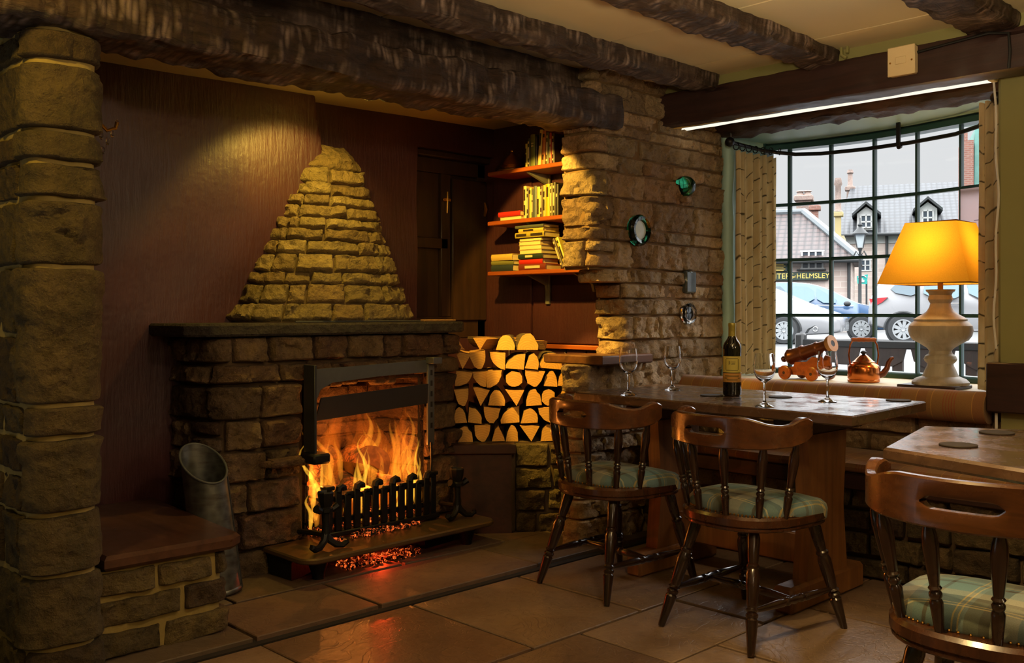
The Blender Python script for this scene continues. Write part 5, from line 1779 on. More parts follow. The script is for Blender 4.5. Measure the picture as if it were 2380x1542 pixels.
mprint = plain('faded_print', lin(110, 100, 140), .8); mprint2 = plain('faded_red_print', lin(160, 90, 110), .8)
for (s, sz, x, z, m) in [('AT', .030, -.02, .252, mprint), ('HIGH', .052, .0, .215, mprint), ('TIDE', .046, .0, .172, mprint), ('ley', .055, -.035, .075, mprint2)]:
    text(s, sz, po, (x, .0150, z), (PI / 2, 0, PI), m, mirror=True)
mb = MB(); box(mb, -.11, .09, .0136, .0142, .140, .143); box(mb, -.14, .12, .0136, .0142, .035, .037); mb.build('ruled_line', mprint, po)
# ------------------------------------------------------------------ the market place outside the window
EA = math.radians(20.8)                       # street frame: turned right of the camera axis
E_ROT = A_F - EA - PI / 2                      # local x = along the street, local y = away from the pub
E_F = Vector((math.cos(A_F - EA), math.sin(A_F - EA))); E_R = Vector((E_F.y, -E_F.x))
def epos(lat, D, z=0): q = E_F * D + E_R * lat; return (q.x, q.y, z)
def ex(px, D): return D * math.tan(math.atan((px - 1190) / F_PX) - EA)
def ez(py, px, D):
    a = math.atan((px - 1190) / F_PX); return CAM_H + (HOR - py) / F_PX * (D / math.cos(a - EA)) * math.cos(a)
GZ = .30

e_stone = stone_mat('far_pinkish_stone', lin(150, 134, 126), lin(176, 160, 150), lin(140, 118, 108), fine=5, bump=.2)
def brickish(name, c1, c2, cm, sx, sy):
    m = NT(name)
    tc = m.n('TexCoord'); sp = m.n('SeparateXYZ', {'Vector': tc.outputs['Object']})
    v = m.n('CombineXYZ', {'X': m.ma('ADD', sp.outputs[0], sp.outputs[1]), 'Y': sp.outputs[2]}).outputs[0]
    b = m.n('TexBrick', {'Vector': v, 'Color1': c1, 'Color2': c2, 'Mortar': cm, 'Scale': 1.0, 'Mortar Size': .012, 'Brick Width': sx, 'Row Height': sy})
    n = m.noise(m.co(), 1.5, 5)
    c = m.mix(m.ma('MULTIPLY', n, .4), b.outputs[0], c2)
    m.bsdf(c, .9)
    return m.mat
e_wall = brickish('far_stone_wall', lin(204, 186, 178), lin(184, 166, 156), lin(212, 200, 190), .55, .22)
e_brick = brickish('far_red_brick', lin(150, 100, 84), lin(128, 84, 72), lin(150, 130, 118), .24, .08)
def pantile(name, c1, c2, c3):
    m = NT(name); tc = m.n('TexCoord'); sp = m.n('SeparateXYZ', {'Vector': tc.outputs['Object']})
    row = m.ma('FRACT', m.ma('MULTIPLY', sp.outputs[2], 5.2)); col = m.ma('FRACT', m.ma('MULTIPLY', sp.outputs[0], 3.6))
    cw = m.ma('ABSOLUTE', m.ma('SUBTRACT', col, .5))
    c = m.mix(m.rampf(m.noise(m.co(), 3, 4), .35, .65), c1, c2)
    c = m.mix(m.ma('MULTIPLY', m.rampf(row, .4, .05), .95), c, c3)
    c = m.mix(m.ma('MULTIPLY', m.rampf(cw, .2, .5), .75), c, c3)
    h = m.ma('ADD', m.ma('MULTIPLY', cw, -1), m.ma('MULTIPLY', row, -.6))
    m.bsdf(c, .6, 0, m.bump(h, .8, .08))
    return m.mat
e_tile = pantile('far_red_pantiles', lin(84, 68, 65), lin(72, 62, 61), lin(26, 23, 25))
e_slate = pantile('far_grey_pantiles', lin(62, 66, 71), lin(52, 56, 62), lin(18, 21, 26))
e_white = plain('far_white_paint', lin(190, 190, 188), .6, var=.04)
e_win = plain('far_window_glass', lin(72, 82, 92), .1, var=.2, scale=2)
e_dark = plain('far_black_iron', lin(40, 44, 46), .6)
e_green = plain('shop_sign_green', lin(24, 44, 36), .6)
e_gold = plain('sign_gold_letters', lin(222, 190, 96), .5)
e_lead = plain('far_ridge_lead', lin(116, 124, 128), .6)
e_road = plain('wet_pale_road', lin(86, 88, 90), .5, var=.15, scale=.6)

# ground rising gently from the pub to the parked cars
mb = MB()
def gnd(a, b):
    lat = lerp(-40, 60, a); D = 6.2 + 90 * b * b
    z = lerp(-.12, GZ, min(1, max(0, (D - 6.2) / 11)))
    p = epos(lat, D, z); return p
sheet(mb, 20, 60, gnd)
struct(mb.build('ground_outside', e_road, recalc=False), 'pale wet road surface of the market place outside', 'road')

def facade_win(b, x, z, w, h, nx, nz, name='window', y=-.05):
    mb = MB(); t = .07
    box(mb, x - w / 2 - t, x + w / 2 + t, y, y + .06, z - t, z, .005); box(mb, x - w / 2 - t, x + w / 2 + t, y, y + .06, z + h, z + h + t, .005)
    for k in range(nx + 1): xx = lerp(x - w / 2, x + w / 2, k / nx); box(mb, xx - t / 2, xx + t / 2, y, y + .06, z, z + h)
    for k in range(1, nz): zz = lerp(z, z + h, k / nz); box(mb, x - w / 2, x + w / 2, y, y + .06, zz - t / 3, zz + t / 3)
    f = mb.build(name, e_white, b)
    mb = MB(); box(mb, x - w / 2, x + w / 2, y + .04, y + .07, z, z + h); mb.build('glass', e_win, f)
    return f

# --- shop with the hipped pantile roof
D1 = 40.0
xr = ex(1978, D1); xl = ex(1660, D1)
ze = ez(604, 1880, D1); zr = ez(478, 1830, D1)
b1 = thing('shop_building', 'stone shop with hipped red pantile roof and green name board behind the parked cars', 'building', epos(0, D1, GZ), E_ROT)
def Z(z): return z - GZ
mb = MB(); box(mb, xl, xr, 0, 6, 0, Z(ze)); mb.build('wall', e_wall, b1)
mb = MB()
rx = ex(1868, D1 + 3)
vs = [(xl - .3, -.35, Z(ze) - .05), (xr + .35, -.35, Z(ze) - .05), (rx, 3, Z(zr)), (xl - .3, 3, Z(zr)), (xr + .35, 6.35, Z(ze) - .05), (xl - .3, 6.35, Z(ze) - .05)]
mb.add(vs, [(0, 1, 2, 3), (1, 4, 2), (4, 5, 3, 2), (0, 3, 5), (0, 5, 4, 1)]); mb.build('roof', e_tile, b1, smooth=0)
mb = MB()
tube(mb, [(rx, 3, Z(zr) + .03), (xr + .35, -.35, Z(ze))], .16, 8); tube(mb, [(rx, 3, Z(zr) + .03), (xl, 3, Z(zr) + .03)], .14, 8); mb.build('ridge', e_lead, b1)
mb = MB(); tube(mb, [(xl, -.42, Z(ze) - .08), (xr + .3, -.42, Z(ze) - .08)], .09, 8); tube(mb, [(ex(1973, D1), -.12, Z(ze) - .1), (ex(1973, D1), -.12, .2)], .06, 8); mb.build('gutter', e_dark, b1)
wx = ex(1888, D1)
facade_win(b1, wx, Z(ez(623, 1888, D1)), ex(1912, D1) - ex(1864, D1), ez(586, 1888, D1) - ez(623, 1888, D1), 3, 2)
mb = MB(); box(mb, ex(1852, D1), ex(1920, D1), -.16, 0, Z(ez(629, 1888, D1)), Z(ez(626, 1888, D1)), .01); mb.build('sill', e_dark, b1)
zs0, zs1 = Z(ez(652, 1880, D1)), Z(ez(633, 1880, D1))
mb = MB(); box(mb, ex(1690, D1), ex(1926, D1), -.18, 0, zs0, zs1, .02); sg = mb.build('name_board', e_green, b1); sg['label'] = 'dark green name board with gold capitals'
hh = zs1 - zs0
text('HELMSLEY', hh * .85, sg, (ex(1890, D1), -.19, (zs0 + zs1) / 2), (PI / 2, 0, 0), e_gold)
text('of', hh * .42, sg, (ex(1846.5, D1), -.19, (zs0 + zs1) / 2 - .02), (PI / 2, 0, 0), e_gold)
text('HUNTERS', hh * .92, sg, (ex(1806, D1), -.19, (zs0 + zs1) / 2), (PI / 2, 0, 0), e_gold)
mb = MB(); box(mb, ex(1796, D1), ex(1831, D1), -.12, 0, Z(ez(632, 1815, D1)), Z(ez(612, 1815, D1)), .02)
nb = mb.build('notice_board', e_green, b1); nb['label'] = 'small green notice board with gilt lines'
mb = MB()
for k in range(5):
    z = Z(ez(615 + k * 3.4, 1815, D1)); box(mb, ex(1799, D1), ex(1822 + (k % 2) * 4, D1), -.13, -.12, z - .03, z)
mb.build('gilt_lines', e_gold, nb)
def chimney(parent, px0, px1, py_top, py_bot, D, dy, name='chimney', pots=(), mat=None, cap=True):
    mb = MB(); xm = (px0 + px1) / 2
    x0, x1 = ex(px0, D + dy), ex(px1, D + dy); zt = Z(ez(py_top, xm, D + dy)); zb_ = Z(ez(py_bot, xm, D + dy))
    w = x1 - x0
    box(mb, x0, x1, dy - w / 2, dy + w / 2, zb_, zt)
    if cap: box(mb, x0 - .1, x1 + .1, dy - w / 2 - .1, dy + w / 2 + .1, zt - .25, zt - .02, .03)
    c_ = mb.build(name, mat or e_brick, parent)
    for (pp, h) in pots:
        mb = MB(); lathe(mb, [(.17, 0), (.20, .04), (.14, .12), (.13, h * .75), (.19, h * .82), (.14, h)], 12, Matrix.Translation((ex(pp, D + dy), dy, zt - .03))); mb.build('chimney_pot', e_stone, c_)
chimney(b1, 1852, 1885, 455, 500, D1, 4.5, pots=((1860, .25), (1877, .25)), mat=e_stone)
chimney(b1, 1886, 1902, 477, 530, D1, 3.8)

# --- house behind with grey roof and dormers
D2 = 54.0
b2 = thing('dormer_house', 'pale stone house with grey pantile roof and two white dormer windows', 'building', epos(0, D2, GZ), E_ROT)
ze2 = ez(541, 2060, D2); zr2 = ez(428, 2100, D2 + 5)
xl2, xr2 = ex(1950, D2), ex(2330, D2)
mb = MB(); box(mb, xl2, xr2, 0, 10, 0, Z(ze2)); mb.build('wall', e_wall, b2)
mb = MB()
vs = [(xl2 - .2, -.4, Z(ze2) - .1), (xr2, -.4, Z(ze2) - .1), (xr2, 5, Z(zr2)), (ex(1978, D2 + 5), 5, Z(zr2)), (xr2, 10.4, Z(ze2)), (xl2 - .2, 10.4, Z(ze2))]
mb.add(vs, [(0, 1, 2, 3), (3, 2, 4, 5), (0, 3, 5), (1, 4, 2), (0, 5, 4, 1)]); mb.build('roof', e_slate, b2, smooth=0)
mb = MB(); tube(mb, [(xl2 - .2, -.5, Z(ze2) - .12), (xr2, -.5, Z(ze2) - .12)], .09, 8); tube(mb, [(ex(2061, D2), -.12, Z(ze2) - .1), (ex(2061, D2), -.12, .2)], .07, 8); mb.build('gutter', e_dark, b2)
mb = MB(); box(mb, xl2, xr2, -.06, 0, Z(ze2) - .55, Z(ze2) - .18); mb.build('eaves_band', e_white, b2)
for (p0, p1, pk, pyt, pye, pyb) in [(1992, 2036, 2013, 481, 497, 536), (2134, 2178, 2156, 470, 486, 528)]:
    x0, x1, xm = ex(p0, D2), ex(p1, D2), ex(pk, D2)
    za, zb2, zc2 = Z(ez(pyt, pk, D2)), Z(ez(pye, pk, D2)), Z(ez(pyb, pk, D2))
    mb = MB()
    vs = [(x0, -.1, zc2), (x1, -.1, zc2), (x1, -.1, zb2), (xm, -.1, za), (x0, -.1, zb2)]; vs += [(x, 4.0, z) for x, y, z in vs]
    mb.add(vs, [(0, 1, 2, 3, 4), (9, 8, 7, 6, 5)] + [(i, i + 5, (i + 1) % 5 + 5, (i + 1) % 5) for i in range(5)])
    dm = mb.build('dormer', e_white, b2, smooth=0)
    mb = MB()
    for (xa, za_, xb, zb_) in [(x0 - .25, zb2 - .15, xm, za + .12), (xm, za + .12, x1 + .25, zb2 - .15)]:
        vs = [(xa, -.4, za_), (xb, -.4, zb_), (xb, 4, zb_), (xa, 4, za_)]; vs += [(x, y, z + .14) for x, y, z in vs]
        mb.add(vs, [(0, 1, 2, 3), (7, 6, 5, 4), (0, 4, 5, 1), (1, 5, 6, 2), (2, 6, 7, 3), (3, 7, 4, 0)])
    mb.build('dormer_roof', e_dark, dm, smooth=0)
    w = (x1 - x0)
    mb = MB(); box(mb, xm - w * .28, xm + w * .28, -.16, -.11, zc2 + .15, zb2 - .1); mb.build('dormer_glass', e_win, dm)
    mb = MB()
    for xx in (xm - w * .28, xm, xm + w * .28): box(mb, xx - .04, xx + .04, -.2, -.12, zc2 + .12, zb2 - .06)
    for zz in (zc2 + .14, (zc2 + zb2) / 2, zb2 - .09): box(mb, xm - w * .3, xm + w * .3, -.2, -.12, zz - .04, zz + .04)
    mb.build('dormer_bars', e_white, dm)
facade_win(b2, ex(2011, D2), Z(ez(628, 2011, D2)), ex(2023, D2) - ex(2000, D2), ez(606, 2011, D2) - ez(628, 2011, D2), 2, 2)
facade_win(b2, ex(2150, D2), Z(ez(628, 2150, D2)), ex(2163, D2) - ex(2138, D2), ez(600, 2150, D2) - ez(628, 2150, D2), 2, 2)
chimney(b2, 1968, 1984, 434, 520, D2, 5.0, pots=((1976, 1.0),), mat=e_stone)
b3 = thing('low_gable', 'low pale building end with a capped chimney between the shop and the dormer house', 'building', epos(0, 47.0, GZ), E_ROT)
mb = MB(); box(mb, ex(1934, 47), ex(1962, 47), 0, 3, 0, Z(ez(548, 1948, 47))); mb.build('wall', plain('far_yellow_render', lin(190, 180, 140), .8), b3)
chimney(b3, 1941, 1955, 492, 550, 47.0, .8, mat=plain('far_yellow_stack', lin(186, 170, 120), .8), pots=((1948, 1.6),))

# --- building at the right edge
D4 = 44.0
b4 = thing('brick_tower_house', 'tall brick chimney stack and turquoise gable at the right edge of the window view', 'building', epos(0, D4, GZ), E_ROT)
mb = MB(); box(mb, ex(2236, D4), ex(2263, D4), 0, 2, 0, Z(ez(326, 2250, D4))); box(mb, ex(2240, D4), ex(2250, D4), .2, .8, Z(ez(330, 2250, D4)), Z(ez(300, 2245, D4))); mb.build('brick_stack', e_brick, b4)
mb = MB()
vs = [(ex(2262, D4), .4, 0), (ex(2420, D4), .4, 0), (ex(2420, D4), .4, Z(ez(290, 2300, D4))), (ex(2268, D4), .4, Z(ez(296, 2268, D4)))]; vs += [(x, 6, z) for x, y, z in vs]
mb.add(vs, [(0, 1, 2, 3), (7, 6, 5, 4), (0, 4, 5, 1), (1, 5, 6, 2), (2, 6, 7, 3), (3, 7, 4, 0)]); mb.build('turquoise_gable', plain('verdigris_cladding', lin(112, 168, 156), .6, var=.2, scale=2), b4)

# --- lamp post
lpz = ez(640, 1973, 33)
lq = thing('street_lamp', 'black wrought iron street lamp with a glazed lantern in front of the shop', 'street lamp', epos(ex(1999, 33), 33, GZ), E_ROT)
zt_ = Z(ez(577, 1999, 33)); zl = Z(ez(546, 1999, 33))
mb = MB(); lathe(mb, [(.10, 0), (.10, .5), (.05, .6), (.045, zt_ - .1), (.08, zt_)], 12); tube(mb, [(-.25, 0, zt_ - .35), (-.12, 0, zt_ - .1), (0, 0, zt_ - .3), (.12, 0, zt_ - .1), (.25, 0, zt_ - .35)], .03, 6); mb.build('post', e_dark, lq)
mb = MB(); h = zl - zt_
for s in (-1, 1): tube(mb, [(s * .09, -.1, zt_), (s * .17, -.15, zl)], .014, 5); tube(mb, [(s * .09, .1, zt_), (s * .17, .15, zl)], .014, 5)
lathe(mb, [(.25, zl), (.25, zl + .04), (.10, zl + .2), (.05, zl + .26), (.08, zl + .32), (.02, zl + .40), (.015, zl + .55)], 12); mb.build('lantern_frame', e_dark, lq)
mb = MB(); lathe(mb, [(.10, zt_ + .01), (.20, zl)], 4, Matrix.Rotation(PI / 4, 4, 'Z')); mb.build('lantern_glass', plain('lantern_glass', lin(200, 210, 212), .2), lq)
# --- green sign
gs = thing('green_sign', 'turquoise green square sign with white emblem on two posts behind the parked cars', 'sign', epos(ex(2004, 34), 34, GZ), E_ROT)
z0, z1 = Z(ez(661, 2004, 34)), Z(ez(638, 2004, 34)); w = ex(2015, 34) - ex(1993, 34)
mb = MB(); vs = [(-w / 2, 0, z0 + .02), (w / 2, 0, z0), (w / 2 + .03, 0, z1), (-w / 2 - .02, 0, z1 - .06)]; vs += [(x, .03, z) for x, y, z in vs]
mb.add(vs, [(0, 1, 2, 3), (7, 6, 5, 4), (0, 4, 5, 1), (1, 5, 6, 2), (2, 6, 7, 3), (3, 7, 4, 0)]); mb.build('panel', plain('sign_turquoise', lin(20, 150, 140), .5), gs)
mb = MB(); zc_ = (z0 + z1) / 2
tube(mb, [(.13 * math.cos(a), -.012, zc_ + .02 + .10 * math.sin(a)) for a in [math.radians(20 + 140 * k / 10) for k in range(11)]], .018, 6)
box(mb, -.07, .07, -.02, -.005, zc_ - .10, zc_ - .02, .004); box(mb, -.03, .03, -.02, -.005, zc_ - .02, zc_ + .03, .004); mb.build('emblem', e_white, gs)
for s in (-.35, .45):
    mb = MB(); lathe(mb, [(.03, 0), (.03, z0 + .1)], 8, Matrix.Translation((s * w, .06, 0))); mb.build('post', e_dark, gs)

# --- parked cars
def wheel(parent, x, y, r, ns, side):
    M_ = Matrix.Translation((x, y, r)) @ Matrix.Rotation(PI / 2 * side, 4, 'X')
    mb = MB(); lathe(mb, [(r * .66, -.09), (r * .95, -.095), (r, -.06), (r, .06), (r * .95, .095), (r * .70, .10), (r * .66, .08)], 28, M_, cap=False)
    t = mb.build('wheel', plain('tyre_rubber', lin(46, 48, 50), .8) if 'tyre_rubber' not in bpy.data.materials else bpy.data.materials['tyre_rubber'], parent)
    mb = MB(); lathe(mb, [(.02, .03), (r * .66, .03), (r * .66, .04)], 28, M_); mb.build('brake_shadow', e_dark, t)
    mb = MB(); lathe(mb, [(r * .60, .08), (r * .60, .10), (r * .69, .10), (r * .69, .07)], 28, M_, cap=False); lathe(mb, [(.01, .095), (r * .13, .10), (r * .14, .05)], 14, M_)
    for k in range(ns):
        a = 2 * PI * k / ns; ca_, sa_ = math.cos(a), math.sin(a)
        pts = [(r * .1, -.03), (r * .62, -.045), (r * .62, .045), (r * .1, .03)]
        vs = []
        for zz in (.06, .09):
            for (u, v) in pts: vs.append(M_ @ Vector((u * ca_ - v * sa_, u * sa_ + v * ca_, zz)))
        mb.add(vs, [(0, 1, 2, 3), (7, 6, 5, 4), (0, 4, 5, 1), (1, 5, 6, 2), (2, 6, 7, 3), (3, 7, 4, 0)])
    mb.build('rim', bpy.data.materials.get('alloy_rim') or plain('alloy_rim', lin(206, 212, 216), .3, .6), t)

def smooth_poly(pts, it=2):
    for _ in range(it):
        out = []
        for i in range(len(pts)):
            p, q = pts[i], pts[(i + 1) % len(pts)]
            out.append((p[0] * .75 + q[0] * .25, p[1] * .75 + q[1] * .25)); out.append((p[0] * .25 + q[0] * .75, p[1] * .25 + q[1] * .75))
        pts = out
    return pts

def car(name, label, lat, D, rz, outline, belt, wheels, glass, bodymat, wr=.335, ns=10, width=1.8, extra=None):
    """outline: side view, x to the right (front), z up. lat/D put x = 0 of the outline."""
    p = epos(lat, D, GZ)
    root = thing(name, label, 'car', p, E_ROT + rz, 'cars parked outside the window')
    pl = smooth_poly(outline, 2); n = len(pl)
    cx = sum(q[0] for q in pl) / n; cz = sum(q[1] for q in pl) / n
    hw = width / 2
    rings = [(-hw, .955), (-hw + .02, .985), (-hw + .10, 1.0), (hw - .10, 1.0), (hw - .02, .985), (hw, .955)]
    vs = []
    for (y, s) in rings:
        for (x, z) in pl:
            t = min(1, max(0, (z - belt) / .55)); ty = 1 - .27 * t
            vs.append((cx + (x - cx) * s, y * ty, cz + (z - cz) * s))
    fs = []
    for k in range(len(rings) - 1):
        for i in range(n):
            j = (i + 1) % n; fs.append((k * n + i, k * n + j, (k + 1) * n + j, (k + 1) * n + i))
    fs.append(tuple(range(n))); fs.append(tuple((len(rings) - 1) * n + i for i in range(n)))
    mb = MB(); mb.add(vs, fs); mb.build('body', bodymat, root, smooth=50)
    for (pl2, mm, nm) in glass:
        pl3 = smooth_poly(pl2, 1); k = len(pl3)
        def sy(z): return -(hw * (1 - .27 * min(1, max(0, (z - belt) / .55)))) - .012
        vs = [(x, sy(z), z) for x, z in pl3] + [(x, sy(z) + .05, z) for x, z in pl3]
        mb = MB(); mb.add(vs, [tuple(range(k)), tuple(range(2 * k - 1, k - 1, -1))] + [(i, (i + 1) % k, k + (i + 1) % k, k + i) for i in range(k)]); mb.build(nm, mm, root, smooth=0)
    for (x) in wheels:
        for sd, y in ((1, -hw + .035), (-1, hw - .035)):
            wheel(root, x, y, wr, ns, sd)
        # dark wheel arch lining
        mb = MB(); pts = [(x + (wr + .06) * math.cos(a), -hw - .004, wr + (wr + .06) * math.sin(a)) for a in [PI * k / 16 for k in range(17)]]
        tube(mb, pts, .035, 6); mb.build('wheel_arch', e_dark, root)
        mb = MB(); M_ = Matrix.Translation((x, -hw + .02, wr)) @ Matrix.Rotation(PI / 2, 4, 'X'); lathe(mb, [(wr + .05, -.04), (wr + .05, .022)], 24, M_); mb.build('arch_gap', e_dark, root)
    if extra: extra(root, hw)
    return root
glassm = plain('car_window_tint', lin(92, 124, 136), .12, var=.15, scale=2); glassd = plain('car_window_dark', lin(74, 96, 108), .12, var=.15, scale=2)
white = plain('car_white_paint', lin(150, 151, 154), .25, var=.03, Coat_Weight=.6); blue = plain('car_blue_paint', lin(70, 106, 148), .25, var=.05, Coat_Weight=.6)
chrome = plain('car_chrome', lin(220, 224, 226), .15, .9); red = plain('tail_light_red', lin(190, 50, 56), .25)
# blue SUV, nose to the right: front wheel at px 2003
D = 29.0; sx = ex(2003, D)
def blue_x(root, hw):
    mb = MB(); ball(mb, (-.36, -hw - .10, 1.02), .12, 12, 8, sc=(.8, .6, .62)); mb.build('door_mirror', e_dark, root)
    mb = MB(); tube(mb, [(-1.75, -hw - .03, .88), (-1.5, -hw - .035, .88)], .022, 6); mb.build('door_handle', chrome, root)
    mb = MB(); tube(mb, [(-3.05, -hw - .012, .98), (-2.2, -hw - .014, 1.0), (-.2, -hw - .012, .96)], .014, 6); mb.build('belt_trim', chrome, root)
car('blue_suv', 'blue parked SUV behind the white car, side windows showing', sx, D, 0.0,
    [(.95, .25), (1.0, .55), (.90, .82), (.2, .98), (-.15, 1.05), (-1.05, 1.55), (-1.9, 1.66), (-2.9, 1.60), (-3.5, 1.2), (-3.65, .9), (-3.6, .3)], .98, [0, -2.65],
    [([(-1.15, 1.05), (-.50, 1.04), (-1.08, 1.42), (-1.2, 1.47)], glassm, 'front_window'), ([(-2.0, 1.05), (-1.22, 1.05), (-1.26, 1.50), (-1.95, 1.53)], glassm, 'front_window'), ([(-2.75, 1.08), (-2.06, 1.05), (-2.04, 1.53), (-2.55, 1.50)], glassd, 'rear_window'), ([(-3.25, 1.2), (-2.82, 1.10), (-2.66, 1.46), (-2.9, 1.42)], glassd, 'rear_window')],
    blue, .335, 10, 1.85, blue_x)
# white car in front, nose to the right: front wheel at px 1835
D = 25.5; sx = ex(1836, D)
def white_x(root, hw):
    mb = MB(); pl = [(.50, .28), (1.05, .30), (1.10, .44), (.72, .46), (.56, .38)]; k = len(pl)
    vs = [(x, -hw - .012 + max(0, x - .7) * .3, z) for x, z in pl] + [(x, -hw + .06 + max(0, x - .7) * .3, z) for x, z in pl]
    mb.add(vs, [tuple(range(k)), tuple(range(2 * k - 1, k - 1, -1))] + [(i, (i + 1) % k, k + (i + 1) % k, k + i) for i in range(k)]); mb.build('bumper_grille', e_dark, root, smooth=0)
    mb = MB(); tube(mb, [(.74 + .055 * math.cos(a), -hw - .012, .375 + .055 * math.sin(a)) for a in [2 * PI * i / 16 for i in range(16)]], .012, 6, closed=True); mb.build('fog_lamp', chrome, root)
    mb = MB(); tube(mb, [(1.12, -hw + .16, .62), (1.17, -hw + .2, .5), (1.15, -hw + .2, .36)], .025, 6); mb.build('chrome_trim', chrome, root)
car('white_car', 'white parked car nearest the window with its nose toward the lamp', sx, D, math.radians(-4),
    [(1.33, .2), (1.36, .5), (1.30, .72), (.77, .88), (.17, 1.12), (-.47, 1.44), (-1.1, 1.56), (-2.4, 1.56), (-3.1, 1.2), (-3.3, .8), (-3.3, .25)], 1.1, [0, -2.6],
    [([(-1.5, 1.10), (-.62, 1.06), (-1.05, 1.40), (-1.5, 1.46)], glassm, 'front_window'), ([(-2.6, 1.12), (-1.6, 1.10), (-1.6, 1.46), (-2.4, 1.42)], glassd, 'rear_window')],
    white, .335, 10, 1.8, white_x)
# white SUV at the right, tail to the left: rear wheel at px 2097
D = 26.5; sx = ex(2097, D)
def wsuv_x(root, hw):
    mb = MB(); pl = [(-.78, 1.12), (-.35, 1.16), (-.48, 1.04), (-.72, .90)]; k = 4
    vs = [(x, -hw * .965 - .02, z) for x, z in pl] + [(x, -hw + .12, z) for x, z in pl]
    mb.add(vs, [tuple(range(k)), tuple(range(2 * k - 1, k - 1, -1))] + [(i, (i + 1) % k, k + (i + 1) % k, k + i) for i in range(k)]); mb.build('tail_light', red, root, smooth=0)
    mb = MB(); box(mb, 1.0, 1.3, -hw - .03, -hw + .02, .98, 1.01, .005); mb.build('door_handle', chrome, root)
car('white_suv', 'white parked SUV on the right of the window with a red tail light', sx, D, 0.0,
    [(3.7, .3), (3.75, .8), (3.0, 1.05), (2.5, 1.15), (1.7, 1.62), (.6, 1.74), (-.45, 1.66), (-.75, 1.2), (-.82, .75), (-.80, .32)], 1.05, [0, 2.75],
    [([(-.35, 1.30), (.35, 1.16), (.40, 1.58), (-.1, 1.55)], glassd, 'rear_window'), ([(.45, 1.14), (1.4, 1.12), (1.3, 1.60), (.5, 1.60)], glassm, 'front_window'), ([(1.5, 1.12), (2.3, 1.12), (1.75, 1.46), (1.4, 1.6)], glassm, 'front_window')],
    white, .365, 9, 1.9, wsuv_x)

# --- dark slatted bench right outside
bench_dark = plain('black_bench_paint', lin(20, 22, 24), .6)
oq = thing('outdoor_bench', 'dark wooden slatted bench standing outside with its back to the window', 'bench', (6.2, 2.85, -.10))
mb = MB(); box(mb, -.02, .03, -.80, .60, .955, 1.01, .008)
pts = []
mb.build('top_rail', bench_dark, oq)
obm = wood_mat('weathered_dark_bench', lin(52, 40, 36), lin(30, 26, 25), 'z', .6)
for y in (-.80, .62):
    mb = MB(); box(mb, -.03, .04, y - .035, y + .035, 0, 1.05, .015); mb.build('post', bench_dark, oq)
for k in range(9):
    y = -.70 + k * .155
    mb = MB()
    hw_ = .036
    box(mb, -.012, .012, y - hw_, y + hw_, .42, .96, .004); mb.build('back_slat', obm, oq)
for k in range(4):
    y = -.62 + k * .31
    mb = MB()
    pl = [(y - .11, .96), (y + .11, .96), (y + .10, .90), (y + .07, .85), (y, .83), (y - .07, .85), (y - .10, .90)]; kk = len(pl)
    pl = [(y - .14, .96), (y + .14, .96), (y + .12, .88), (y + .045, .84), (y - .045, .84), (y - .12, .88)]; kk = 6
    vs = [(-.016, a, b) for a, b in pl] + [(-.004, a, b) for a, b in pl]
    mb.add(vs, [tuple(range(kk)), tuple(range(2 * kk - 1, kk - 1, -1))] + [(i, (i + 1) % kk, kk + (i + 1) % kk, kk + i) for i in range(kk)]); mb.build('arched_panel', obm, oq)
mb = MB(); box(mb, -.012, .03, -.78, .60, .40, .46, .006); mb.build('lower_rail', bench_dark, oq)
for k in range(4):
    mb = MB(); box(mb, .04 + k * .11, .14 + k * .11, -.80, .62, .41, .44, .005); mb.build('seat_slat', obm, oq)
for y in (-.78, .60):
    mb = MB(); box(mb, .40, .47, y - .03, y + .03, 0, .41, .01); mb.build('front_leg', e_dark, oq)

# outdoor colours darkened evenly to offset the raised sky brightness
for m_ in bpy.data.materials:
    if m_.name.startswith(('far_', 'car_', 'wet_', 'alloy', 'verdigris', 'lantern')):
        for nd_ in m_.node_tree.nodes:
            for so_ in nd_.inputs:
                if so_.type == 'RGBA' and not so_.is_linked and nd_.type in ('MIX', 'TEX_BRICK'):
                    c_ = so_.default_value; so_.default_value = (c_[0] * .74, c_[1] * .74, c_[2] * .74, 1)
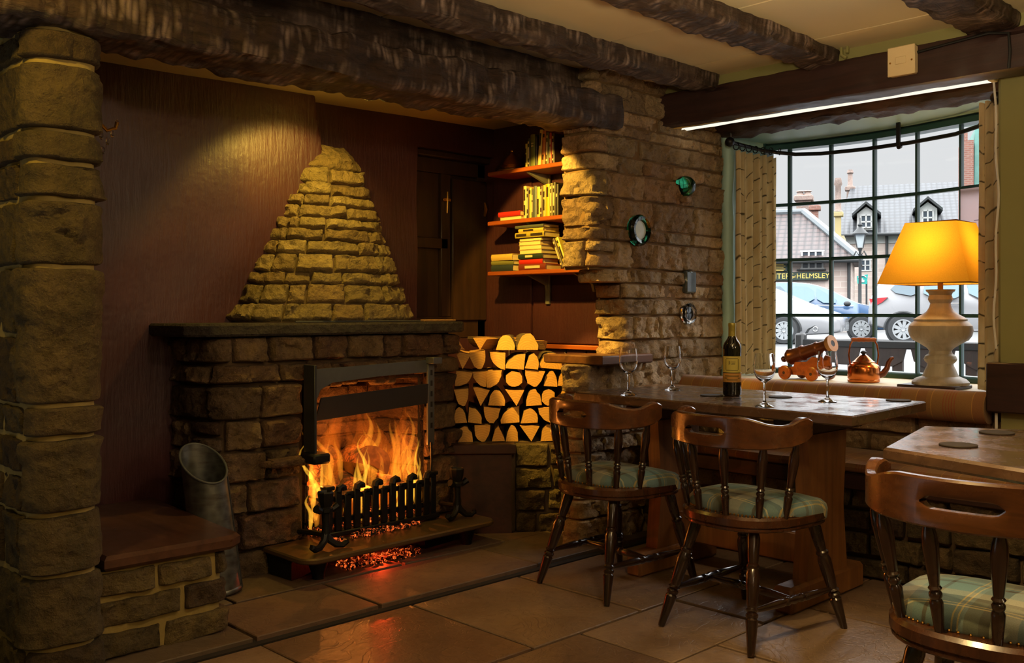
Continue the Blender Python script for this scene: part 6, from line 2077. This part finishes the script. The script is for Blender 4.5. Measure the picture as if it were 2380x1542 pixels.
# ------------------------------------------------------------------ firewood stack
LROT = math.atan2(-.662, .749)
def log_mesh(kind, w, h, L, rg):
    """cross-section in local x-z inside a w x h cell (origin bottom centre), length along +y"""
    pts = []
    jj = lambda: rg.uniform(-.04, .04)
    if kind == 'half':           # flat side down or up
        up = rg.random() < .7
        for k in range(11):
            a = PI * k / 10; pts.append((w / 2 * math.cos(a), h * (math.sin(a) if up else 1 - math.sin(a))))
        if not up: pts = pts[::-1]
        curved = 10
    elif kind == 'quarter':
        fl_ = rg.choice((0, 1, 2, 3))
        q = [(0, 0)] + [(math.cos(PI / 2 * k / 8), math.sin(PI / 2 * k / 8)) for k in range(9)]
        for (x, z) in q:
            X, Zz = x, z
            if fl_ & 1: X = 1 - X
            if fl_ & 2: Zz = 1 - Zz
            pts.append(((X - .5) * w, Zz * h))
        if fl_ in (1, 2): pts = pts[::-1]
        curved = 8
    elif kind == 'wedge':
        up = rg.random() < .5
        base = [(-.5, 1.0), (-.2, 1.0 - .0), (.15, .98), (.5, .92), (.05, 0.0)] if up else [(-.5, 0), (.5, .05), (.42, .2), (.0, 1.0), (-.2, .8)]
        pts = [(x * w, z * h) for x, z in base]
        curved = 2
    else:
        for k in range(14):
            a = 2 * PI * k / 14; pts.append((w / 2 * math.cos(a) * (1 + .05 * rg.uniform(-1, 1)), h / 2 + h / 2 * math.sin(a) * (1 + .04 * rg.uniform(-1, 1))))
        curved = 14
    pts = [(x + w * jj(), max(0.0, q + h * jj())) for x, q in pts]
    n = len(pts); vs = []; fs = []; ms = []
    ny = 5
    for j in range(ny + 1):
        y = L * j / ny; sx_, sz_ = rg.uniform(-.003, .003), rg.uniform(-.003, .003)
        if j == 0: sx_ = sz_ = 0
        for (x, z) in pts: vs.append((x * (1 - .02 * j / ny) + sx_, y, z * (1 - .02 * j / ny) + abs(sz_) * .3))
    mb = MB()
    nb = 0
    for i in range(n):
        k = (i + 1) % n
        a = Vector(pts[i]); b = Vector(pts[k])
        small = (b - a).length < .45 * min(w, h)
        for j in range(ny): mb.add([], [], 0); mb.f.append((0, 0, 0)) if False else None
        fs += [((j * n + i, j * n + k, (j + 1) * n + k, (j + 1) * n + i), 2 if small and kind != 'wedge' else 1) for j in range(ny)]
    mb.v = vs
    for f, m in fs: mb.f.append(f); mb.m.append(m); mb.t.append((1, 1, 1, 1))
    mb.f.append(tuple(range(n - 1, -1, -1))); mb.m.append(0); mb.t.append((1, 1, 1, 1))
    mb.f.append(tuple(ny * n + i for i in range(n))); mb.m.append(0); mb.t.append((1, 1, 1, 1))
    return mb
ORD = ['first', 'second', 'third', 'fourth', 'fifth', 'sixth', 'seventh', 'eighth', 'ninth', 'tenth', 'eleventh', 'twelfth']
ROWN = ['bottom row', 'second row', 'third row', 'fourth row', 'top row']
rg = random.Random(2025)
LE = Vector((.749, -.662)); LN = Vector((.662, .749)); LO = Vector((3.115, 3.630))
KN = {'half': 'halved', 'quarter': 'quarter', 'wedge': 'wedge', 'round': 'round'}
z = .4535
tops = []
row_h = [.092, .086, .094, .088, .092]
for r in range(5):
    h = row_h[r]; u = .0 + rg.uniform(0, .01); end = .572 if r < 4 else .56; k = 0
    cells = []
    while u < end - .03:
        w = rg.uniform(.066, .108)
        if end - (u + w) < .05: w = end - u
        cells.append((u, min(w, .125))); u += w
    for k, (u, w) in enumerate(cells):
        kind = rg.choice(['half', 'quarter', 'quarter', 'half', 'wedge', 'quarter', 'half', 'round'])
        uc = u + w / 2; d = rg.uniform(-.012, .012)
        # keep the back end clear of the cheek wall
        front = LO + LE * uc + LN * d
        Lmax = min(.34, (3.742 - (front.x + .5 * w * .749)) / .662, (4.0 - front.y) / .749)
        hh = h * rg.uniform(.88, .985); tilt_ = rg.uniform(-.13, .13)
        mb = log_mesh(kind, w * .93, hh * .96, max(.10, Lmax), rg)
        if r > 0: mb.v = [tuple(Matrix.Rotation(tilt_, 3, 'Y') @ Vector(q)) for q in mb.v]
        o = mb.build('firewood_log', [MT['logend'], MT['logside'], MT['bark']], smooth=30, loc=(front.x, front.y, z), rz=LROT)
        tag(o, '%s split log, %s from the left in the %s of the woodpile' % (KN[kind], ORD[k], ROWN[r]), 'log', 'firewood logs stacked beside the fireplace')
    z += h + .0005
ztop = z
# loose logs lying on top
loose = [((.02, .04), 10, .30, .055, 'wedge', 'pale wedge log lying loose on the far left of the stack top'), ((.13, .03), -24, .26, .06, 'wedge', 'second pale wedge log lying loose across the stack top'),
         ((.29, .14), 40, .30, .06, 'quarter', 'bark covered log lying across the middle of the stack top'), ((.26, .02), -8, .22, .075, 'half', 'half log facing forward on the middle of the stack top'),
         ((.37, .02), 6, .18, .085, 'half', 'tall half log facing forward on the stack top under the wall rail'), ((.46, .05), 62, .20, .045, 'wedge', 'thin split log lying on the stack top behind the wooden ledge')]
for (u, d), ang, L, s, kind, lab in loose:
    front = LO + LE * u + LN * d
    dirn = LROT + math.radians(ang)
    dv = Vector((-math.sin(dirn), math.cos(dirn)))
    if front.x + dv.x * L > 3.73: L = max(.1, (3.73 - front.x) / max(.05, dv.x))
    mb = log_mesh(kind, s * 1.25, s, L, rg)
    tag(mb.build('firewood_log', [MT['logend'], MT['logside'], MT['bark']], smooth=30, loc=(front.x, front.y, ztop + .001), rz=dirn), lab, 'log', 'firewood logs stacked beside the fireplace')

# ------------------------------------------------------------------ shelves with brackets
ALU = plain('grey_shelf_bracket', lin(150, 146, 130), .5, .3)
def shelf(zt, y0, y1, label, near=0.0):
    s = thing('wall_shelf', label, 'shelf', (3.68, (y0 + y1) / 2, zt), group='book shelves in the fireplace recess')
    yc = (y0 + y1) / 2
    mb = MB(); prism(mb, [(-.105, y0 - yc), (.095, y0 - yc), (.095, y1 - yc), (-.105, y1 - yc)], -.022, 0, .003); mb.build('board', MT['shelfwood'], s)
    for yb in (3.60,) if near == 0 else (3.60, 3.27):
        mb = MB()
        vs = [(-.085, yb - yc - .008, -.023), (.092, yb - yc - .008, -.023), (.092, yb - yc - .008, -.115), (.075, yb - yc - .008, -.115), (.06, yb - yc - .008, -.075)]
        vs += [(x, y + .016, zz) for x, y, zz in vs]
        mb.add(vs, [tuple(range(5)), (9, 8, 7, 6, 5)] + [(i, (i + 1) % 5, 5 + (i + 1) % 5, 5 + i) for i in range(5)]); mb.build('bracket', ALU, s)
    return s
SZ = [1.862, 1.592, 1.318]
shelf(SZ[0], 3.285, 3.88, 'highest of the three orange wooden shelves, carrying the brass lamp hood')
shelf(SZ[1], 3.285, 3.88, 'middle one of the three orange wooden shelves, with a red book lying flat')
shelf(SZ[2], 3.17, 3.88, 'lowest of the three orange wooden shelves, carrying the leaning pile of books', 1)
mb = MB(); box(mb, 3.752, 3.764, 3.585, 3.615, 1.14, 1.98, .002)
struct(mb.build('trim_8', ALU), 'grey upright metal shelf rail on the maroon cheek wall', 'trim')

# ------------------------------------------------------------------ books
BM = {}
def bmat(c):
    if c not in BM: BM[c] = plain('book_cover_%d' % (len(BM) + 1), lin(*c), .5, var=.1, scale=60)
    return BM[c]
INK = plain('spine_print', lin(50, 36, 24), .6); INKL = plain('spine_print_pale', lin(220, 200, 150), .6)
def book(label, pos, t, d, h, col, pose='up', lean=0.0, yaw=0.0, ink=None, group=None):
    """t thickness, d depth, h height. 'up': spine to -x, thickness along y.  'flat': lying, spine to -x, height along y.  'fore': lying with page edges showing"""
    b = thing('book', label, 'book', pos, 0.0, group)
    R = {'up': Matrix.Rotation(0, 4, 'X'), 'flat': Matrix.Rotation(PI / 2, 4, 'X'), 'fore': Matrix.Rotation(PI / 2, 4, 'X')}[pose]
    b.rotation_euler = (lean, 0, yaw)
    c = .002
    mb = MB(); mb.M = R
    y0, y1 = -t / 2, t / 2
    sp = 0 if pose != 'fore' else d - .003
    box(mb, 0, d, y0, y0 + c, 0, h, 0); box(mb, 0, d, y1 - c, y1, 0, h, 0)
    n = 6; vs = []
    for k in range(n + 1):
        a = PI * k / n; xo = -.004 * math.sin(a)
        x = xo if pose != 'fore' else d - xo
        for zz in (0, h): vs.append((x, lerp(y0, y1, k / n), zz))
    mb.add(vs, [(2 * k, 2 * k + 2, 2 * k + 3, 2 * k + 1) for k in range(n)])
    if ink:
        q = -.0052
        if pose != 'fore':
            for (za, zb) in ink: box(mb, q, q + .002, y0 + t * .28, y1 - t * .28, h * za, h * zb, 0, mi=1)
    dk = sum(col) < 330
    mb.build('cover', [bmat(col), INKL if dk else INK], b, smooth=0)
    mb = MB(); mb.M = R
    if pose != 'fore': box(mb, .001, d - .004, y0 + c, y1 - c, .003, h - .003)
    else: box(mb, .002, d - .002, y0 + c, y1 - c, .003, h - .003)
    mb.build('page_block', MT['pages'], b, smooth=0)
    return b
S1 = 'books on the top shelf'; S2 = 'books on the middle shelf'; S3 = 'books on the lowest shelf'
txt = [(.2, .55), (.62, .8)]; tx2 = [(.1, .16), (.3, .7), (.82, .9)]
# top shelf, upright, from the brass hood toward the pier
yy = 3.615
for (t, h, col, lean, lab, ik) in [(.016, .125, (196, 176, 70), 0, 'thin yellow and black book upright beside the brass hood on the top shelf', txt),
        (.018, .150, (52, 44, 38), 0, 'thin dark book with pale spine print, second upright one on the top shelf', tx2),
        (.034, .168, (112, 116, 58), 0, 'broad olive green book standing on the top shelf', [(.62, .66), (.7, .74)]),
        (.012, .155, (44, 30, 30), 0, 'narrow dark maroon book between the olive and the cream book on the top shelf', None),
        (.022, .186, (222, 190, 110), .10, 'tall cream book leaning on the top shelf under the oak lintel', [(.55, .9)]),
        (.024, .178, (206, 116, 58), .06, 'orange book leaning beside the tall cream one on the top shelf', [(.15, .3), (.8, .9)]),
        (.022, .165, (96, 92, 52), .03, 'mottled dark green book near the pier end of the top shelf', tx2),
        (.016, .160, (190, 70, 50), 0, 'thin red and cream book, second from the pier on the top shelf', txt),
        (.018, .155, (60, 42, 34), 0, 'dark brown book closest to the pier on the top shelf', tx2)]:
    yy -= t / 2 + .0012
    off = h * math.sin(lean) if lean else 0
    book(lab, (3.60, yy - (off * .0), SZ[0] + .0008), t, .13, h, col, 'up', lean=lean, ink=ik, group=S1)
    yy -= t / 2 + .0012 + (.004 if lean else 0)
# middle shelf
book('red book lying flat on a cream one on the middle shelf', (3.595, 3.815, SZ[1] + .034), .026, .13, .17, (196, 46, 34), 'flat', ink=None, group=S2).rotation_euler = (0, 0, 0)
book('cream book lying flat beneath the red one on the middle shelf', (3.60, 3.81, SZ[1] + .010), .018, .13, .165, (214, 180, 110), 'fore', group=S2)
yy = 3.628
for (t, h, col, lab, ik) in [(.022, .172, (226, 196, 130), 'cream book with black spine print, upright beside the red book on the middle shelf', [(.1, .42), (.55, .9)]),
        (.016, .158, (50, 34, 28), 'dark brown book, second upright one on the middle shelf', tx2), (.017, .160, (214, 180, 70), 'narrow yellow book left of the metal shelf rail on the middle shelf', [(.8, .92)]),
        (.014, .150, (48, 52, 44), 'narrow blackish green book on the middle shelf', txt), (.020, .166, (96, 106, 108), 'grey blue book on the middle shelf', None),
        (.022, .160, (224, 192, 84), 'yellow book with dark print on the middle shelf, in its centre', [(.1, .6)]), (.018, .162, (78, 52, 34), 'brown book right of the centre on the middle shelf', tx2),
        (.020, .164, (188, 168, 78), 'mustard olive book on the middle shelf', txt), (.026, .168, (236, 180, 40), 'bright golden yellow book with red print on the middle shelf', [(.6, .9)]),
        (.020, .170, (104, 100, 60), 'olive drab book, third from the pier on the middle shelf', tx2), (.018, .172, (64, 58, 40), 'dark khaki book, second from the pier on the middle shelf', tx2),
        (.018, .160, (34, 30, 30), 'black book touching the pier on the middle shelf', [(.6, .7)])]:
    yy -= t / 2 + .001
    book(lab, (3.60, yy, SZ[1] + .0008), t, .13, h, col, 'up', ink=ik, group=S2)
    yy -= t / 2 + .001
# lowest shelf: short stack at the far end, page edges and spines
zz = SZ[2] + .0008
for (t, col, lab, yaw) in [(.034, (52, 62, 64), 'dark blue paperback at the bottom of the short stack on the lowest shelf', .0), (.022, (128, 126, 70), 'olive paperback in the middle of the short stack on the lowest shelf', .04), (.034, (222, 186, 96), 'thick cream paperback on top of the short stack on the lowest shelf', -.03)]:
    book(lab, (3.585, 3.86, zz + t / 2), t, .105, .17, col, 'flat', yaw=yaw, group=S3)
    zz += t + .001
# main pile
zz = SZ[2] + .0008
for (t, col, h, dx_, lab, pose, ik) in [(.032, (120, 48, 30), .20, 0, 'russet book at the bottom of the tall pile on the lowest shelf', 'flat', [(.25, .8)]), (.026, (206, 44, 28), .175, .004, 'bright red book second from the bottom of the tall pile', 'flat', None),
        (.026, (44, 56, 44), .180, -.002, 'dark green book above the red one in the tall pile', 'flat', [(.3, .6)]), (.022, (214, 180, 110), .165, .004, 'cream paperback, lowest of the three page-edge ones in the tall pile', 'fore', None),
        (.022, (220, 186, 118), .165, .002, 'cream paperback, middle of the three page-edge ones in the tall pile', 'fore', None), (.020, (216, 182, 112), .160, .0, 'cream paperback, highest of the three page-edge ones in the tall pile', 'fore', None),
        (.018, (70, 52, 40), .165, .003, 'thin dark paperback with pale pages in the tall pile', 'fore', None), (.028, (178, 160, 62), .215, -.006, 'large mustard book with print on its spine, jutting out of the tall pile', 'flat', [(.05, .4), (.55, .95)]),
        (.020, (224, 188, 84), .185, .0, 'yellow book near the top of the tall pile', 'flat', [(.2, .6)]), (.016, (92, 96, 80), .21, -.006, 'grey green book topping the tall pile under the middle shelf', 'flat', None)]:
    book(lab, (3.592 + dx_, 3.655 + (.02 if h > .2 else 0), zz + t / 2), t, .12, h, col, pose, ink=ik, group=S3)
    zz += t + .0008
# leaning books beside the pile
for (y, lean, t, h, col, lab, ik) in [(3.345, -.42, .018, .165, (70, 52, 34), 'brown spotted book leaning against the tall pile on the lowest shelf', tx2), (3.318, -.42, .022, .170, (216, 196, 84), 'yellow book leaning second against the tall pile on the lowest shelf', tx2)]:
    book(lab, (3.60, y, SZ[2] + .006), t, .12, h, col, 'up', lean=lean, ink=ik, group=S3)

# brass lamp hood on the top shelf
hd = thing('brass_hood', 'dull brass domed lamp hood standing at the far end of the top shelf', 'lamp hood', (3.66, 3.775, SZ[0] + .0006))
mb = MB(); lathe(mb, [(.085, 0), (.086, .006), (.062, .016), (.060, .024), (.066, .032), (.062, .040), (.048, .060), (.030, .082), (.016, .098), (.012, .104)], 36); mb.build('dome', MT['brass'], hd)
mb = MB(); ball(mb, (0, 0, .112), .011, 12, 8); mb.build('finial', MT['brass'], hd)
# ------------------------------------------------------------------ daylight: overcast sky, brighter overhead
w = bpy.data.worlds.new('overcast'); SC.world = w; w.use_nodes = True
nt = w.node_tree; nt.nodes.clear()
tc = nt.nodes.new('ShaderNodeTexCoord'); sp = nt.nodes.new('ShaderNodeSeparateXYZ'); nt.links.new(tc.outputs['Generated'], sp.inputs[0])
rm = nt.nodes.new('ShaderNodeValToRGB'); cr = rm.color_ramp
for _ in range(3): cr.elements.new(.5)
for e_, (p, v) in zip(cr.elements, [(0.0, .78), (.17, .80), (.30, 4.2), (.5, 9.0), (1.0, 9.5)]):
    e_.position = p; e_.color = (v * .985, v * .995, v * 1.02, 1)
nt.links.new(sp.outputs[2], rm.inputs[0])
bg = nt.nodes.new('ShaderNodeBackground'); nt.links.new(rm.outputs[0], bg.inputs[0]); bg.inputs[1].default_value = 1.0
wo = nt.nodes.new('ShaderNodeOutputWorld'); nt.links.new(bg.outputs[0], wo.inputs[0])

def light(name, typ, loc, energy, col, aim=None, **kw):
    l = bpy.data.lights.new(name, typ); l.energy = energy; l.color = col
    for k, v in kw.items(): setattr(l, k, v)
    o = bpy.data.objects.new(name, l); COL.objects.link(o); o.location = loc
    if aim is not None:
        o.rotation_euler = (Vector(aim) - Vector(loc)).to_track_quat('-Z', 'Y').to_euler()
    return o
# window opening as a sampling portal for the sky
pt = light('window_portal', 'AREA', (5.06, 2.18, 1.42), 1, (1, 1, 1), (0, 2.18, 1.42), shape='RECTANGLE', size=1.75, size_y=1.5)
pt.data.cycles.is_portal = True

WARM = (1.0, .60, .17); YEL = (1.0, .66, .10); FIRE = (1.0, .27, .035)
# fire
light('fire_glow', 'POINT', (2.52, 3.735, .60), 3.2, FIRE, shadow_soft_size=0)
light('fire_glow_low', 'POINT', (2.78, 3.68, .42), 3.4, FIRE, shadow_soft_size=0)
light('fire_glow_left', 'POINT', (2.29, 3.66, .40), 3.2, FIRE, shadow_soft_size=0)
light('fire_front', 'POINT', (2.53, 3.503, .335), 2.0, FIRE, shadow_soft_size=0)
light('ember_glow', 'POINT', (2.50, 3.40, .06), 1.3, (1, .06, .01), shadow_soft_size=0)
# spotlights tucked behind the lintel, with an added fill
light('recess_spot', 'SPOT', (2.30, 3.46, 1.98), 24, YEL, (2.36, 3.86, 1.42), spot_size=math.radians(108), spot_blend=.35, shadow_soft_size=.035)
light('recess_spot_books', 'SPOT', (2.75, 3.245, 1.965), 105, (1, .60, .085), (3.75, 3.425, 1.255), spot_size=math.radians(65), spot_blend=.12, shadow_soft_size=.02)
light('woodpile_spot', 'SPOT', (2.75, 3.245, 1.965), 150, (1, .60, .085), (3.51, 3.265, .78), spot_size=math.radians(27.5), spot_blend=.15, shadow_soft_size=.02)
light('recess_fill', 'POINT', (2.45, 3.42, 2.0), 1.5, YEL, shadow_soft_size=.03)  # weak fill added to brighten the recess ceiling
# lamp bulb
light('lamp_bulb', 'POINT', (4.46, 1.806, 1.37), 7, (1, .58, .16), shadow_soft_size=.035)
# pub room lamps and added fill lights out of the picture
light('pillar_lamp', 'SPOT', (.45, 2.45, 2.15), 26, (1, .66, .13), (1.0, 3.05, 1.6), spot_size=math.radians(100), spot_blend=.7, shadow_soft_size=.05)
light('ceiling_downlight', 'SPOT', (1.45, 1.12, 2.19), 85, (1, .66, .24), (2.35, .75, .4), spot_size=math.radians(60), spot_blend=.35, shadow_soft_size=.025)
light('room_lamp', 'POINT', (.2, -.9, 1.9), 23, (1, .74, .46), shadow_soft_size=.25)
light('room_fill_far', 'POINT', (1.75, 1.0, 1.95), 23, (1, .74, .44), shadow_soft_size=.06)  # unseen fill placed to brighten the ceiling and beams
light('ceiling_fill_spot', 'SPOT', (1.9, 1.05, 1.72), 75, (1, .76, .42), (2.3, 1.25, 3.0), spot_size=math.radians(150), spot_blend=.6, shadow_soft_size=.08)  # unseen upward spot added to lift the ceiling
light('bar_lamp', 'POINT', (2.6, -1.4, 1.9), 24, (1, .72, .42), shadow_soft_size=.2)

# ------------------------------------------------------------------ view and sampling
vs_ = SC.view_settings; vs_.view_transform = 'Standard'; vs_.look = 'None'; vs_.exposure = 0.0; vs_.gamma = 1.0; vs_.use_curve_mapping = False
cy = SC.cycles
cy.use_denoising = True; cy.max_bounces = 8; cy.diffuse_bounces = 3; cy.glossy_bounces = 4; cy.transmission_bounces = 8; cy.transparent_max_bounces = 12; cy.volume_bounces = 0
cy.sample_clamp_indirect = 4.0; cy.caustics_reflective = False; cy.caustics_refractive = False; cy.use_light_tree = True
